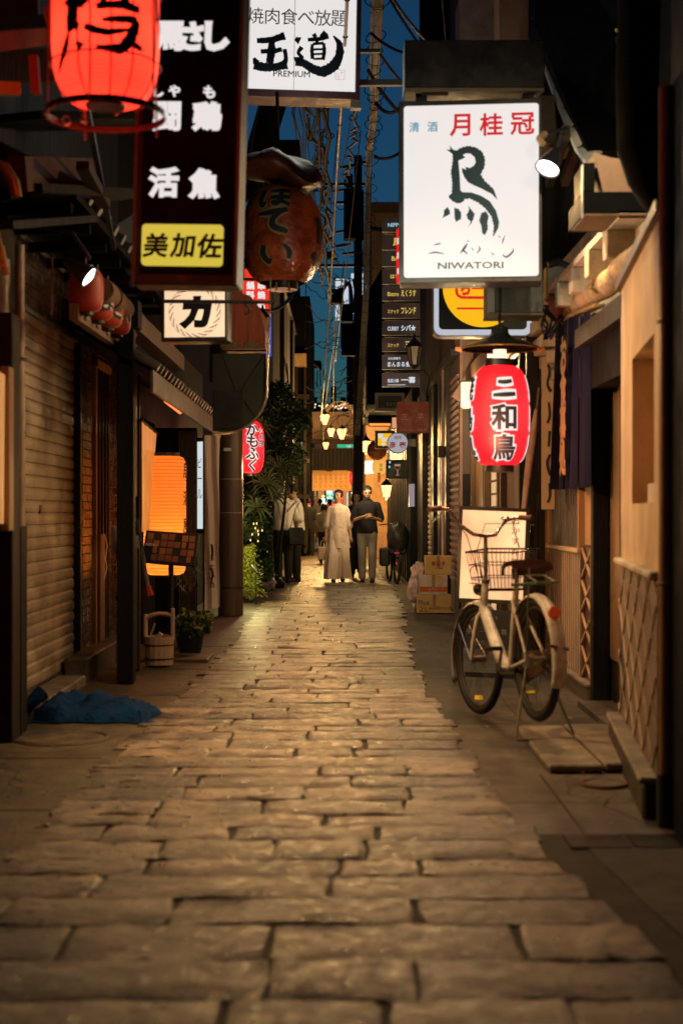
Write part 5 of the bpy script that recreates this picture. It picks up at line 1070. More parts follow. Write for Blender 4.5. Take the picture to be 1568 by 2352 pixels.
bx('upper_front', BLACKM, rC, *WC(1.0, 3, 18.0, 18.3, 4.1, 9)); 
# ---- stand sign
ss = thing('lit_stand_sign', 'upright lit peach sign board on a black frame with a chalkboard, behind the bicycle', 'stand sign', (ax(1116, 10.2), 10.15, 0), (math.radians(-4), math.radians(2.3), math.radians(-5))); s = 10.2 / F
Z = lambda pyy: (1570 - pyy) * s
X = lambda px: (px - 1116) * s
for px in (1037, 1190): bx('frame_post', BLACK, ss, X(px), X(px + 8), 0, .05, -.0, Z(1168))
bx('frame_rail', BLACK, ss, X(1037), X(1198), -.002, .052, Z(1172), Z(1164)); bx('frame_rail', BLACK, ss, X(1045), X(1190), 0, .05, Z(1385), Z(1376)); bx('frame_rail', BLACK, ss, X(1045), X(1190), 0, .05, Z(1555), Z(1543))
bx('lit_panel', PEACH, ss, X(1045.2), X(1189.8), .004, .045, Z(1375.6), Z(1172.4)); bx('chalkboard', mat('chalkboard', (.012, .014, .014), .7), ss, X(1045), X(1190), .01, .04, Z(1490), Z(1400))
tm = text(MB(), 'おかず肉割烹', X(1168), Z(1252), 17 * s, rows=24 * s, bold=.005, y=-.002); brush(tm, [[(X(1070), Z(1330), .003), (X(1070), Z(1305), .003), (X(1098), Z(1303), .003), (X(1100), Z(1330), .003), (X(1070), Z(1332), .003)], [(X(1066), Z(1341), .003), (X(1104), Z(1341), .003)]], y=-.002); obj('lettering', tm, mat('brown_ink', (.15, .03, .01), .6), ss, fix=False)
tm = text(MB(), 'おいしい', X(1100), Z(1418), 15 * s, y=.006, jit=.001); text(tm, '生ビール 焼鳥', X(1110), Z(1450), 14 * s, y=.006, jit=.001); text(tm, 'あります', X(1110), Z(1476), 12 * s, y=.006, jit=.001); obj('chalk_lettering', tm, mat('chalk', (.16, .18, .18), .9), ss, fix=False)
for px in (1030, 1190): obj('rear_leg', MB().bar((X(px) + .05, .05, Z(1200)), (X(px) + .05, .4, 0), .03, .03), BLACK, ss)
lamp(ss, (-.1, -.35, Z(1270)), 9, (1, .5, .22), .15)  # unseen light added before the lit panel, not a bulb of the stand

# ---- cardboard boxes and bags
def carton(name, label, px0, px1, py0, py1, d_, z, h, m, rz=0):
    s = d_ / F; g = thing(name, label, 'box', (ax((px0 + px1) / 2, d_), d_ + .15, z), (0, 0, rz)); wd = (px1 - px0) * s
    bx('carton', m, g, -wd / 2, wd / 2, -.15, .15, 0, h, bevel=.004); bx('tape', mat('tape', (.35, .24, .12), .3), g, -.02, .02, -.152, .152, h * .4, h + .002); return g, wd
d = 17.3
g, wd = carton('cardboard_box', 'brown cardboard box with printed bands, lowest of the stack by the stand sign', 958, 1036, 1368, 1410, d, 0, .22, CARD)
obj('print', text(MB(), 'JA長野八ヶ岳', .07, .06, .05, y=-.154), mat('olive_ink', (.1, .09, .03), .8), g, fix=False); obj('print', text(MB(), 'Plus', -.13, .13, .06, y=-.154), flat('blue_ink', (.03, .07, .2)), g, fix=False); obj('print', text(MB(), '２L', -.13, .05, .06, y=-.154), mat('olive_ink', (.1, .09, .03)), g, fix=False)
g, wd = carton('cardboard_box', 'white cardboard box with an orange band and an egg drawing, middle of the stack', 963, 1027, 1322, 1366, d, .222, .24, mat('white_carton', (.6, .52, .47), .7))
bx('orange_band', flat('orange_print', (.6, .13, .03)), g, -wd / 2 - .001, wd / 2 + .001, -.1535, -.1505, .04, .1); obj('print', text(MB(), 'JAグループ', .03, .07, .04, y=-.156), WHITEP, g, fix=False)
obj('print', MB().lathe([(0, 0), (.03, 0)], 16, Matrix.Translation((.06, -.154, .19)) @ Matrix.Rotation(math.radians(90), 4, 'X')), flat('yolk_print', (.7, .4, .03)), g); obj('print', MB().ring((.07, -.154, .17), .055, .002, axis=(0, 1, 0), n=20), flat('orange_print', (.6, .13, .03)), g)
g, wd = carton('cardboard_box', 'small brown cardboard box with red characters, top of the stack', 977, 1036, 1276, 1320, d, .464, .23, CARD)
obj('print', text(MB(), '卸玉子', 0, .14, .055, y=-.154, bold=.02), mat('red_ink', (.35, .05, .02), .8), g, fix=False); obj('print', text(MB(), '玉子農産', 0, .08, .025, y=-.154), mat('olive_ink', (.1, .09, .03)), g, fix=False)
def blob(rx, ry, rz, seed=1, amp=.12, n=22, sq=.0):
    rr = random.Random(seed); ph = [(rr.uniform(0, 6.28), rr.uniform(0, 6.28), rr.randint(2, 6), rr.randint(2, 6)) for _ in range(7)]
    vs = []
    for i in range(n + 1):
        for j in range(n * 2):
            a = math.pi * i / n; b = math.pi * j / n; k = 1 + amp * sum(math.sin(p[2] * a + p[0]) * math.cos(p[3] * b + p[1]) for p in ph) / 3
            z = math.cos(a) * k * rz; vs.append((math.sin(a) * math.cos(b) * k * rx, math.sin(a) * math.sin(b) * k * ry, max(z + rz * .8, 0)))
    m_ = n * 2; return MB().add(vs, [(i * m_ + j, i * m_ + (j + 1) % m_, (i + 1) * m_ + (j + 1) % m_, (i + 1) * m_ + j) for i in range(n) for j in range(m_)])
PB = mat('white_polythene', (.6, .52, .5), .35, var=.15, scale=5, bump=.8, bscale=18)
g = thing('plastic_bag', 'full white plastic bag leaning against the stacked cardboard boxes', 'bag', (ax(957, 17.5), 17.6, .0)); obj('bag_body', blob(.12, .14, .17, 4, .22), PB, g, smooth=True, loc=(0, 0, .12)); obj('knot', blob(.09, .1, .13, 6, .3), PB, g, smooth=True, loc=(.03, 0, .36)); obj('bag_corner', blob(.06, .1, .1, 8, .3), PB, g, smooth=True, loc=(.02, .0, .0))
g = thing('rubbish_bag', 'knotted white rubbish bag on the paving below the bamboo', 'bag', (ax(611, 22.2), 22.3, 0)); obj('bag_body', blob(.15, .13, .13, 9, .2), mat('grey_polythene', (.42, .4, .42), .35, bump=.8, bscale=18), g, smooth=True); obj('knot', blob(.045, .04, .06, 3, .3), mat('grey_polythene', (.4, .4, .4)), g, smooth=True, loc=(.09, 0, .2))
g = thing('rubbish_bag', 'black rubbish bag behind the white one below the bamboo', 'bag', (ax(640, 22.9), 23.0, 0)); obj('bag_body', blob(.1, .11, .12, 12, .2), mat('black_polythene', (.015, .015, .015), .3, bump=.8, bscale=18), g, smooth=True)
# blue mesh heap
vs = []; nx, ny = 44, 22
rr = random.Random(21)
g = thing('blue_mesh_sheet', 'crumpled dark blue mesh sheet heaped on the ground before the roller shutter', 'mesh sheet', (ax(218, 8.5), 8.55, 0))
for i in range(nx + 1):
    for j in range(ny + 1):
        u_, v_ = i / nx * 2 - 1, j / ny * 2 - 1; e = max(0, 1 - (abs(u_) ** 3 + abs(v_) ** 2.5) ** 1.2)
        h = .015 + .1 * e ** .5 * (.95 + .28 * math.sin(u_ * 4 + v_ * 3 + 1) - .4 * abs(math.sin(u_ * 5.3 - v_ * 3.1 + .7 * math.sin(v_ * 4))) - .22 * abs(math.sin(u_ * 11 + v_ * 9 + math.sin(u_ * 7))) + .25) + .1 * math.exp(-((u_ + .72) ** 2) * 12) * e * .6
        wob = 1 + .07 * math.sin(u_ * 9) ; vs.append((u_ * .36 * (1 + .08 * math.sin(v_ * 6)) + .01 * math.sin(v_ * 20), v_ * .24 * wob, h * (1 if e > 0 else .1) + rr.uniform(-.004, .004) if e > .02 else .0))
obj('sheet', MB().add(vs, [(i * (ny + 1) + j, (i + 1) * (ny + 1) + j, (i + 1) * (ny + 1) + j + 1, i * (ny + 1) + j + 1) for i in range(nx) for j in range(ny)]), BLUETARP, g, smooth=True)
obj('loose_fold', MB().tube([(-.3, -.1, .16), (-.36, -.15, .1), (-.4, -.1, .03)], [.05, .04, .02], 8), BLUETARP, g, smooth=True)
# ================================================================ BICYCLE
rear = Vector((1.045, 7.62, .44)); front = Vector((.83, 8.6, .34))
uu = (front - rear); WBASE = uu.length
g = thing('old_bicycle', 'old white city bicycle with a brown saddle and front basket on its stand', 'bicycle', (rear.x, rear.y, 0))
yaw = math.atan2(uu.y, uu.x); pitch = math.asin(uu.z / WBASE)
BMx = Matrix.Translation((0, 0, rear.z)) @ Matrix.Rotation(yaw, 4, 'Z') @ Matrix.Rotation(-pitch, 4, 'Y')
# local: x forward, y left, z up, origin rear axle, wheelbase WBASE
def B(*p): return BMx @ Vector(p)
def bt(nm, pts, r, m, n=10, par=None, **k): return obj(nm, MB().tube([B(*p) for p in pts], r, n, **k), m, par or g, smooth=True)
WR = .33
lean = Matrix.Rotation(math.radians(3), 4, 'X')
def wheel(c, steer=0):
    cM = BMx @ Matrix.Translation(c) @ Matrix.Rotation(steer, 4, 'Z')
    w_ = link('wheel', None, g); 
    def rg(r, t, n=44, m=8): 
        mb = MB().ring((0, 0, 0), r, t, axis=(0, 1, 0), n=n, m=m); mb.v = [cM @ Vector(v) for v in mb.v]; return mb
    me = rg(WR - .022, .024).mesh('wheel', RUBBER, True); bpy.data.objects.remove(w_); w_ = link('wheel', me, g); 
    obj('rim', rg(WR - .05, .011, m=6), mat('dull_rim', (.06, .05, .04), .6, metal=.3), w_, smooth=True)
    sp_ = MB()
    for i in range(28):
        a = 2 * math.pi * i / 28; b = a + (.5 if i % 2 else -.5); h = .03 if i % 4 < 2 else -.03
        sp_.tube([cM @ Vector((.02 * math.cos(b), h, .02 * math.sin(b))), cM @ Vector(((WR - .045) * math.cos(a), 0, (WR - .045) * math.sin(a)))], .0013, 3)
    obj('spokes', sp_, mat('dull_rim', (.12, .1, .085)), w_); obj('hub', MB().tube([cM @ Vector((0, -.045, 0)), cM @ Vector((0, .045, 0))], .02, 10), STEEL, w_, smooth=True)
    if steer: obj('wheel_reflector', MB().box(-.035, .035, -.012, .012, -.012, .012, cM @ Matrix.Translation((.02 if steer else .03, 0, -WR + .1))), glow('yellow_reflector', (.9, .5, .02), .3, base=(.8, .5, .03)), w_)
wheel((0, 0, 0)); wheel((WBASE, 0, 0), .1)
def guard(c, a0, a1, steer=0, nm='mudguard', m=CREAMW, r=WR + .02, w_=.04):
    cM = BMx @ Matrix.Translation(c) @ Matrix.Rotation(steer, 4, 'Z'); vs = []; n = 26
    for i in range(n + 1):
        a = math.radians(a0 + (a1 - a0) * i / n)
        for j, (y_, dr) in enumerate(((-w_, -.016), (-w_ * .7, -.002), (0, .006), (w_ * .7, -.002), (w_, -.016))): vs.append(cM @ Vector(((r + dr) * math.cos(a), y_, (r + dr) * math.sin(a))))
    o = obj(nm, MB().add(vs, [(i * 5 + j, i * 5 + j + 1, i * 5 + j + 6, i * 5 + j + 5) for i in range(n) for j in range(4)]), m, g, smooth=True, fix=False)
    sm_ = o.modifiers.new('s', 'SOLIDIFY'); sm_.thickness = .003; return o
guard((0, 0, 0), 40, 205); guard((WBASE, 0, 0), -22, 118, .1)
bb_ = (.43, 0, -.06); seat_t = (.3, 0, .38); head_b = (WBASE - .13, 0, .3); head_t = (WBASE - .17, 0, .46)
bt('main_tube', [head_b, (WBASE - .3, 0, .12), (.58, 0, .0), bb_], [.032, .037, .036, .03], CREAMW, 12)
bt('head_tube', [head_b, head_t], .022, CREAMW, 12); bt('headset', [(WBASE - .17, 0, .455), (WBASE - .175, 0, .475)], .026, STEEL)
bt('seat_tube', [bb_, seat_t], .018, CREAMW); bt('seat_post', [seat_t, (.27, 0, .47)], .013, CHROME)
for s_ in (-1, 1):
    bt('chain_stay', [(.43, .03 * s_, -.06), (0, .055 * s_, 0)], .01, CREAMW); bt('seat_stay', [(.31, .02 * s_, .33), (0, .055 * s_, 0)], .009, CREAMW)
    bt('rack_stay', [(0, .06 * s_, 0), (-.08, .06 * s_, .4)], .005, STEEL)
    cM = Matrix.Translation((WBASE, 0, 0)) @ Matrix.Rotation(.1, 4, 'Z')
    q = lambda x, y, z: tuple(cM @ Vector((x, y, z)))
    bt('fork_blade', [head_b, q(-.09, .04 * s_, .25), q(-.03, .05 * s_, .1), q(0, .05 * s_, 0)], [.016, .015, .012, .01], CREAMW)
    bt('guard_stay', [q(0, .055 * s_, 0), q(.25, .03 * s_, .24)], .0025, STEEL, 5)
# crank, chain case, pedals
bt('bottom_bracket', [(.43, -.05, -.06), (.43, .06, -.06)], .025, STEEL); bt('crank', [(.43, -.07, -.06), (.52, -.08, -.18)], .01, STEEL); bt('crank', [(.43, .07, -.06), (.34, .08, .06)], .01, STEEL)
obj('pedal', MB().box(.48, .57, -.17, -.09, -.2, -.175, BMx), RUBBER, g, bevel=.004); obj('pedal', MB().box(.29, .38, .09, .17, .05, .075, BMx), RUBBER, g, bevel=.004)
obj('pedal_reflector', MB().box(.475, .479, -.16, -.1, -.195, -.18, BMx), glow('yellow_reflector', (.9, .5, .02), .3), g)
cc = MB(); pts = [(.43 + .1 * math.cos(a), -.06 + .1 * math.sin(a)) for a in [math.radians(t) for t in range(-90, 91, 20)]] + [(.05 * math.cos(a), .05 * math.sin(a)) for a in [math.radians(t) for t in range(90, 271, 30)]]
cc.prism(pts, -.062, -.045, BMx); obj('chain_case', cc, mat('brown_case', (.08, .045, .02), .5), g)
obj('rear_hub_brake', MB().tube([B(0, .03, 0), B(0, .06, 0)], .045, 14), STEEL, g, smooth=True)
# saddle
sv = []
for i in range(13):
    t = i / 12; x = .12 + .31 * t; w_ = .125 * (1 - t) ** .8 + .026; 
    for j in range(9):
        a = math.pi * j / 8; sv.append(B(x - .02, math.cos(a) * w_, .5 + .035 * math.sin(a) - .025 * t + .03 * (t - .4) ** 2 * 2 - (.02 if j in (0, 8) else 0)))
obj('saddle', MB().add(sv, [(i * 9 + j, i * 9 + j + 1, i * 9 + j + 10, i * 9 + j + 9) for i in range(12) for j in range(8)]), mat('brown_leather', (.2, .06, .03), .4, var=.3, bump=.2), g, smooth=True)
for s_ in (-1, 1): bt('saddle_spring', [(.2, .04 * s_, .44), (.2, .04 * s_, .5)], .014, STEEL, 8)
# rack
for y_ in (-.06, -.03, 0, .03, .06): bt('rack_bar', [(.2, y_, .415), (-.2, y_, .4)], .005, GREENM, 6)
for x in (.18, .05, -.08, -.2): bt('rack_bar', [(x, -.065, .405), (x, .065, .405)], .005, GREENM, 6)
bt('rack_clip', [(-.2, -.05, .4), (-.02, -.05, .45), (-.02, .05, .45), (-.2, .05, .4)], .005, STEEL, 6)
obj('rear_reflector', MB().tube([B(-.275, 0, .235), B(-.3, 0, .245)], .032, 14), glow('red_reflector', (.5, .05, .01), .12, base=(.55, .06, .01)), g, smooth=True)
bt('ring_lock', [(-.34, -.05, .05), (-.34, .05, .07)], .008, RUST, 6)
# stand
for s_ in (-1, 1): bt('stand_leg', [(.02, .05 * s_, -.02), (-.05, .13 * s_, -.3), (-.09, .16 * s_, -.40)], .007, STEEL, 6)
bt('stand_foot', [(-.09, -.16, -.42), (-.05, 0, -.42), (-.09, .16, -.42)], .008, STEEL, 6)
# handlebar
hs = (WBASE - .18, 0, .48)
bt('stem', [(WBASE - .175, 0, .46), (WBASE - .2, 0, .74)], .012, STEEL); st = Matrix.Translation((WBASE - .2, 0, .74)) @ Matrix.Rotation(.3, 4, 'Z')
h = lambda x, y, z: tuple(st @ Vector((x, y, z)))
bt('handlebar', [h(-.06, .42, .13), h(-.03, .33, .145), h(.01, .25, .14), h(.03, .17, .06), h(.01, .08, .0), h(0, 0, -.01), h(.01, -.08, .0), h(.03, -.13, .05), h(.02, -.17, .09), h(-.05, -.19, .1), h(-.12, -.19, .09)], .0115, CHROME, 10)
bt('grip', [h(-.10, .46, .125), h(-.03, .34, .145)], .017, mat('brown_grip', (.1, .04, .025), .6)); bt('grip', [h(-.2, -.2, .085), h(-.09, -.192, .098)], .017, mat('brown_grip', (.1, .04, .025)))
bt('brake_lever', [h(.0, .3, .12), h(-.06, .38, .09), h(-.12, .46, .05)], .006, STEEL, 6); bt('brake_lever', [h(-.02, -.19, .08), h(-.06, -.17, .02), h(-.1, -.17, -.08)], .006, STEEL, 6)
obj('bell', MB().lathe([(.028, 0), (.026, .014), (.015, .024), (0, .026)], 14, BMx @ st @ Matrix.Translation((0, -.15, .09))), CHROME, g, smooth=True)
bt('brake_cable', [h(-.02, .25, .12), h(.14, .16, .14), h(.12, .05, .0), (WBASE - .1, .02, .5), (WBASE - .08, 0, .3)], .003, BLACK, 5); bt('brake_cable', [h(-.02, -.24, .07), h(.14, -.1, .08), h(.1, 0, -.1), (WBASE - .12, -.02, .35)], .003, BLACK, 5)
obj('front_lamp', MB().tube([B(WBASE - .12, 0, .42), B(WBASE - .04, 0, .42)], [.03, .038], 12), BLACK, g, smooth=True)
# basket, wire
sk = Matrix.Translation((WBASE - .08, -.2, .42)) @ Matrix.Rotation(.15, 4, 'Z'); WIRE = mat('dark_wire', (.05, .04, .035), .4, metal=.5)
def K(x, y, z): k_ = 1 + .25 * (z / .24); return B(*(sk @ Vector((.12 + (x - .12) * k_, y * k_, z))))
bkm = MB()
for z, r in ((0, .004), (.08, .003), (.16, .003), (.24, .006)):
    bkm.tube([K(0, -.14, z), K(.24, -.14, z), K(.24, .14, z), K(0, .14, z), K(0, -.14, z)], r, 5)
for i in range(13):
    t = i / 12; 
    bkm.tube([K(0, -.14 + .28 * t, .24), K(0, -.14 + .28 * t, 0), K(.24, -.14 + .28 * t, 0), K(.24, -.14 + .28 * t, .24)], .002, 4)
for i in range(11):
    t = i / 10; bkm.tube([K(.24 * t, -.14, .24), K(.24 * t, -.14, 0), K(.24 * t, .14, 0), K(.24 * t, .14, .24)], .002, 4)
obj('basket', bkm, WIRE, g)

# ---- covered child-seat bicycle in the distance
d = 24.5; g = thing('covered_child_bicycle', 'black bicycle with a covered rear child seat parked at the right beyond the boxes', 'bicycle', (ax(911, d), d, 0))
obj('wheel', MB().ring((0, 0, .3), .3, .022, axis=(1, .12, 0), n=32, m=6), RUBBER, g, smooth=True); obj('wheel', MB().ring((-.1, .95, .3), .3, .022, axis=(1, .12, 0), n=32, m=6), RUBBER, g, smooth=True)
obj('frame', MB().tube([(0, 0, .3), (0, .4, .3), (0, .8, .7), (-.02, .95, .3)], .018, 6), DKSTEEL, g); obj('mudguard', MB().tube([(0, -.1, .62), (0, -.28, .45)], [.03, .028], 6), DKSTEEL, g)
cvm = blob(.19, .2, .3, 14, .06); obj('seat_cover', cvm, mat('black_nylon', (.014, .014, .017), .5, bump=.6, bscale=15), g, smooth=True, loc=(.02, 0, .52)); obj('seat_bucket', MB().box(-.15, .17, -.13, .13, .5, .62), BLACK, g, bevel=.03)
obj('reflector', MB().box(-.05, .03, -.23, -.2, .52, .54), glow('red_tail', (.8, .02, .05), .7), g); obj('reflector', MB().lathe([(0, 0), (.018, 0)], 10, Matrix.Translation((-.02, -.3, .36)) @ Matrix.Rotation(math.radians(90), 4, 'X')), glow('red_tail', (.8, .02, .05), .7), g)
obj('pannier', MB().box(-.3, -.12, -.1, .2, .3, .62), BLACK, g, bevel=.03); obj('handlebar', MB().tube([(-.28, .75, 1.0), (-.1, .85, 1.02), (.2, .8, .98)], .012, 6), CHROME, g); obj('stand', MB().tube([(-.16, 0, .0), (-.05, 0, .3), (.12, 0, .0)], .012, 5), STEEL, g)

# ================================================================ PEOPLE
_dg = lambda: bpy.context.evaluated_depsgraph_get()
def ell(mb, c, r, n=12):
    c = Vector(c); r = Vector(r if hasattr(r, '__len__') else (r, r, r)); vs = []
    for i in range(n + 1):
        for j in range(n * 2):
            a = math.pi * i / n; b = math.pi * j / n; vs.append(c + Vector((math.sin(a) * math.cos(b) * r.x, math.sin(a) * math.sin(b) * r.y, math.cos(a) * r.z)))
    m_ = n * 2; return mb.add(vs, [(i * m_ + j, i * m_ + (j + 1) % m_, (i + 1) * m_ + (j + 1) % m_, (i + 1) * m_ + j) for i in range(n) for j in range(m_)])
def remeshed(name, mb, m, parent, vox, sm=2):
    me = mb.mesh(name, None); o = link(name, me); b = bmesh.new(); b.from_mesh(me); bmesh.ops.remove_doubles(b, verts=b.verts, dist=1e-5); bmesh.ops.recalc_face_normals(b, faces=b.faces); b.to_mesh(me); b.free()
    md = o.modifiers.new('r', 'REMESH'); md.mode = 'VOXEL'; md.voxel_size = vox
    if sm: s_ = o.modifiers.new('s', 'SMOOTH'); s_.factor = .5; s_.iterations = sm
    nm = bpy.data.meshes.new_from_object(o.evaluated_get(_dg())); bpy.data.objects.remove(o)
    nm.materials.clear(); nm.materials.append(m); nm.polygons.foreach_set('use_smooth', [True] * len(nm.polygons)); return nm
def limb(mb, pts, rs, n=12):
    P_ = [Vector(p) for p in pts]; out = []; ro = []
    for i in range(len(P_) - 1):
        for k in range(3): t = k / 3; out.append(P_[i].lerp(P_[i + 1], t)); ro.append(rs[i] + (rs[i + 1] - rs[i]) * t)
    out.append(P_[-1]); ro.append(rs[-1]); mb.tube(out, ro, n); 
    for p, r in zip(P_, rs): ell(mb, p, r * .99, 8)
    return mb
def loft(rings, n=36, fold=None):
    vs = []
    for z, x, y, rx, ry, f, k, ph in rings:
        for j in range(n):
            a = 2 * math.pi * j / n; m_ = 1 + f * math.cos(k * a + ph) + f * .5 * math.cos((k + 3) * a - ph); vs.append((x + rx * m_ * math.cos(a), y + ry * m_ * math.sin(a), z))
    return MB().add(vs, [(i * n + j, i * n + (j + 1) % n, (i + 1) * n + (j + 1) % n, (i + 1) * n + j) for i in range(len(rings) - 1) for j in range(n)])
def hand(mb, w, d, s=1, curl=.4):
    """palm and five fingers from wrist w along d"""
    d = Vector(d).normalized(); side = d.cross(Vector((0, 1, 0))); side = (side if side.length > .2 else Vector((1, 0, 0))).normalized(); nrm = side.cross(d).normalized(); w = Vector(w)
    for i, (o_, L_) in enumerate(((-.028, .06), (-.01, .075), (.009, .07), (.027, .055))):
        b = w + d * .075 * s + side * o_ * s; k = b + d * L_ * .5 * s + nrm * .006; e = k + (d * (1 - curl) + nrm * curl).normalized() * L_ * .5 * s; mb.tube([b - d * .02, b, k, e], [.0085 * s, .0085 * s, .008 * s, .006 * s], 6)
    b = w + d * .03 * s - side * .03 * s; mb.tube([b, b + (d - side).normalized() * .03 * s, b + (d * 1.2 - side * .4).normalized() * .06 * s], [.011 * s, .01 * s, .007 * s], 6)
def person(label, loc, face, h, legs, arms, top, bottom, hair='short', headturn=0, bow=0, skin=SKIN, extra=None, vox=.011, glasses=False, lean=0, shoe=BLACK, wide=1.0, haircol=None):
    """legs: ((hip side, knee, ankle) x2) forward swings in metres; arms: ((elbow, wrist) x2) relative to the shoulder; local -y is the way the body faces"""
    s = h / 1.7; g = thing('person', label, 'person', loc, (0, 0, face)); mb = MB(); W = wide
    S = lambda p: Vector(p) * s
    def tor(z): return -lean * max(0, z - .95)   # forward lean
    rings = [(.86, .12, .09), (.92, .155 * W, .108), (1.0, .145 * W, .105), (1.08, .128 * W, .098), (1.2, .145 * W, .105), (1.31, .165 * W, .11), (1.39, .165 * W, .095), (1.435, .1, .07), (1.46, .058, .056)]
    tm = loft([(z * s, 0, tor(z) * s, rx * s, ry * s, 0, 1, 0) for z, rx, ry in rings], 24); n = 24
    tm.f.append(tuple(range(n - 1, -1, -1))); tm.f.append(tuple((len(rings) - 1) * n + j for j in range(n))); mb.add(tm.v, tm.f)
    hc = Vector((0, tor(1.6) - .01 - bow * .1, 1.605 - bow * .05)); limb(mb, [S((0, tor(1.42), 1.42)), S((0, tor(1.5) - bow * .05, 1.52 - bow * .02))], [.056 * s, .052 * s])
    Hm = Matrix.Translation(S(hc)) @ Matrix.Rotation(headturn, 4, 'Z') @ Matrix.Rotation(bow * .9, 4, 'X') ; hd = MB()
    ell(hd, (0, 0.012, .02), (.076, .094, .092), 14); ell(hd, (0, -.02, -.045), (.056, .066, .062), 10); ell(hd, (0, -.05, -.085), (.026, .026, .022), 8); ell(hd, (0, -.092, -.012), (.011, .016, .02), 8); ell(hd, (0, -.087, .012), (.008, .01, .022), 6)
    ell(hd, (0, -.076, .028), (.05, .012, .008), 8); ell(hd, (0, -.084, -.052), (.022, .009, .007), 8)
    for q in (-1, 1): ell(hd, (q * .077, .012, -.01), (.01, .018, .03), 8); ell(hd, (q * .04, -.058, -.02), (.022, .02, .02), 6)
    mb.add([Hm @ (Vector(v) * s) for v in hd.v], hd.f)
    hips = []
    for q, (kn, an) in zip((-1, 1), legs):
        hip = Vector((q * .088, 0, .9)); knee = Vector((q * .09, -kn[0], kn[1])); ank = Vector((q * .085, -an[0], an[1])); hips.append((hip, knee, ank))
        limb(mb, [S(hip), S(knee), S(knee.lerp(ank, .35) + Vector((0, .015, 0))), S(ank)], [.088 * s, .055 * s, .053 * s, .036 * s])
        limb(mb, [S(ank + Vector((0, .03, -.04))), S(ank + Vector((0, -.09, -.055))), S(ank + Vector((0, -.16, -.062)))], [.034 * s, .034 * s, .024 * s])
    hands = MB(); sh = []
    for q, (el, wr, hdir) in zip((-1, 1), arms):
        s0 = Vector((q * .158 * W, tor(1.39), 1.362)); e = s0 + Vector(el); w_ = s0 + Vector(wr); sh.append((s0, e, w_))
        limb(mb, [S(s0), S(e), S(w_)], [.047 * s, .037 * s, .025 * s]); hd_ = Vector(hdir).normalized(); limb(mb, [S(w_), S(w_ + hd_ * .07)], [.024 * s, .03 * s]); hand(hands, S(w_), hd_, s)
    me = remeshed('body', mb, skin, g, vox * s)
    b = bmesh.new(); b.from_mesh(me); hm = hands.mesh('h', skin, True); b.from_mesh(hm); bmesh.ops.recalc_face_normals(b, faces=b.faces); b.to_mesh(me); b.free(); bpy.data.meshes.remove(hm); me.polygons.foreach_set('use_smooth', [True] * len(me.polygons)); link('body', me, g)
    HC = haircol or HAIR; hm = MB()
    hp = dict(short=((0, .022, .035), (.084, .096, .093)), bob=((0, .025, .02), (.094, .1, .105)), tied=((0, .022, .035), (.084, .096, .092)), grey=((0, .022, .035), (.084, .095, .09)))[hair]
    ell(hm, hp[0], hp[1], 14)
    rr = random.Random(hash(label) % 999)
    for _ in range(26):
        a = rr.uniform(0, 6.28); z = rr.uniform(-.01, .1); r = .082 * math.sqrt(max(.05, 1 - ((z - .02) / .12) ** 2)); y_ = .02 + r * math.sin(a)
        if y_ < -.055 and z < .05: continue
        ell(hm, (r * math.cos(a) * .95, y_, z), rr.uniform(.014, .026), 5)
    if hair == 'tied': ell(hm, (0, .115, .02), .04, 8)
    if hair == 'bob':
        for q in (-1, 1): ell(hm, (q * .075, .02, -.04), (.028, .06, .075), 8)
    hm.v = [Hm @ (Vector(v) * s) for v in hm.v]; hm_ = remeshed('hair', hm, HC, g, .012 * s, 1)
    # cut the face free of hair
    b = bmesh.new(); b.from_mesh(hm_); inv = Hm.inverted()
    dl = []
    for v in b.verts:
        q = (inv @ v.co) / s
        lim = .055 if hair != 'bob' else .05
        if q.y < -.02 and q.z < lim and abs(q.x) < (.07 if hair != 'bob' else .06): dl.append(v)
        elif q.z < -.03 and q.y < .02 and hair != 'bob': dl.append(v)
    bmesh.ops.delete(b, geom=dl, context='VERTS'); b.to_mesh(hm_); b.free(); link('hair', hm_, g)
    for q in (-1, 1): em = MB(); ell(em, (q * .031, -.079, .006), (.012, .006, .0055), 6); em.v = [Hm @ (Vector(v) * s) for v in em.v]; obj('eye', em, BLACKP, g, smooth=True)
    em = MB(); ell(em, (0, -.0915, -.052), (.021, .004, .004), 6); em.v = [Hm @ (Vector(v) * s) for v in em.v]; obj('mouth', em, mat('lips', (.3, .1, .08), .5, bump=0), g, smooth=True)
    for q in (-1, 1): em = MB(); ell(em, (q * .032, -.083, .03), (.018, .004, .004), 6); em.v = [Hm @ (Vector(v) * s) for v in em.v]; obj('eyebrow', em, HC, g, smooth=True)
    if glasses:
        for q in (-1, 1): mg = MB().ring((q * .032, -.09, .004), .022, .0025, axis=(0, 1, 0), n=14); mg.tube([(q * .054, -.088, .006), (q * .08, .0, .006)], .0025, 4); mg.v = [Hm @ (Vector(v) * s) for v in mg.v]; obj('glasses', mg, BLACK, g)
    # clothes
    if bottom:
        tb = MB(); kk = bottom.get('loose', 1.0)
        p1 = loft([(z * s, 0, tor(z) * s, rx * s, ry * s, 0, 1, 0) for z, rx, ry in ((.8, .12, .1), (.88, .168 * W, .118), (.96, .16 * W, .116), (1.02, .145 * W, .11))], 24); p1.f.append(tuple(range(23, -1, -1))); p1.f.append(tuple(3 * 24 + j for j in range(24))); tb.add(p1.v, p1.f)
        for hip, knee, ank in hips:
            end = ank + Vector((0, 0, .0)) if not bottom.get('short') else knee.lerp(ank, .1)
            limb(tb, [S(hip), S(knee), S(knee.lerp(end, .5) + Vector((0, .01, 0))), S(end)], [.1 * s, .072 * s * kk, .068 * s * kk, .06 * s * kk])
        link('trousers', remeshed('trousers', tb, bottom['m'], g, .013 * s), g)
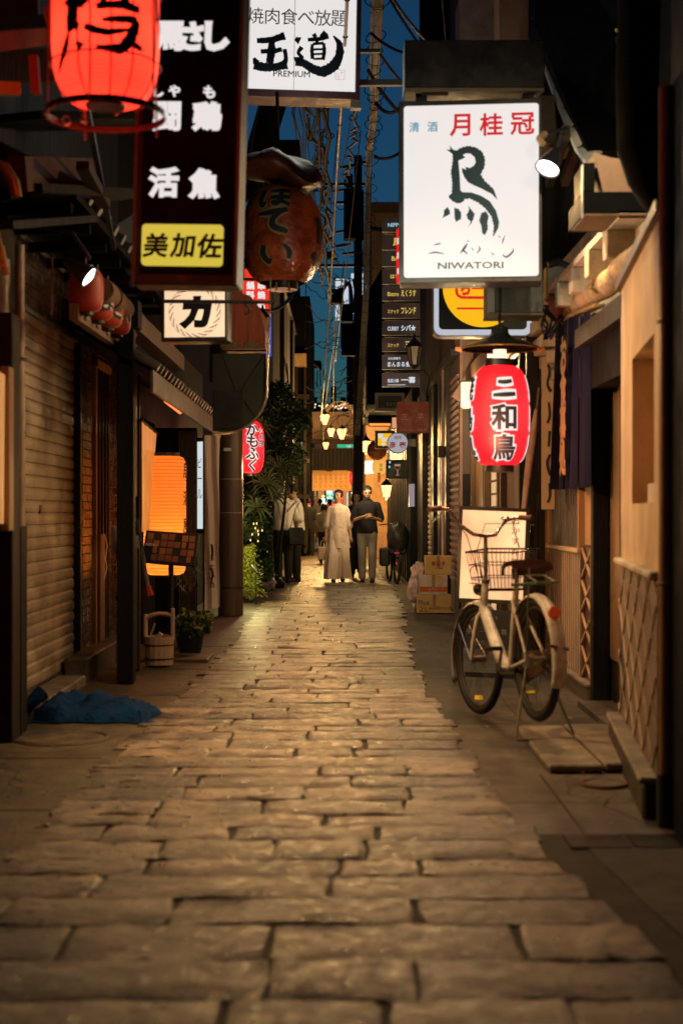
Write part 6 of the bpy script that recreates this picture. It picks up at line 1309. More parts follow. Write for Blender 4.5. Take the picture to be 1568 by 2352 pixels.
    if top:
        tt = MB(); sl = top.get('sleeve', .8); bot_z = top.get('hem', .9); lo = top.get('loose', 1.0)
        rg = [(bot_z, .165 * W * lo, .122 * lo), (.98, .158 * W * lo, .12 * lo), (1.08, .145 * W * lo, .115 * lo), (1.2, .155 * W * lo, .12 * lo), (1.31, .175 * W * lo, .122), (1.39, .178 * W, .105), (1.44, .105, .08), (1.47, .068, .066)]
        p1 = loft([(z * s, 0, tor(z) * s, rx * s, ry * s, .02, 5, z * 9) for z, rx, ry in rg], 30); p1.f.append(tuple(range(29, -1, -1))); p1.f.append(tuple((len(rg) - 1) * 30 + j for j in range(30))); tt.add(p1.v, p1.f)
        for s0, e, w_ in sh:
            pts = [S(s0), S(e)] if sl <= 1 else [S(s0), S(e), S(w_.lerp(e, .1))]
            if sl < 1: pts = [S(s0), S(s0.lerp(e, sl))]
            limb(tt, pts, [.064 * s * lo, .06 * s * lo, .045 * s][:len(pts)])
        link('shirt', remeshed('shirt', tt, top['m'], g, .013 * s), g)
        if top.get('collar'): obj('collar', MB().ring((0, tor(1.46) * s, 1.465 * s), .066 * s, .014 * s, n=18), top['m'], g, smooth=True)
    for hip, knee, ank in hips:
        sm_ = MB(); limb(sm_, [S(ank + Vector((0, .035, -.05))), S(ank + Vector((0, -.08, -.06))), S(ank + Vector((0, -.16, -.065)))], [.042 * s, .044 * s, .032 * s]); sm_.v = [(v[0], v[1], max(v[2], 0.0)) for v in sm_.v]; obj('shoe', sm_, shoe, g, smooth=True)
    return g, s, S, sh, hips
WSH = mat('white_shirt', (.82, .76, .72), .85, var=.12, scale=4, bump=.5, bscale=9); DTR = mat('dark_trousers', (.025, .02, .018), .85, var=.3, bump=.4, bscale=9)
PINK = mat('pale_linen', (.8, .66, .61), .85, var=.12, scale=5, bump=.5, bscale=14); GTR = mat('grey_trousers', (.25, .24, .24), .85, var=.15, bump=.4, bscale=9); BKP = mat('black_shirt', (.012, .012, .016), .85, var=.3, bump=.4, bscale=9)
# woman in white
g, s, S, sh, hips = person('woman in a long white outfit walking down the alley with her head turned aside', (ax(776, 25), 25.0, .0), 0, 1.6, (((.1, .5), (.06, .085)), ((.06, .5), (-.12, .1))), (((-.06, .03, -.27), (-.08, -.02, -.5), (0, -.1, -1)), ((.06, .03, -.27), (.09, -.03, -.5), (.05, -.1, -1))), None, None, 'tied', -.45, shoe=BLACK, wide=.92)
tt = MB(); rg = [(.86, .2, .15), (.95, .18, .14), (1.05, .16, .125), (1.15, .16, .12), (1.3, .168, .12), (1.39, .172, .1), (1.44, .1, .075), (1.465, .06, .06)]
p1 = loft([(z * s, 0, 0, rx * s, ry * s, .03, 7, z * 5) for z, rx, ry in rg], 36); p1.f.append(tuple(range(35, -1, -1))); p1.f.append(tuple(7 * 36 + j for j in range(36))); tt.add(p1.v, p1.f)
for s0, e, w_ in sh: limb(tt, [S(s0), S(s0.lerp(e, .5)), S(e + Vector((0, 0, -.03)))], [.062 * s, .078 * s, .082 * s])
link('blouse', remeshed('blouse', tt, PINK, g, .013), g)
tn = loft([(z * s, 0, 0, rx * s, ry * s, f, 9, 1.3 + z) for z, rx, ry, f in ((.64, .215, .17, .12), (.7, .21, .165, .09), (.78, .205, .16, .07), (.86, .2, .155, .05), (.95, .182, .145, .03))], 48)
obj('tunic_hem', tn, PINK, g, smooth=True, fix=False)
for q, (hip, knee, ank) in zip((-1, 1), hips):
    rings = []
    for t in (0, .15, .3, .45, .6, .75, .9, 1.0):
        z = .86 - .80 * t; x = q * (.08 + .045 * t) ; y_ = -(knee.y * -1 if False else 0); yy = (hip.lerp(knee, min(1, t * 2)) if t < .5 else knee.lerp(ank, t * 2 - 1)).y
        rings.append((z * s, x * s, yy * s, (.095 + .045 * t + .012 * math.sin(t * 5 + q)) * s, (.11 + .075 * t) * s, .03 + .1 * t, 6, q * 1.7 + t * 1.2))
    obj('wide_trouser_leg', loft(rings, 44), PINK, g, smooth=True, fix=False)
obj('belt', loft([(1.02 * s, 0, 0, .166 * s, .132 * s, .01, 5, 0), (1.05 * s, 0, 0, .164 * s, .13 * s, .01, 5, 0)], 30), PINK, g, smooth=True)
hb_ = thing('handbag', 'pale shoulder bag carried low by the woman in white', 'bag', (ax(743, 24.95), 24.95, .52))
bx('bag_body', mat('cream_bag', (.6, .45, .3), .7), hb_, -.1, .1, -.04, .04, -.13, .1, bevel=.015)
for q in (-.03, .03): obj('handle', MB().tube([(-.06, q, .1), (-.04, q, .2), (.04, q, .22), (.06, q, .1)], .006, 6), mat('cream_bag', (.6, .45, .3)), hb_, smooth=True)
# man in black polo
g, s, S, sh, hips = person('man in a black polo shirt and grey trousers looking at the phone in his hands', (ax(843, 24.9), 24.95, 0), 0, 1.68, (((.03, .5), (.0, .085)), ((.12, .49), (.1, .09))), (((-.08, .02, -.27), (.1, -.2, -.2), (1, -.4, .2)), ((.08, .02, -.27), (-.08, -.22, -.22), (-1, -.4, .3))), dict(m=BKP, sleeve=.85, hem=.86, loose=1.06, collar=1), dict(m=GTR, loose=1.05), 'short', .05, .3, wide=1.12)
ph = thing('phone', 'dark phone held in the hands of the man in the black polo', 'phone', (ax(853, 24.7), 24.68, 1.145)); bx('phone_body', BLACK, ph, -.035, .035, -.07, .07, -.004, .004, bevel=.002); bx('screen', glow('phone_screen', (.5, .55, .7), .3), ph, -.03, .03, -.065, .065, .0042, .0052)
# woman behind
person('dark-haired woman in black walking behind the man in the black polo', (ax(818, 27), 27.0, 0), 0, 1.6, (((.12, .48), (.16, .09)), ((.0, .5), (-.12, .1))), (((-.06, .03, -.27), (-.07, -.02, -.5), (0, -.1, -1)), ((.06, .03, -.27), (.08, -.03, -.5), (.05, -.1, -1))), dict(m=BKP, sleeve=1.5, hem=.82, loose=1.08), dict(m=DTR, loose=1.1), 'bob', .15, .1)
# two men at left
person('man in a white shirt and dark trousers seen from behind with his head bowed', (ax(651, 24.6), 24.6, 0), math.radians(195), 1.72, (((.02, .5), (.0, .085)), ((.03, .5), (.02, .085))), (((-.1, .02, -.26), (-.12, -.14, -.42), (0, -.6, -.6)), ((.1, .02, -.26), (.1, -.16, -.4), (0, -.6, -.6))), dict(m=WSH, sleeve=.95, hem=.9, loose=1.1), dict(m=DTR, loose=1.12), 'short', 0, 1.5, lean=.32, wide=1.08)
person('man with glasses in a white shirt facing left beside the bowed man', (ax(683, 25.2), 25.2, 0), math.radians(-75), 1.7, (((.02, .5), (.0, .085)), ((.04, .5), (.03, .085))), (((-.06, .04, -.27), (-.07, -.12, -.46), (0, -.3, -1)), ((.06, .04, -.27), (.07, -.14, -.45), (0, -.3, -1))), dict(m=WSH, sleeve=.95, hem=.9, loose=1.1), dict(m=DTR, loose=1.1), 'short', 0, .45, glasses=True, lean=.08)
sb = thing('shoulder_bag', 'black shoulder bag hanging at the hip of the man with glasses', 'bag', (ax(680, 24.4), 24.42, .82)); bx('bag_body', BLACK, sb, -.13, .12, -.04, .05, -.16, .14, bevel=.02); bx('flap', BLACK, sb, -.12, .11, -.052, -.041, -.02, .145, bevel=.004); obj('strap', MB().tube([(-.1, 0, .13), (-.02, .05, .45), (.08, .3, .62)], [(.006, .018)] * 3, 6), BLACK, sb)
# far walkers
st_arm = (((-.05, .03, -.27), (-.06, -.02, -.5), (0, -.1, -1)), ((.05, .03, -.27), (.06, -.03, -.5), (0, -.1, -1)))
person('grey-haired man in a grey shirt and white trousers walking away in the distance', (ax(725, 44), 44, 0), math.radians(170), 1.7, (((.14, .48), (.18, .1)), ((-.02, .5), (-.16, .12))), st_arm, dict(m=mat('grey_shirt', (.2, .2, .22), .85), sleeve=.9, loose=1.15), dict(m=WSH, loose=1.1), 'grey', 0, .2, vox=.02, haircol=mat('grey_hair', (.35, .32, .28), .7))
person('short dark-haired person in a pale green top walking away behind the woman in white', (ax(744, 34), 34, 0), math.radians(180), 1.42, (((.05, .48), (.02, .09)), ((.02, .5), (-.02, .09))), st_arm, dict(m=mat('sage_top', (.3, .3, .22), .85), sleeve=1.2, loose=1.2), dict(m=DTR), 'bob', 0, .2, vox=.018)
person('dark-clothed walker beside the grey-haired man in the distance', (ax(709, 40), 40, 0), math.radians(175), 1.6, (((.15, .48), (.2, .1)), ((-.05, .5), (-.18, .14))), st_arm, dict(m=BKP, sleeve=.9, loose=1.1), dict(m=DTR), 'short', 0, .1, vox=.02)

person('distant walker in a dark top among the shop lights beyond the gateway', (ax(757, 50), 50, 0), math.radians(10), 1.65, (((.15, .48), (.2, .1)), ((-.05, .5), (-.18, .14))), st_arm, dict(m=BKP, sleeve=.9, loose=1.1), dict(m=DTR), 'short', 0, .1, vox=.025)
person('distant walker in a white shirt among the shop lights beyond the gateway', (ax(735, 53), 53, 0), math.radians(-160), 1.7, (((.1, .48), (.16, .1)), ((-.05, .5), (-.14, .12))), st_arm, dict(m=WSH, sleeve=.9, loose=1.1), dict(m=GTR), 'short', 0, .1, vox=.025)
# ================================================================ MIDDLE DISTANCE
# bamboo / palm shrub and maple on the left
bt_ = thing('bamboo_tree', 'tall dark green bamboo and palm foliage filling the left side beyond the steel pole', 'tree', (ax(625, 24), 24.0, 0))
rr = random.Random(31)
def P2(px, py, d): return at(px, py, d) - bt_.location
def leafmass(blobs, l, wd, seed, droop):
    mb = MB(); rr = random.Random(seed)
    for px, py, d, rx, rz, n in blobs:
        c = P2(px, py, d); s = d / F
        m_ = leaf_cloud(n, rx * s, rx * s * .8, rz * s, l, wd, droop, seed=rr.randrange(9999)); mb.add([Vector(v) + c for v in m_.v], m_.f)
    return mb
tag(obj('foliage', leafmass([(640, 905, 23.5, 38, 34, 650), (664, 960, 24, 38, 50, 950), (620, 985, 23, 40, 60, 1100), (672, 1040, 24.5, 26, 60, 600), (600, 940, 22.5, 30, 40, 400), (640, 1060, 23, 40, 60, 1200), (697, 960, 24, 18, 20, 220)], .11, .02, 5, .6), LEAFD, bt_, fix=False), kind='stuff')
tag(obj('lower_foliage', leafmass([(590, 1130, 21, 40, 60, 1500), (590, 1210, 21.5, 30, 60, 1100), (575, 1180, 20, 26, 60, 900), (600, 1270, 22, 20, 60, 600), (600, 1310, 21, 25, 30, 400)], .1, .03, 8, .2), LEAFD, bt_, fix=False), kind='stuff')
fan = MB()
for (px, py, d, n, L_) in ((640, 1075, 20.5, 15, .3), (655, 1100, 21, 15, .3), (610, 1110, 20, 16, .32), (630, 1140, 20.5, 15, .3), (575, 1085, 20, 13, .3), (598, 985, 19.5, 11, .22), (600, 1055, 20.3, 15, .28), (660, 1065, 21.5, 12, .25), (588, 1165, 19.8, 14, .26)):
    c = P2(px, py, d); tilt = rr.uniform(-.5, .5)
    for i in range(n):
        a = math.radians(-70 + 320 * i / n) + rr.uniform(-.1, .1); dv = Vector((math.cos(a), rr.uniform(-.5, .1), math.sin(a) * .9)).normalized(); e = c + dv * L_ * rr.uniform(.8, 1.15); m_ = c.lerp(e, .5) + Vector((0, 0, .03)); e.z -= .05; sd_ = dv.cross(Vector((0, 1, 0))).normalized() * .014
        fan.add([c, m_ + sd_, e, m_ - sd_], [(0, 1, 2, 3)])
tag(obj('fan_leaves', fan, LEAF, bt_, fix=False), kind='stuff')
for (x0, y0, x1, y1, d) in ((615, 1345, 640, 900, 23.5), (635, 1340, 672, 930, 24), (600, 1340, 612, 980, 23)): obj('stem', MB().tube([P2(x0, y0, d), P2((x0 + x1) / 2 + 3, (y0 + y1) / 2, d), P2(x1, y1, d)], [.03, .025, .012], 7), DARKW, bt_, smooth=True)
fl = glow('fairy_light', (1, .6, .2), 2.5)
for i in range(9): obj('fairy_bulb', MB().lathe([(0, -.02), (.009, 0), (0, .02)], 6, Matrix.Translation(P2(rr.uniform(572, 603), rr.uniform(1195, 1245), 19.5))), fl, bt_)
mp = thing('maple_shrub', 'bright lit yellow-green maple shrub low beside the base of the steel pole', 'shrub', (ax(578, 19.6), 19.6, 0))
mbm = MB(); r2 = random.Random(77)
for _ in range(2600):
    z = r2.uniform(.05, .78); k = (1 - abs(z - .4) / .75); x = r2.gauss(-.03, .06) * (1 + k * .4) - .04; y_ = r2.gauss(0, .1); c = Vector((x - (z - .4) * .12, y_, z + .1 * math.sin(x * 30) * .2)); 
    for q in range(3):
        a = r2.uniform(0, 6.28); dv = Vector((math.cos(a), r2.uniform(-.6, .6), math.sin(a) * .5 - .15)).normalized() * r2.uniform(.02, .035); sd_ = dv.cross(Vector((r2.gauss(0, 1), r2.gauss(0, 1), 1))).normalized() * .007; mbm.add([c, c + dv * .5 + sd_, c + dv, c + dv * .5 - sd_], [(0, 1, 2, 3)])
tag(obj('foliage', mbm, LEAFY, mp, fix=False), kind='stuff'); obj('stem', MB().tube([(0, 0, 0), (.0, 0, .6)], .012, 6), DARKW, mp)
gl_ = thing('garden_light', 'small garden light on a stake lighting the maple shrub', 'light', (ax(588, 18.9), 18.9, 0)); obj('stake', MB().tube([(0, 0, 0), (0, 0, .45)], .008, 6), BLACK, gl_); obj('head', MB().tube([(-.06, .0, .52), (.02, 0, .42)], .02, 8), BLACK, gl_); lamp(gl_, (.0, -.2, .65), 34, (1, .78, .36), .05)

def block(name, label, x0, x1, y0, y1, h, m, z0=-.1, extra=None):
    g = thing(name, label, 'building', ((x0 + x1) / 2, y0, 0)); cx = (x0 + x1) / 2; bx('wall', m, g, x0 - cx, x1 - cx, 0, y1 - y0, z0, h); return g, cx, y0
g, cx, y0 = block('grey_rendered_building', 'tall grey rendered building behind the bamboo on the left', -4, -1.25, 26, 38, 5.95, GREYP)
bx('parapet', DKSTEEL, g, -4.05 - cx, -1.19 - cx, -.05, 12, 5.951, 6.05)
for yy in (3.2, 8.5): bx('downpipe_strip', BLACK, g, -1.249 - cx, -1.18 - cx, yy, yy + .3, .5, 5.9)
obj('hanging_cable', MB().tube([(-1.1 - cx, 1.2, 4.2), (-1.0 - cx, 1.3, 3.6), (-.96 - cx, 1.4, 3.3), (-1.0 - cx, 1.5, 3.45), (-1.05 - cx, 1.4, 4.1)], .012, 5), BLACK, g)
for zz in (1.5, 3.6): bx('window', GLASSD, g, -2.4 - cx, -1.5 - cx, -.012, -.002, zz, zz + .8)
g, cx, y0 = block('black_clad_building', 'black clad narrow tower with rounded shoulder beyond the grey building', -4, -.89, 40, 47, 7.3, BLACKM)
obj('rounded_parapet', MB().tube([(-4 - cx, .3, 7.3), (-1.17 - cx, .3, 7.3)], .28, 10), BLACKM, g)
bx('lit_box', mat('tan_box', (.45, .3, .14), .7), g, -1.3 - cx, -.98 - cx, -.35, -.01, 5.3, 5.65); bx('post', DARKW, g, -1.05 - cx, -.98 - cx, -.3, -.2, .3, 5.25); bx('post', DARKW, g, -1.28 - cx, -1.22 - cx, -.3, -.2, .3, 5.25)
for zz in (1.6, 2.6, 4.4): bx('beam', DARKW, g, -1.9 - cx, -.9 - cx, -.25, -.01, zz, zz + .12)
g, cx, y0 = block('timber_corner_building', 'dim timber-posted building edge left of the far gateway canopy', -3, -1.36, 47.2, 56, 4.2, mat('olive_plaster', (.12, .1, .06), .9))
bx('post', BROWNW, g, -1.43 - cx, -1.37 - cx, -.2, -.02, 0, 4.1); obj('small_eave', MB().prism([(-2.2 - cx, 2.35), (-1.5 - cx, 2.3), (-1.0 - cx, 1.9), (-2.2 - cx, 1.95)], -3.0, -.3), DARKW, g)

# right middle buildings
rD = thing('slatted_shutter_building', 'dark building with louvred shutters and brown boards above, right of the cardboard boxes', 'building', (1.38, 16.9, 0))
def WD(x0, x1, y0, y1, z0, z1): return (x0 - 1.38, x1 - 1.38, y0 - 16.9, y1 - 16.9, z0, z1)
bx('wall', GREYW, rD, *WD(1.4, 3.2, 16.9, 24.6, 0, 3.2)); bx('upper_wall', mat('umber_boards', (.1, .065, .05), .7, var=.3, streak=(4, 4, .3)), rD, *WD(1.36, 3.2, 16.88, 24.6, 3.201, 8.2))
for i in range(14): bx('board', mat('umber_boards2', (.11, .07, .055), .65, var=.3, streak=(4, 4, .3)), rD, *WD(1.345, 1.359, 16.9 + i * .55, 17.43 + i * .55, 3.22, 6.4))
bx('gable_end', GREYW, rD, *WD(1.4, 2.0, 16.86, 16.899, 0, 3.1)); bx('pink_brace', mat('pink_board', (.42, .26, .22), .7), rD, *WD(1.40, 1.43, 16.83, 16.86, 0, 3.3))
obj('pink_brace', MB().bar((1.37 - 1.38, -.06, 2.55), (1.75 - 1.38, -.06, 3.15), .04, .16), mat('pink_board', (.42, .26, .22)), rD); bx('upper_gable', mat('pinkish_boards', (.3, .19, .16), .7, streak=(6, 6, .3)), rD, *WD(1.4, 2.0, 16.84, 16.859, 2.9, 3.3))
bx('small_window', BLACK, rD, *WD(1.435, 1.52, 16.845, 16.859, 1.3, 1.68), bevel=.003)
def louv(y0, y1, z0, z1, nm='louvre_slat'):
    n = int((z1 - z0) / .085)
    for i in range(n): obj(nm, MB().box(-.012, .012, 0, y1 - y0, -.02, .02, Matrix.Translation((1.395 - 1.38, y0 - 16.9, z0 + i * .085)) @ Matrix.Rotation(-.25, 4, 'Y')), mat('rose_slat', (.42, .3, .26), .6), rD)
louv(17.0, 18.2, .4, 2.95); louv(21.4, 22.8, .4, 2.4)
for (ya, yb, m_, x_) in ((18.25, 18.55, BLACK, 1.34), (18.95, 19.1, BLACK, 1.33), (19.5, 20.0, BLACK, 1.35), (20.8, 21.3, BLACK, 1.34), (22.9, 24.5, BLACK, 1.30)): bx('dark_post', m_, rD, *WD(x_, 1.399, ya, yb, 0, 3.1))
bx('window', GLASSD, rD, *WD(1.385, 1.399, 19.1, 19.5, .3, 2.9)); obj('pink_pipe', MB().tube([(1.345 - 1.38, 18.75 - 16.9, .2), (1.345 - 1.38, 18.75 - 16.9, 3.1)], .03, 8), mat('pink_pipe', (.6, .42, .38), .4), rD, smooth=True)
bx('pipe_box', mat('olive_box', (.04, .045, .03), .6), rD, *WD(1.27, 1.39, 18.7, 18.8, 1.95, 2.1))
bx('sill_rail', DKSTEEL, rD, *WD(1.3, 1.4, 16.95, 24.5, 3.1, 3.18))
wl_ = thing('wall_lantern', 'glowing rectangular paper wall lamp left of the red restaurant lantern', 'lamp', at(1071, 905, 16.0)); s = 16 / F
bx('shade', glow('warm_white_shade', (1, .78, .58), 1.1), wl_, -12 * s, 12 * s, 0, .1, -29 * s, 28 * s, bevel=.006); bx('cap', BLACK, wl_, -13 * s, 13 * s, -.005, .12, 28.5 * s, 31 * s); bx('base', PALEW, wl_, -9 * s, 10 * s, 0, .1, -33 * s, -29.5 * s); lamp(wl_, (-.2, -.25, -.15), 46, (1, .62, .36), .08)
sl2 = thing('doorway_lamp', 'narrow lit white fitting above the honey timber door behind the enamel shade', 'lamp', at(1138, 800, 13.5)); s = 13.5 / F
bx('shade', glow('pink_white_shade', (1, .75, .6), 1.1), sl2, -18 * s, 12 * s, 0, .08, -20 * s, 18 * s, bevel=.005); bx('stem', BLACK, sl2, -4 * s, 0, .0, .05, 18.5 * s, 26 * s); lamp(sl2, (-.25, -.3, -.2), 60, (1, .62, .36), .08)
g, cx, y0 = block('black_bar_building', 'black bar building whose sloped roof edge hides the lower sky on the right', 1.22, 3.2, 24.7, 38, 3.4, BLACKW)
for i in range(12):
    yy = .4 + i * .75; bx('dark_post', BLACK, g, 1.14 - cx, 1.219 - cx, yy, yy + .22, 0, 3.1)
    if i % 3 == 1: bx('lit_strip', glow('amber_strip', (1, .5, .14), .5), g, 1.20 - cx, 1.218 - cx, yy + .3, yy + .52, .4, 2.2)
    elif i % 3 == 2: bx('pale_post', HONEYW, g, 1.15 - cx, 1.218 - cx, yy + .3, yy + .45, .2, 2.5)
g, cx, y0 = block('black_gable_building', 'black silhouetted gabled upper storey above the bar signs', .52, 2.6, 29, 36, 5.6, BLACKM, z0=3.42)
obj('gable_roof', MB().prism([(.46 - cx, 5.55), (.8 - cx, 6.15), (2.6 - cx, 6.9), (2.6 - cx, 5.5)], -.2, 7), BLACKM, g); bx('gutter', BROWNMET, g, .44 - cx, .5 - cx, -.25, 5, 5.5, 5.56)
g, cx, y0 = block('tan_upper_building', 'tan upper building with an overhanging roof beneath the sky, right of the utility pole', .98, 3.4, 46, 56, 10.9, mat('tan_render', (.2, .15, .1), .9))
bx('roof_slab', mat('dark_tan', (.09, .07, .055), .8), g, .8 - cx, 3.5 - cx, -.5, 10, 10.901, 11.15)
for i in range(5): bx('bracket', mat('dark_tan', (.09, .07, .055)), g, .86 - cx, .979 - cx, .2 + i * 1.8, .45 + i * 1.8, 10.4, 10.9)
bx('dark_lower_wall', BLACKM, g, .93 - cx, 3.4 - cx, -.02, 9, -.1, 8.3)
g, cx, y0 = block('amber_lit_wall_building', 'tall narrow wall lit orange by the lamps behind the utility pole', .68, 2.0, 38.5, 45, 3.9, mat('apricot_wall', (.4, .24, .13), .8))
struct('back_hill', MB().box(-80, 80, 140, 150, -1, 2), EARTH)

# ---- stacked name plates
lbl = [('NIPPON', '', 'blue'), ('風', '', 'gold'), ('BAR', '', 'gold'), ('はすや', '', 'gold'), ('Bistro', 'えくうす', 'gold'), ('スナック', 'フレンド', 'gold'), ('CURRY', 'シバ★', 'white'), ('スナック', '三', 'gold'), ('日本酒専門', 'まんまる食堂', 'white'), ('魚貝小鉢', '一喜', 'white')]
ys = [(501, 532), (538.5, 572.6), (576, 611), (617.6, 651.7), (657, 690), (697, 730), (737, 769), (776, 806.6), (815, 848), (857, 888)]
desc = ['topmost dark name plate with pale blue letters, half hidden by the rooster sign', 'second name plate from the top with one gold character', 'third name plate from the top with gold Latin letters', 'fourth name plate from the top with small gold characters', 'dark name plate with gold Latin and hiragana words, just below the rooster sign level', 'dark name plate with two gold katakana words', 'dark name plate with white lettering ending in a star', 'dark name plate with gold katakana and three bars, behind the black coach lamp', 'dark name plate with two lines of white characters', 'lowest name plate with white lettering and a thin line below']
GOLDL = glow('gold_backlit', (.85, .6, .12), .7); WHL = glow('white_backlit', (.8, .88, .95), .75); BLL = glow('blue_backlit', (.45, .75, .85), .6)
PLATE = mat('slate_plate', (.16, .17, .24), .35, var=.2, bump=0); PLF = mat('plate_edge', (.2, .21, .25), .35, metal=.4)
d = 19; s = d / F
for (t1, t2, cl_), (a, b), ds in zip(lbl, ys, desc):
    g = thing('name_plate', ds, 'sign', at(920.5, (a + b) / 2, d), (0, 0, math.radians(-3)), 'dark name plates stacked on the bar building')
    h = (b - a) * s / 2; W_ = 43.5 * s; bx('plate', PLATE, g, -W_, W_, 0, .1, -h, h, bevel=.003)
    for z in (-h, h - .006): bx('edge', PLF, g, -W_, W_, -.006, -.0005, z, z + .006)
    for x in (-W_, W_ - .008): bx('edge', PLF, g, x, x + .008, -.006, -.0005, -h + .0065, h - .0065)
    m_ = dict(gold=GOLDL, white=WHL, blue=BLL)[cl_]; tm = MB()
    if not t2: text(tm, t1, -.05, 0, h * (1.1 if len(t1) == 1 else .6), bold=.03, y=-.004)
    elif t1 == '日本酒専門': text(tm, t1, -.09, h * .5, h * .35, w=.16, bold=.01, y=-.004); text(tm, t2, 0, -h * .3, h * .75, w=.36, bold=.02, y=-.004)
    else:
        text(tm, t1, -.105, -.01, h * .6, w=.15, bold=.02, y=-.004); text(tm, t2, .1, 0, h * .95, w=.2 if len(t2) > 1 else None, bold=.035, y=-.004)
    if t2 == '一喜': tm.box(-.18, .06, -.005, -.003, -h * .78, -h * .7)
    obj('lettering', tm, m_, g, fix=False)
pf = thing('plate_mast', 'black mast holding the stacked name plates to the wall', 'post', (ax(965, 19.2), 19.3, 2.0)); bx('mast', BLACK, pf, .0, .08, 0, .1, .7, 5.2); 
for i in range(9): bx('bracket', BLACK, pf, -.48, -.002, .02, .05, az((ys[i][1] + ys[i + 1][0]) / 2, 19.3) - 2.01, az((ys[i][1] + ys[i + 1][0]) / 2, 19.3) - 1.99)
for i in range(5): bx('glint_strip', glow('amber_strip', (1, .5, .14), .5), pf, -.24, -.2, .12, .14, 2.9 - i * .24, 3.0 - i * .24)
coach_lamp('coach_lamp', 'unlit black coach lamp on a curved arm in front of the lowest name plates', at(951, 808, 17.6), 1.15, mat('smoky_glass', (.18, .16, .14), .3, bump=0))
ga = thing('lamp_arm', 'black curled iron arm under the unlit coach lamp', 'bracket', at(975, 850, 17.7)); obj('arm', MB().tube([(-.12, 0, -.02), (-.02, 0, 0), (.06, 0, -.1), (.02, 0, -.3)], .012, 6), BLACK, ga)

def boxsign(name, label, px0, px1, py0, py1, d, m_face, m_frame, letters=(), rot=0, depth=.12, border=4, cat='sign'):
    s = d / F; cx, cy = (px0 + px1) / 2, (py0 + py1) / 2; g = thing(name, label, cat, at(cx, cy, d), (0, 0, rot)); hx, hz = (px1 - px0) / 2 * s, (py1 - py0) / 2 * s; b = border * s
    bx('box', m_frame, g, -hx, hx, .002, depth, -hz, hz); bx('face', m_face, g, -hx + b, hx - b, -.006, .0015, -hz + b, hz - b)
    for (t, px, py, h, w_, m_, bold) in letters: obj('lettering', text(MB(), t, (px - cx) * s, (cy - py) * s, h * s, w=w_ * s if w_ else None, bold=bold, y=-.009), m_, g, fix=False)
    return g
GW = mat('faint_white_print', (.3, .33, .3), .6); 
boxsign('green_signboard', 'unlit dark green signboard in a grey frame above the red sign', 861, 929, 902, 944, 21, mat('dark_green_face', (.02, .035, .03), .5), GREYMET, [('カルラ', 897, 928, 9, 20, GW, .01)], border=7)
boxsign('red_signboard', 'unlit dark red signboard with pale characters beside the brown boards', 911, 985, 922, 994, 18.5, mat('dark_red_face', (.2, .022, .012), .5, var=.15), mat('dark_red_edge', (.1, .02, .012), .5), [('三', 929, 958, 14, 14, mat('pink_print', (.5, .3, .25)), .04), ('平', 965, 958, 16, 14, mat('pink_print', (.5, .3, .25)), .03), ('お好み焼・鉄板焼', 949, 987, 6, 60, mat('pink_print', (.5, .3, .25)), .01), ('Teppan', 946, 939, 6, 36, mat('dull_red_print', (.35, .1, .08)), .0)], border=1, depth=.2)
boxsign('yellow_lightbox', 'small lit yellow sign with white shapes in a grey frame', 861, 906, 989, 1030, 22.5, YELL2, GREYMET, [('酒', 873, 1001, 11, None, WHL, .12), ('めし', 886, 1010, 10, 20, WHL, .1), ('や', 880, 1021, 9, None, WHL, .1)], border=6.5)
g = thing('round_sign', 'round white sign with red and black characters under the dark red signboard', 'sign', at(913, 1017, 18.8)); s = 18.8 / F
obj('drum', MB().tube([(0, .12, 0), (0, 0, 0)], 24.5 * s, 36), GREYMET, g, smooth=False); obj('face', MB().tube([(0, -.001, 0), (0, -.008, 0)], 22.5 * s, 36), glow('dim_white_face', (.55, .53, .6), .62), g)
tm = text(MB(), '焼肉', 0, 12 * s, 8 * s, y=-.011); obj('lettering', tm, BLACKP, g, fix=False); tm = text(MB(), '彦', -12 * s, -5 * s, 15 * s, bold=.03, y=-.011); text(tm, '壱', 11 * s, -5 * s, 15 * s, bold=.03, y=-.011); obj('lettering', tm, REDP, g, fix=False); bx('arm', mat('bluegrey', (.2, .23, .3)), g, 25 * s, 42 * s, .03, .1, -8 * s, 9 * s)
boxsign('wine_glass_sign', 'dark hanging sign with a red wine glass under the round sign', 886, 939, 1056, 1100, 20.5, mat('green_black', (.012, .03, .025)), mat('dark_green_frame', (.02, .035, .025), .5), [], border=5)
wg = bpy.data.objects['wine_glass_sign']; s = 20.5 / F
obj('glass_picture', MB().prism([(-7 * s, 12 * s), (7 * s, 12 * s), (6 * s, 3 * s), (1 * s, -3 * s), (1 * s, -12 * s), (5 * s, -14 * s), (-5 * s, -14 * s), (-1 * s, -12 * s), (-1 * s, -3 * s), (-6 * s, 3 * s)], -.01, -.0065), glow('dim_wine_white', (.6, .45, .3), .5), wg)
obj('wine_picture', MB().prism([(-6.5 * s, 7 * s), (6.5 * s, 7 * s), (5 * s, 2 * s), (0, -2 * s), (-5 * s, 2 * s)], -.013, -.0105), flat('wine_red', (.3, .015, .02)), wg)
for i, (px, py) in enumerate(((888, 1040), (894, 1046), (893, 1064), (892, 1075))): bx('lit_chip', TEAL if i % 2 else WHL, wg, (px - 912.5) * s, (px - 909) * s, -.02, -.011, (1078 - py) * s, (1083 - py) * s)
g = thing('cedar_ball', 'big brown cedar-leaf ball hanging over the lit white and yellow lanterns', 'cedar ball', at(865, 1034, 24)); s = 24 / F
cb_ = MB(); r3 = random.Random(5)
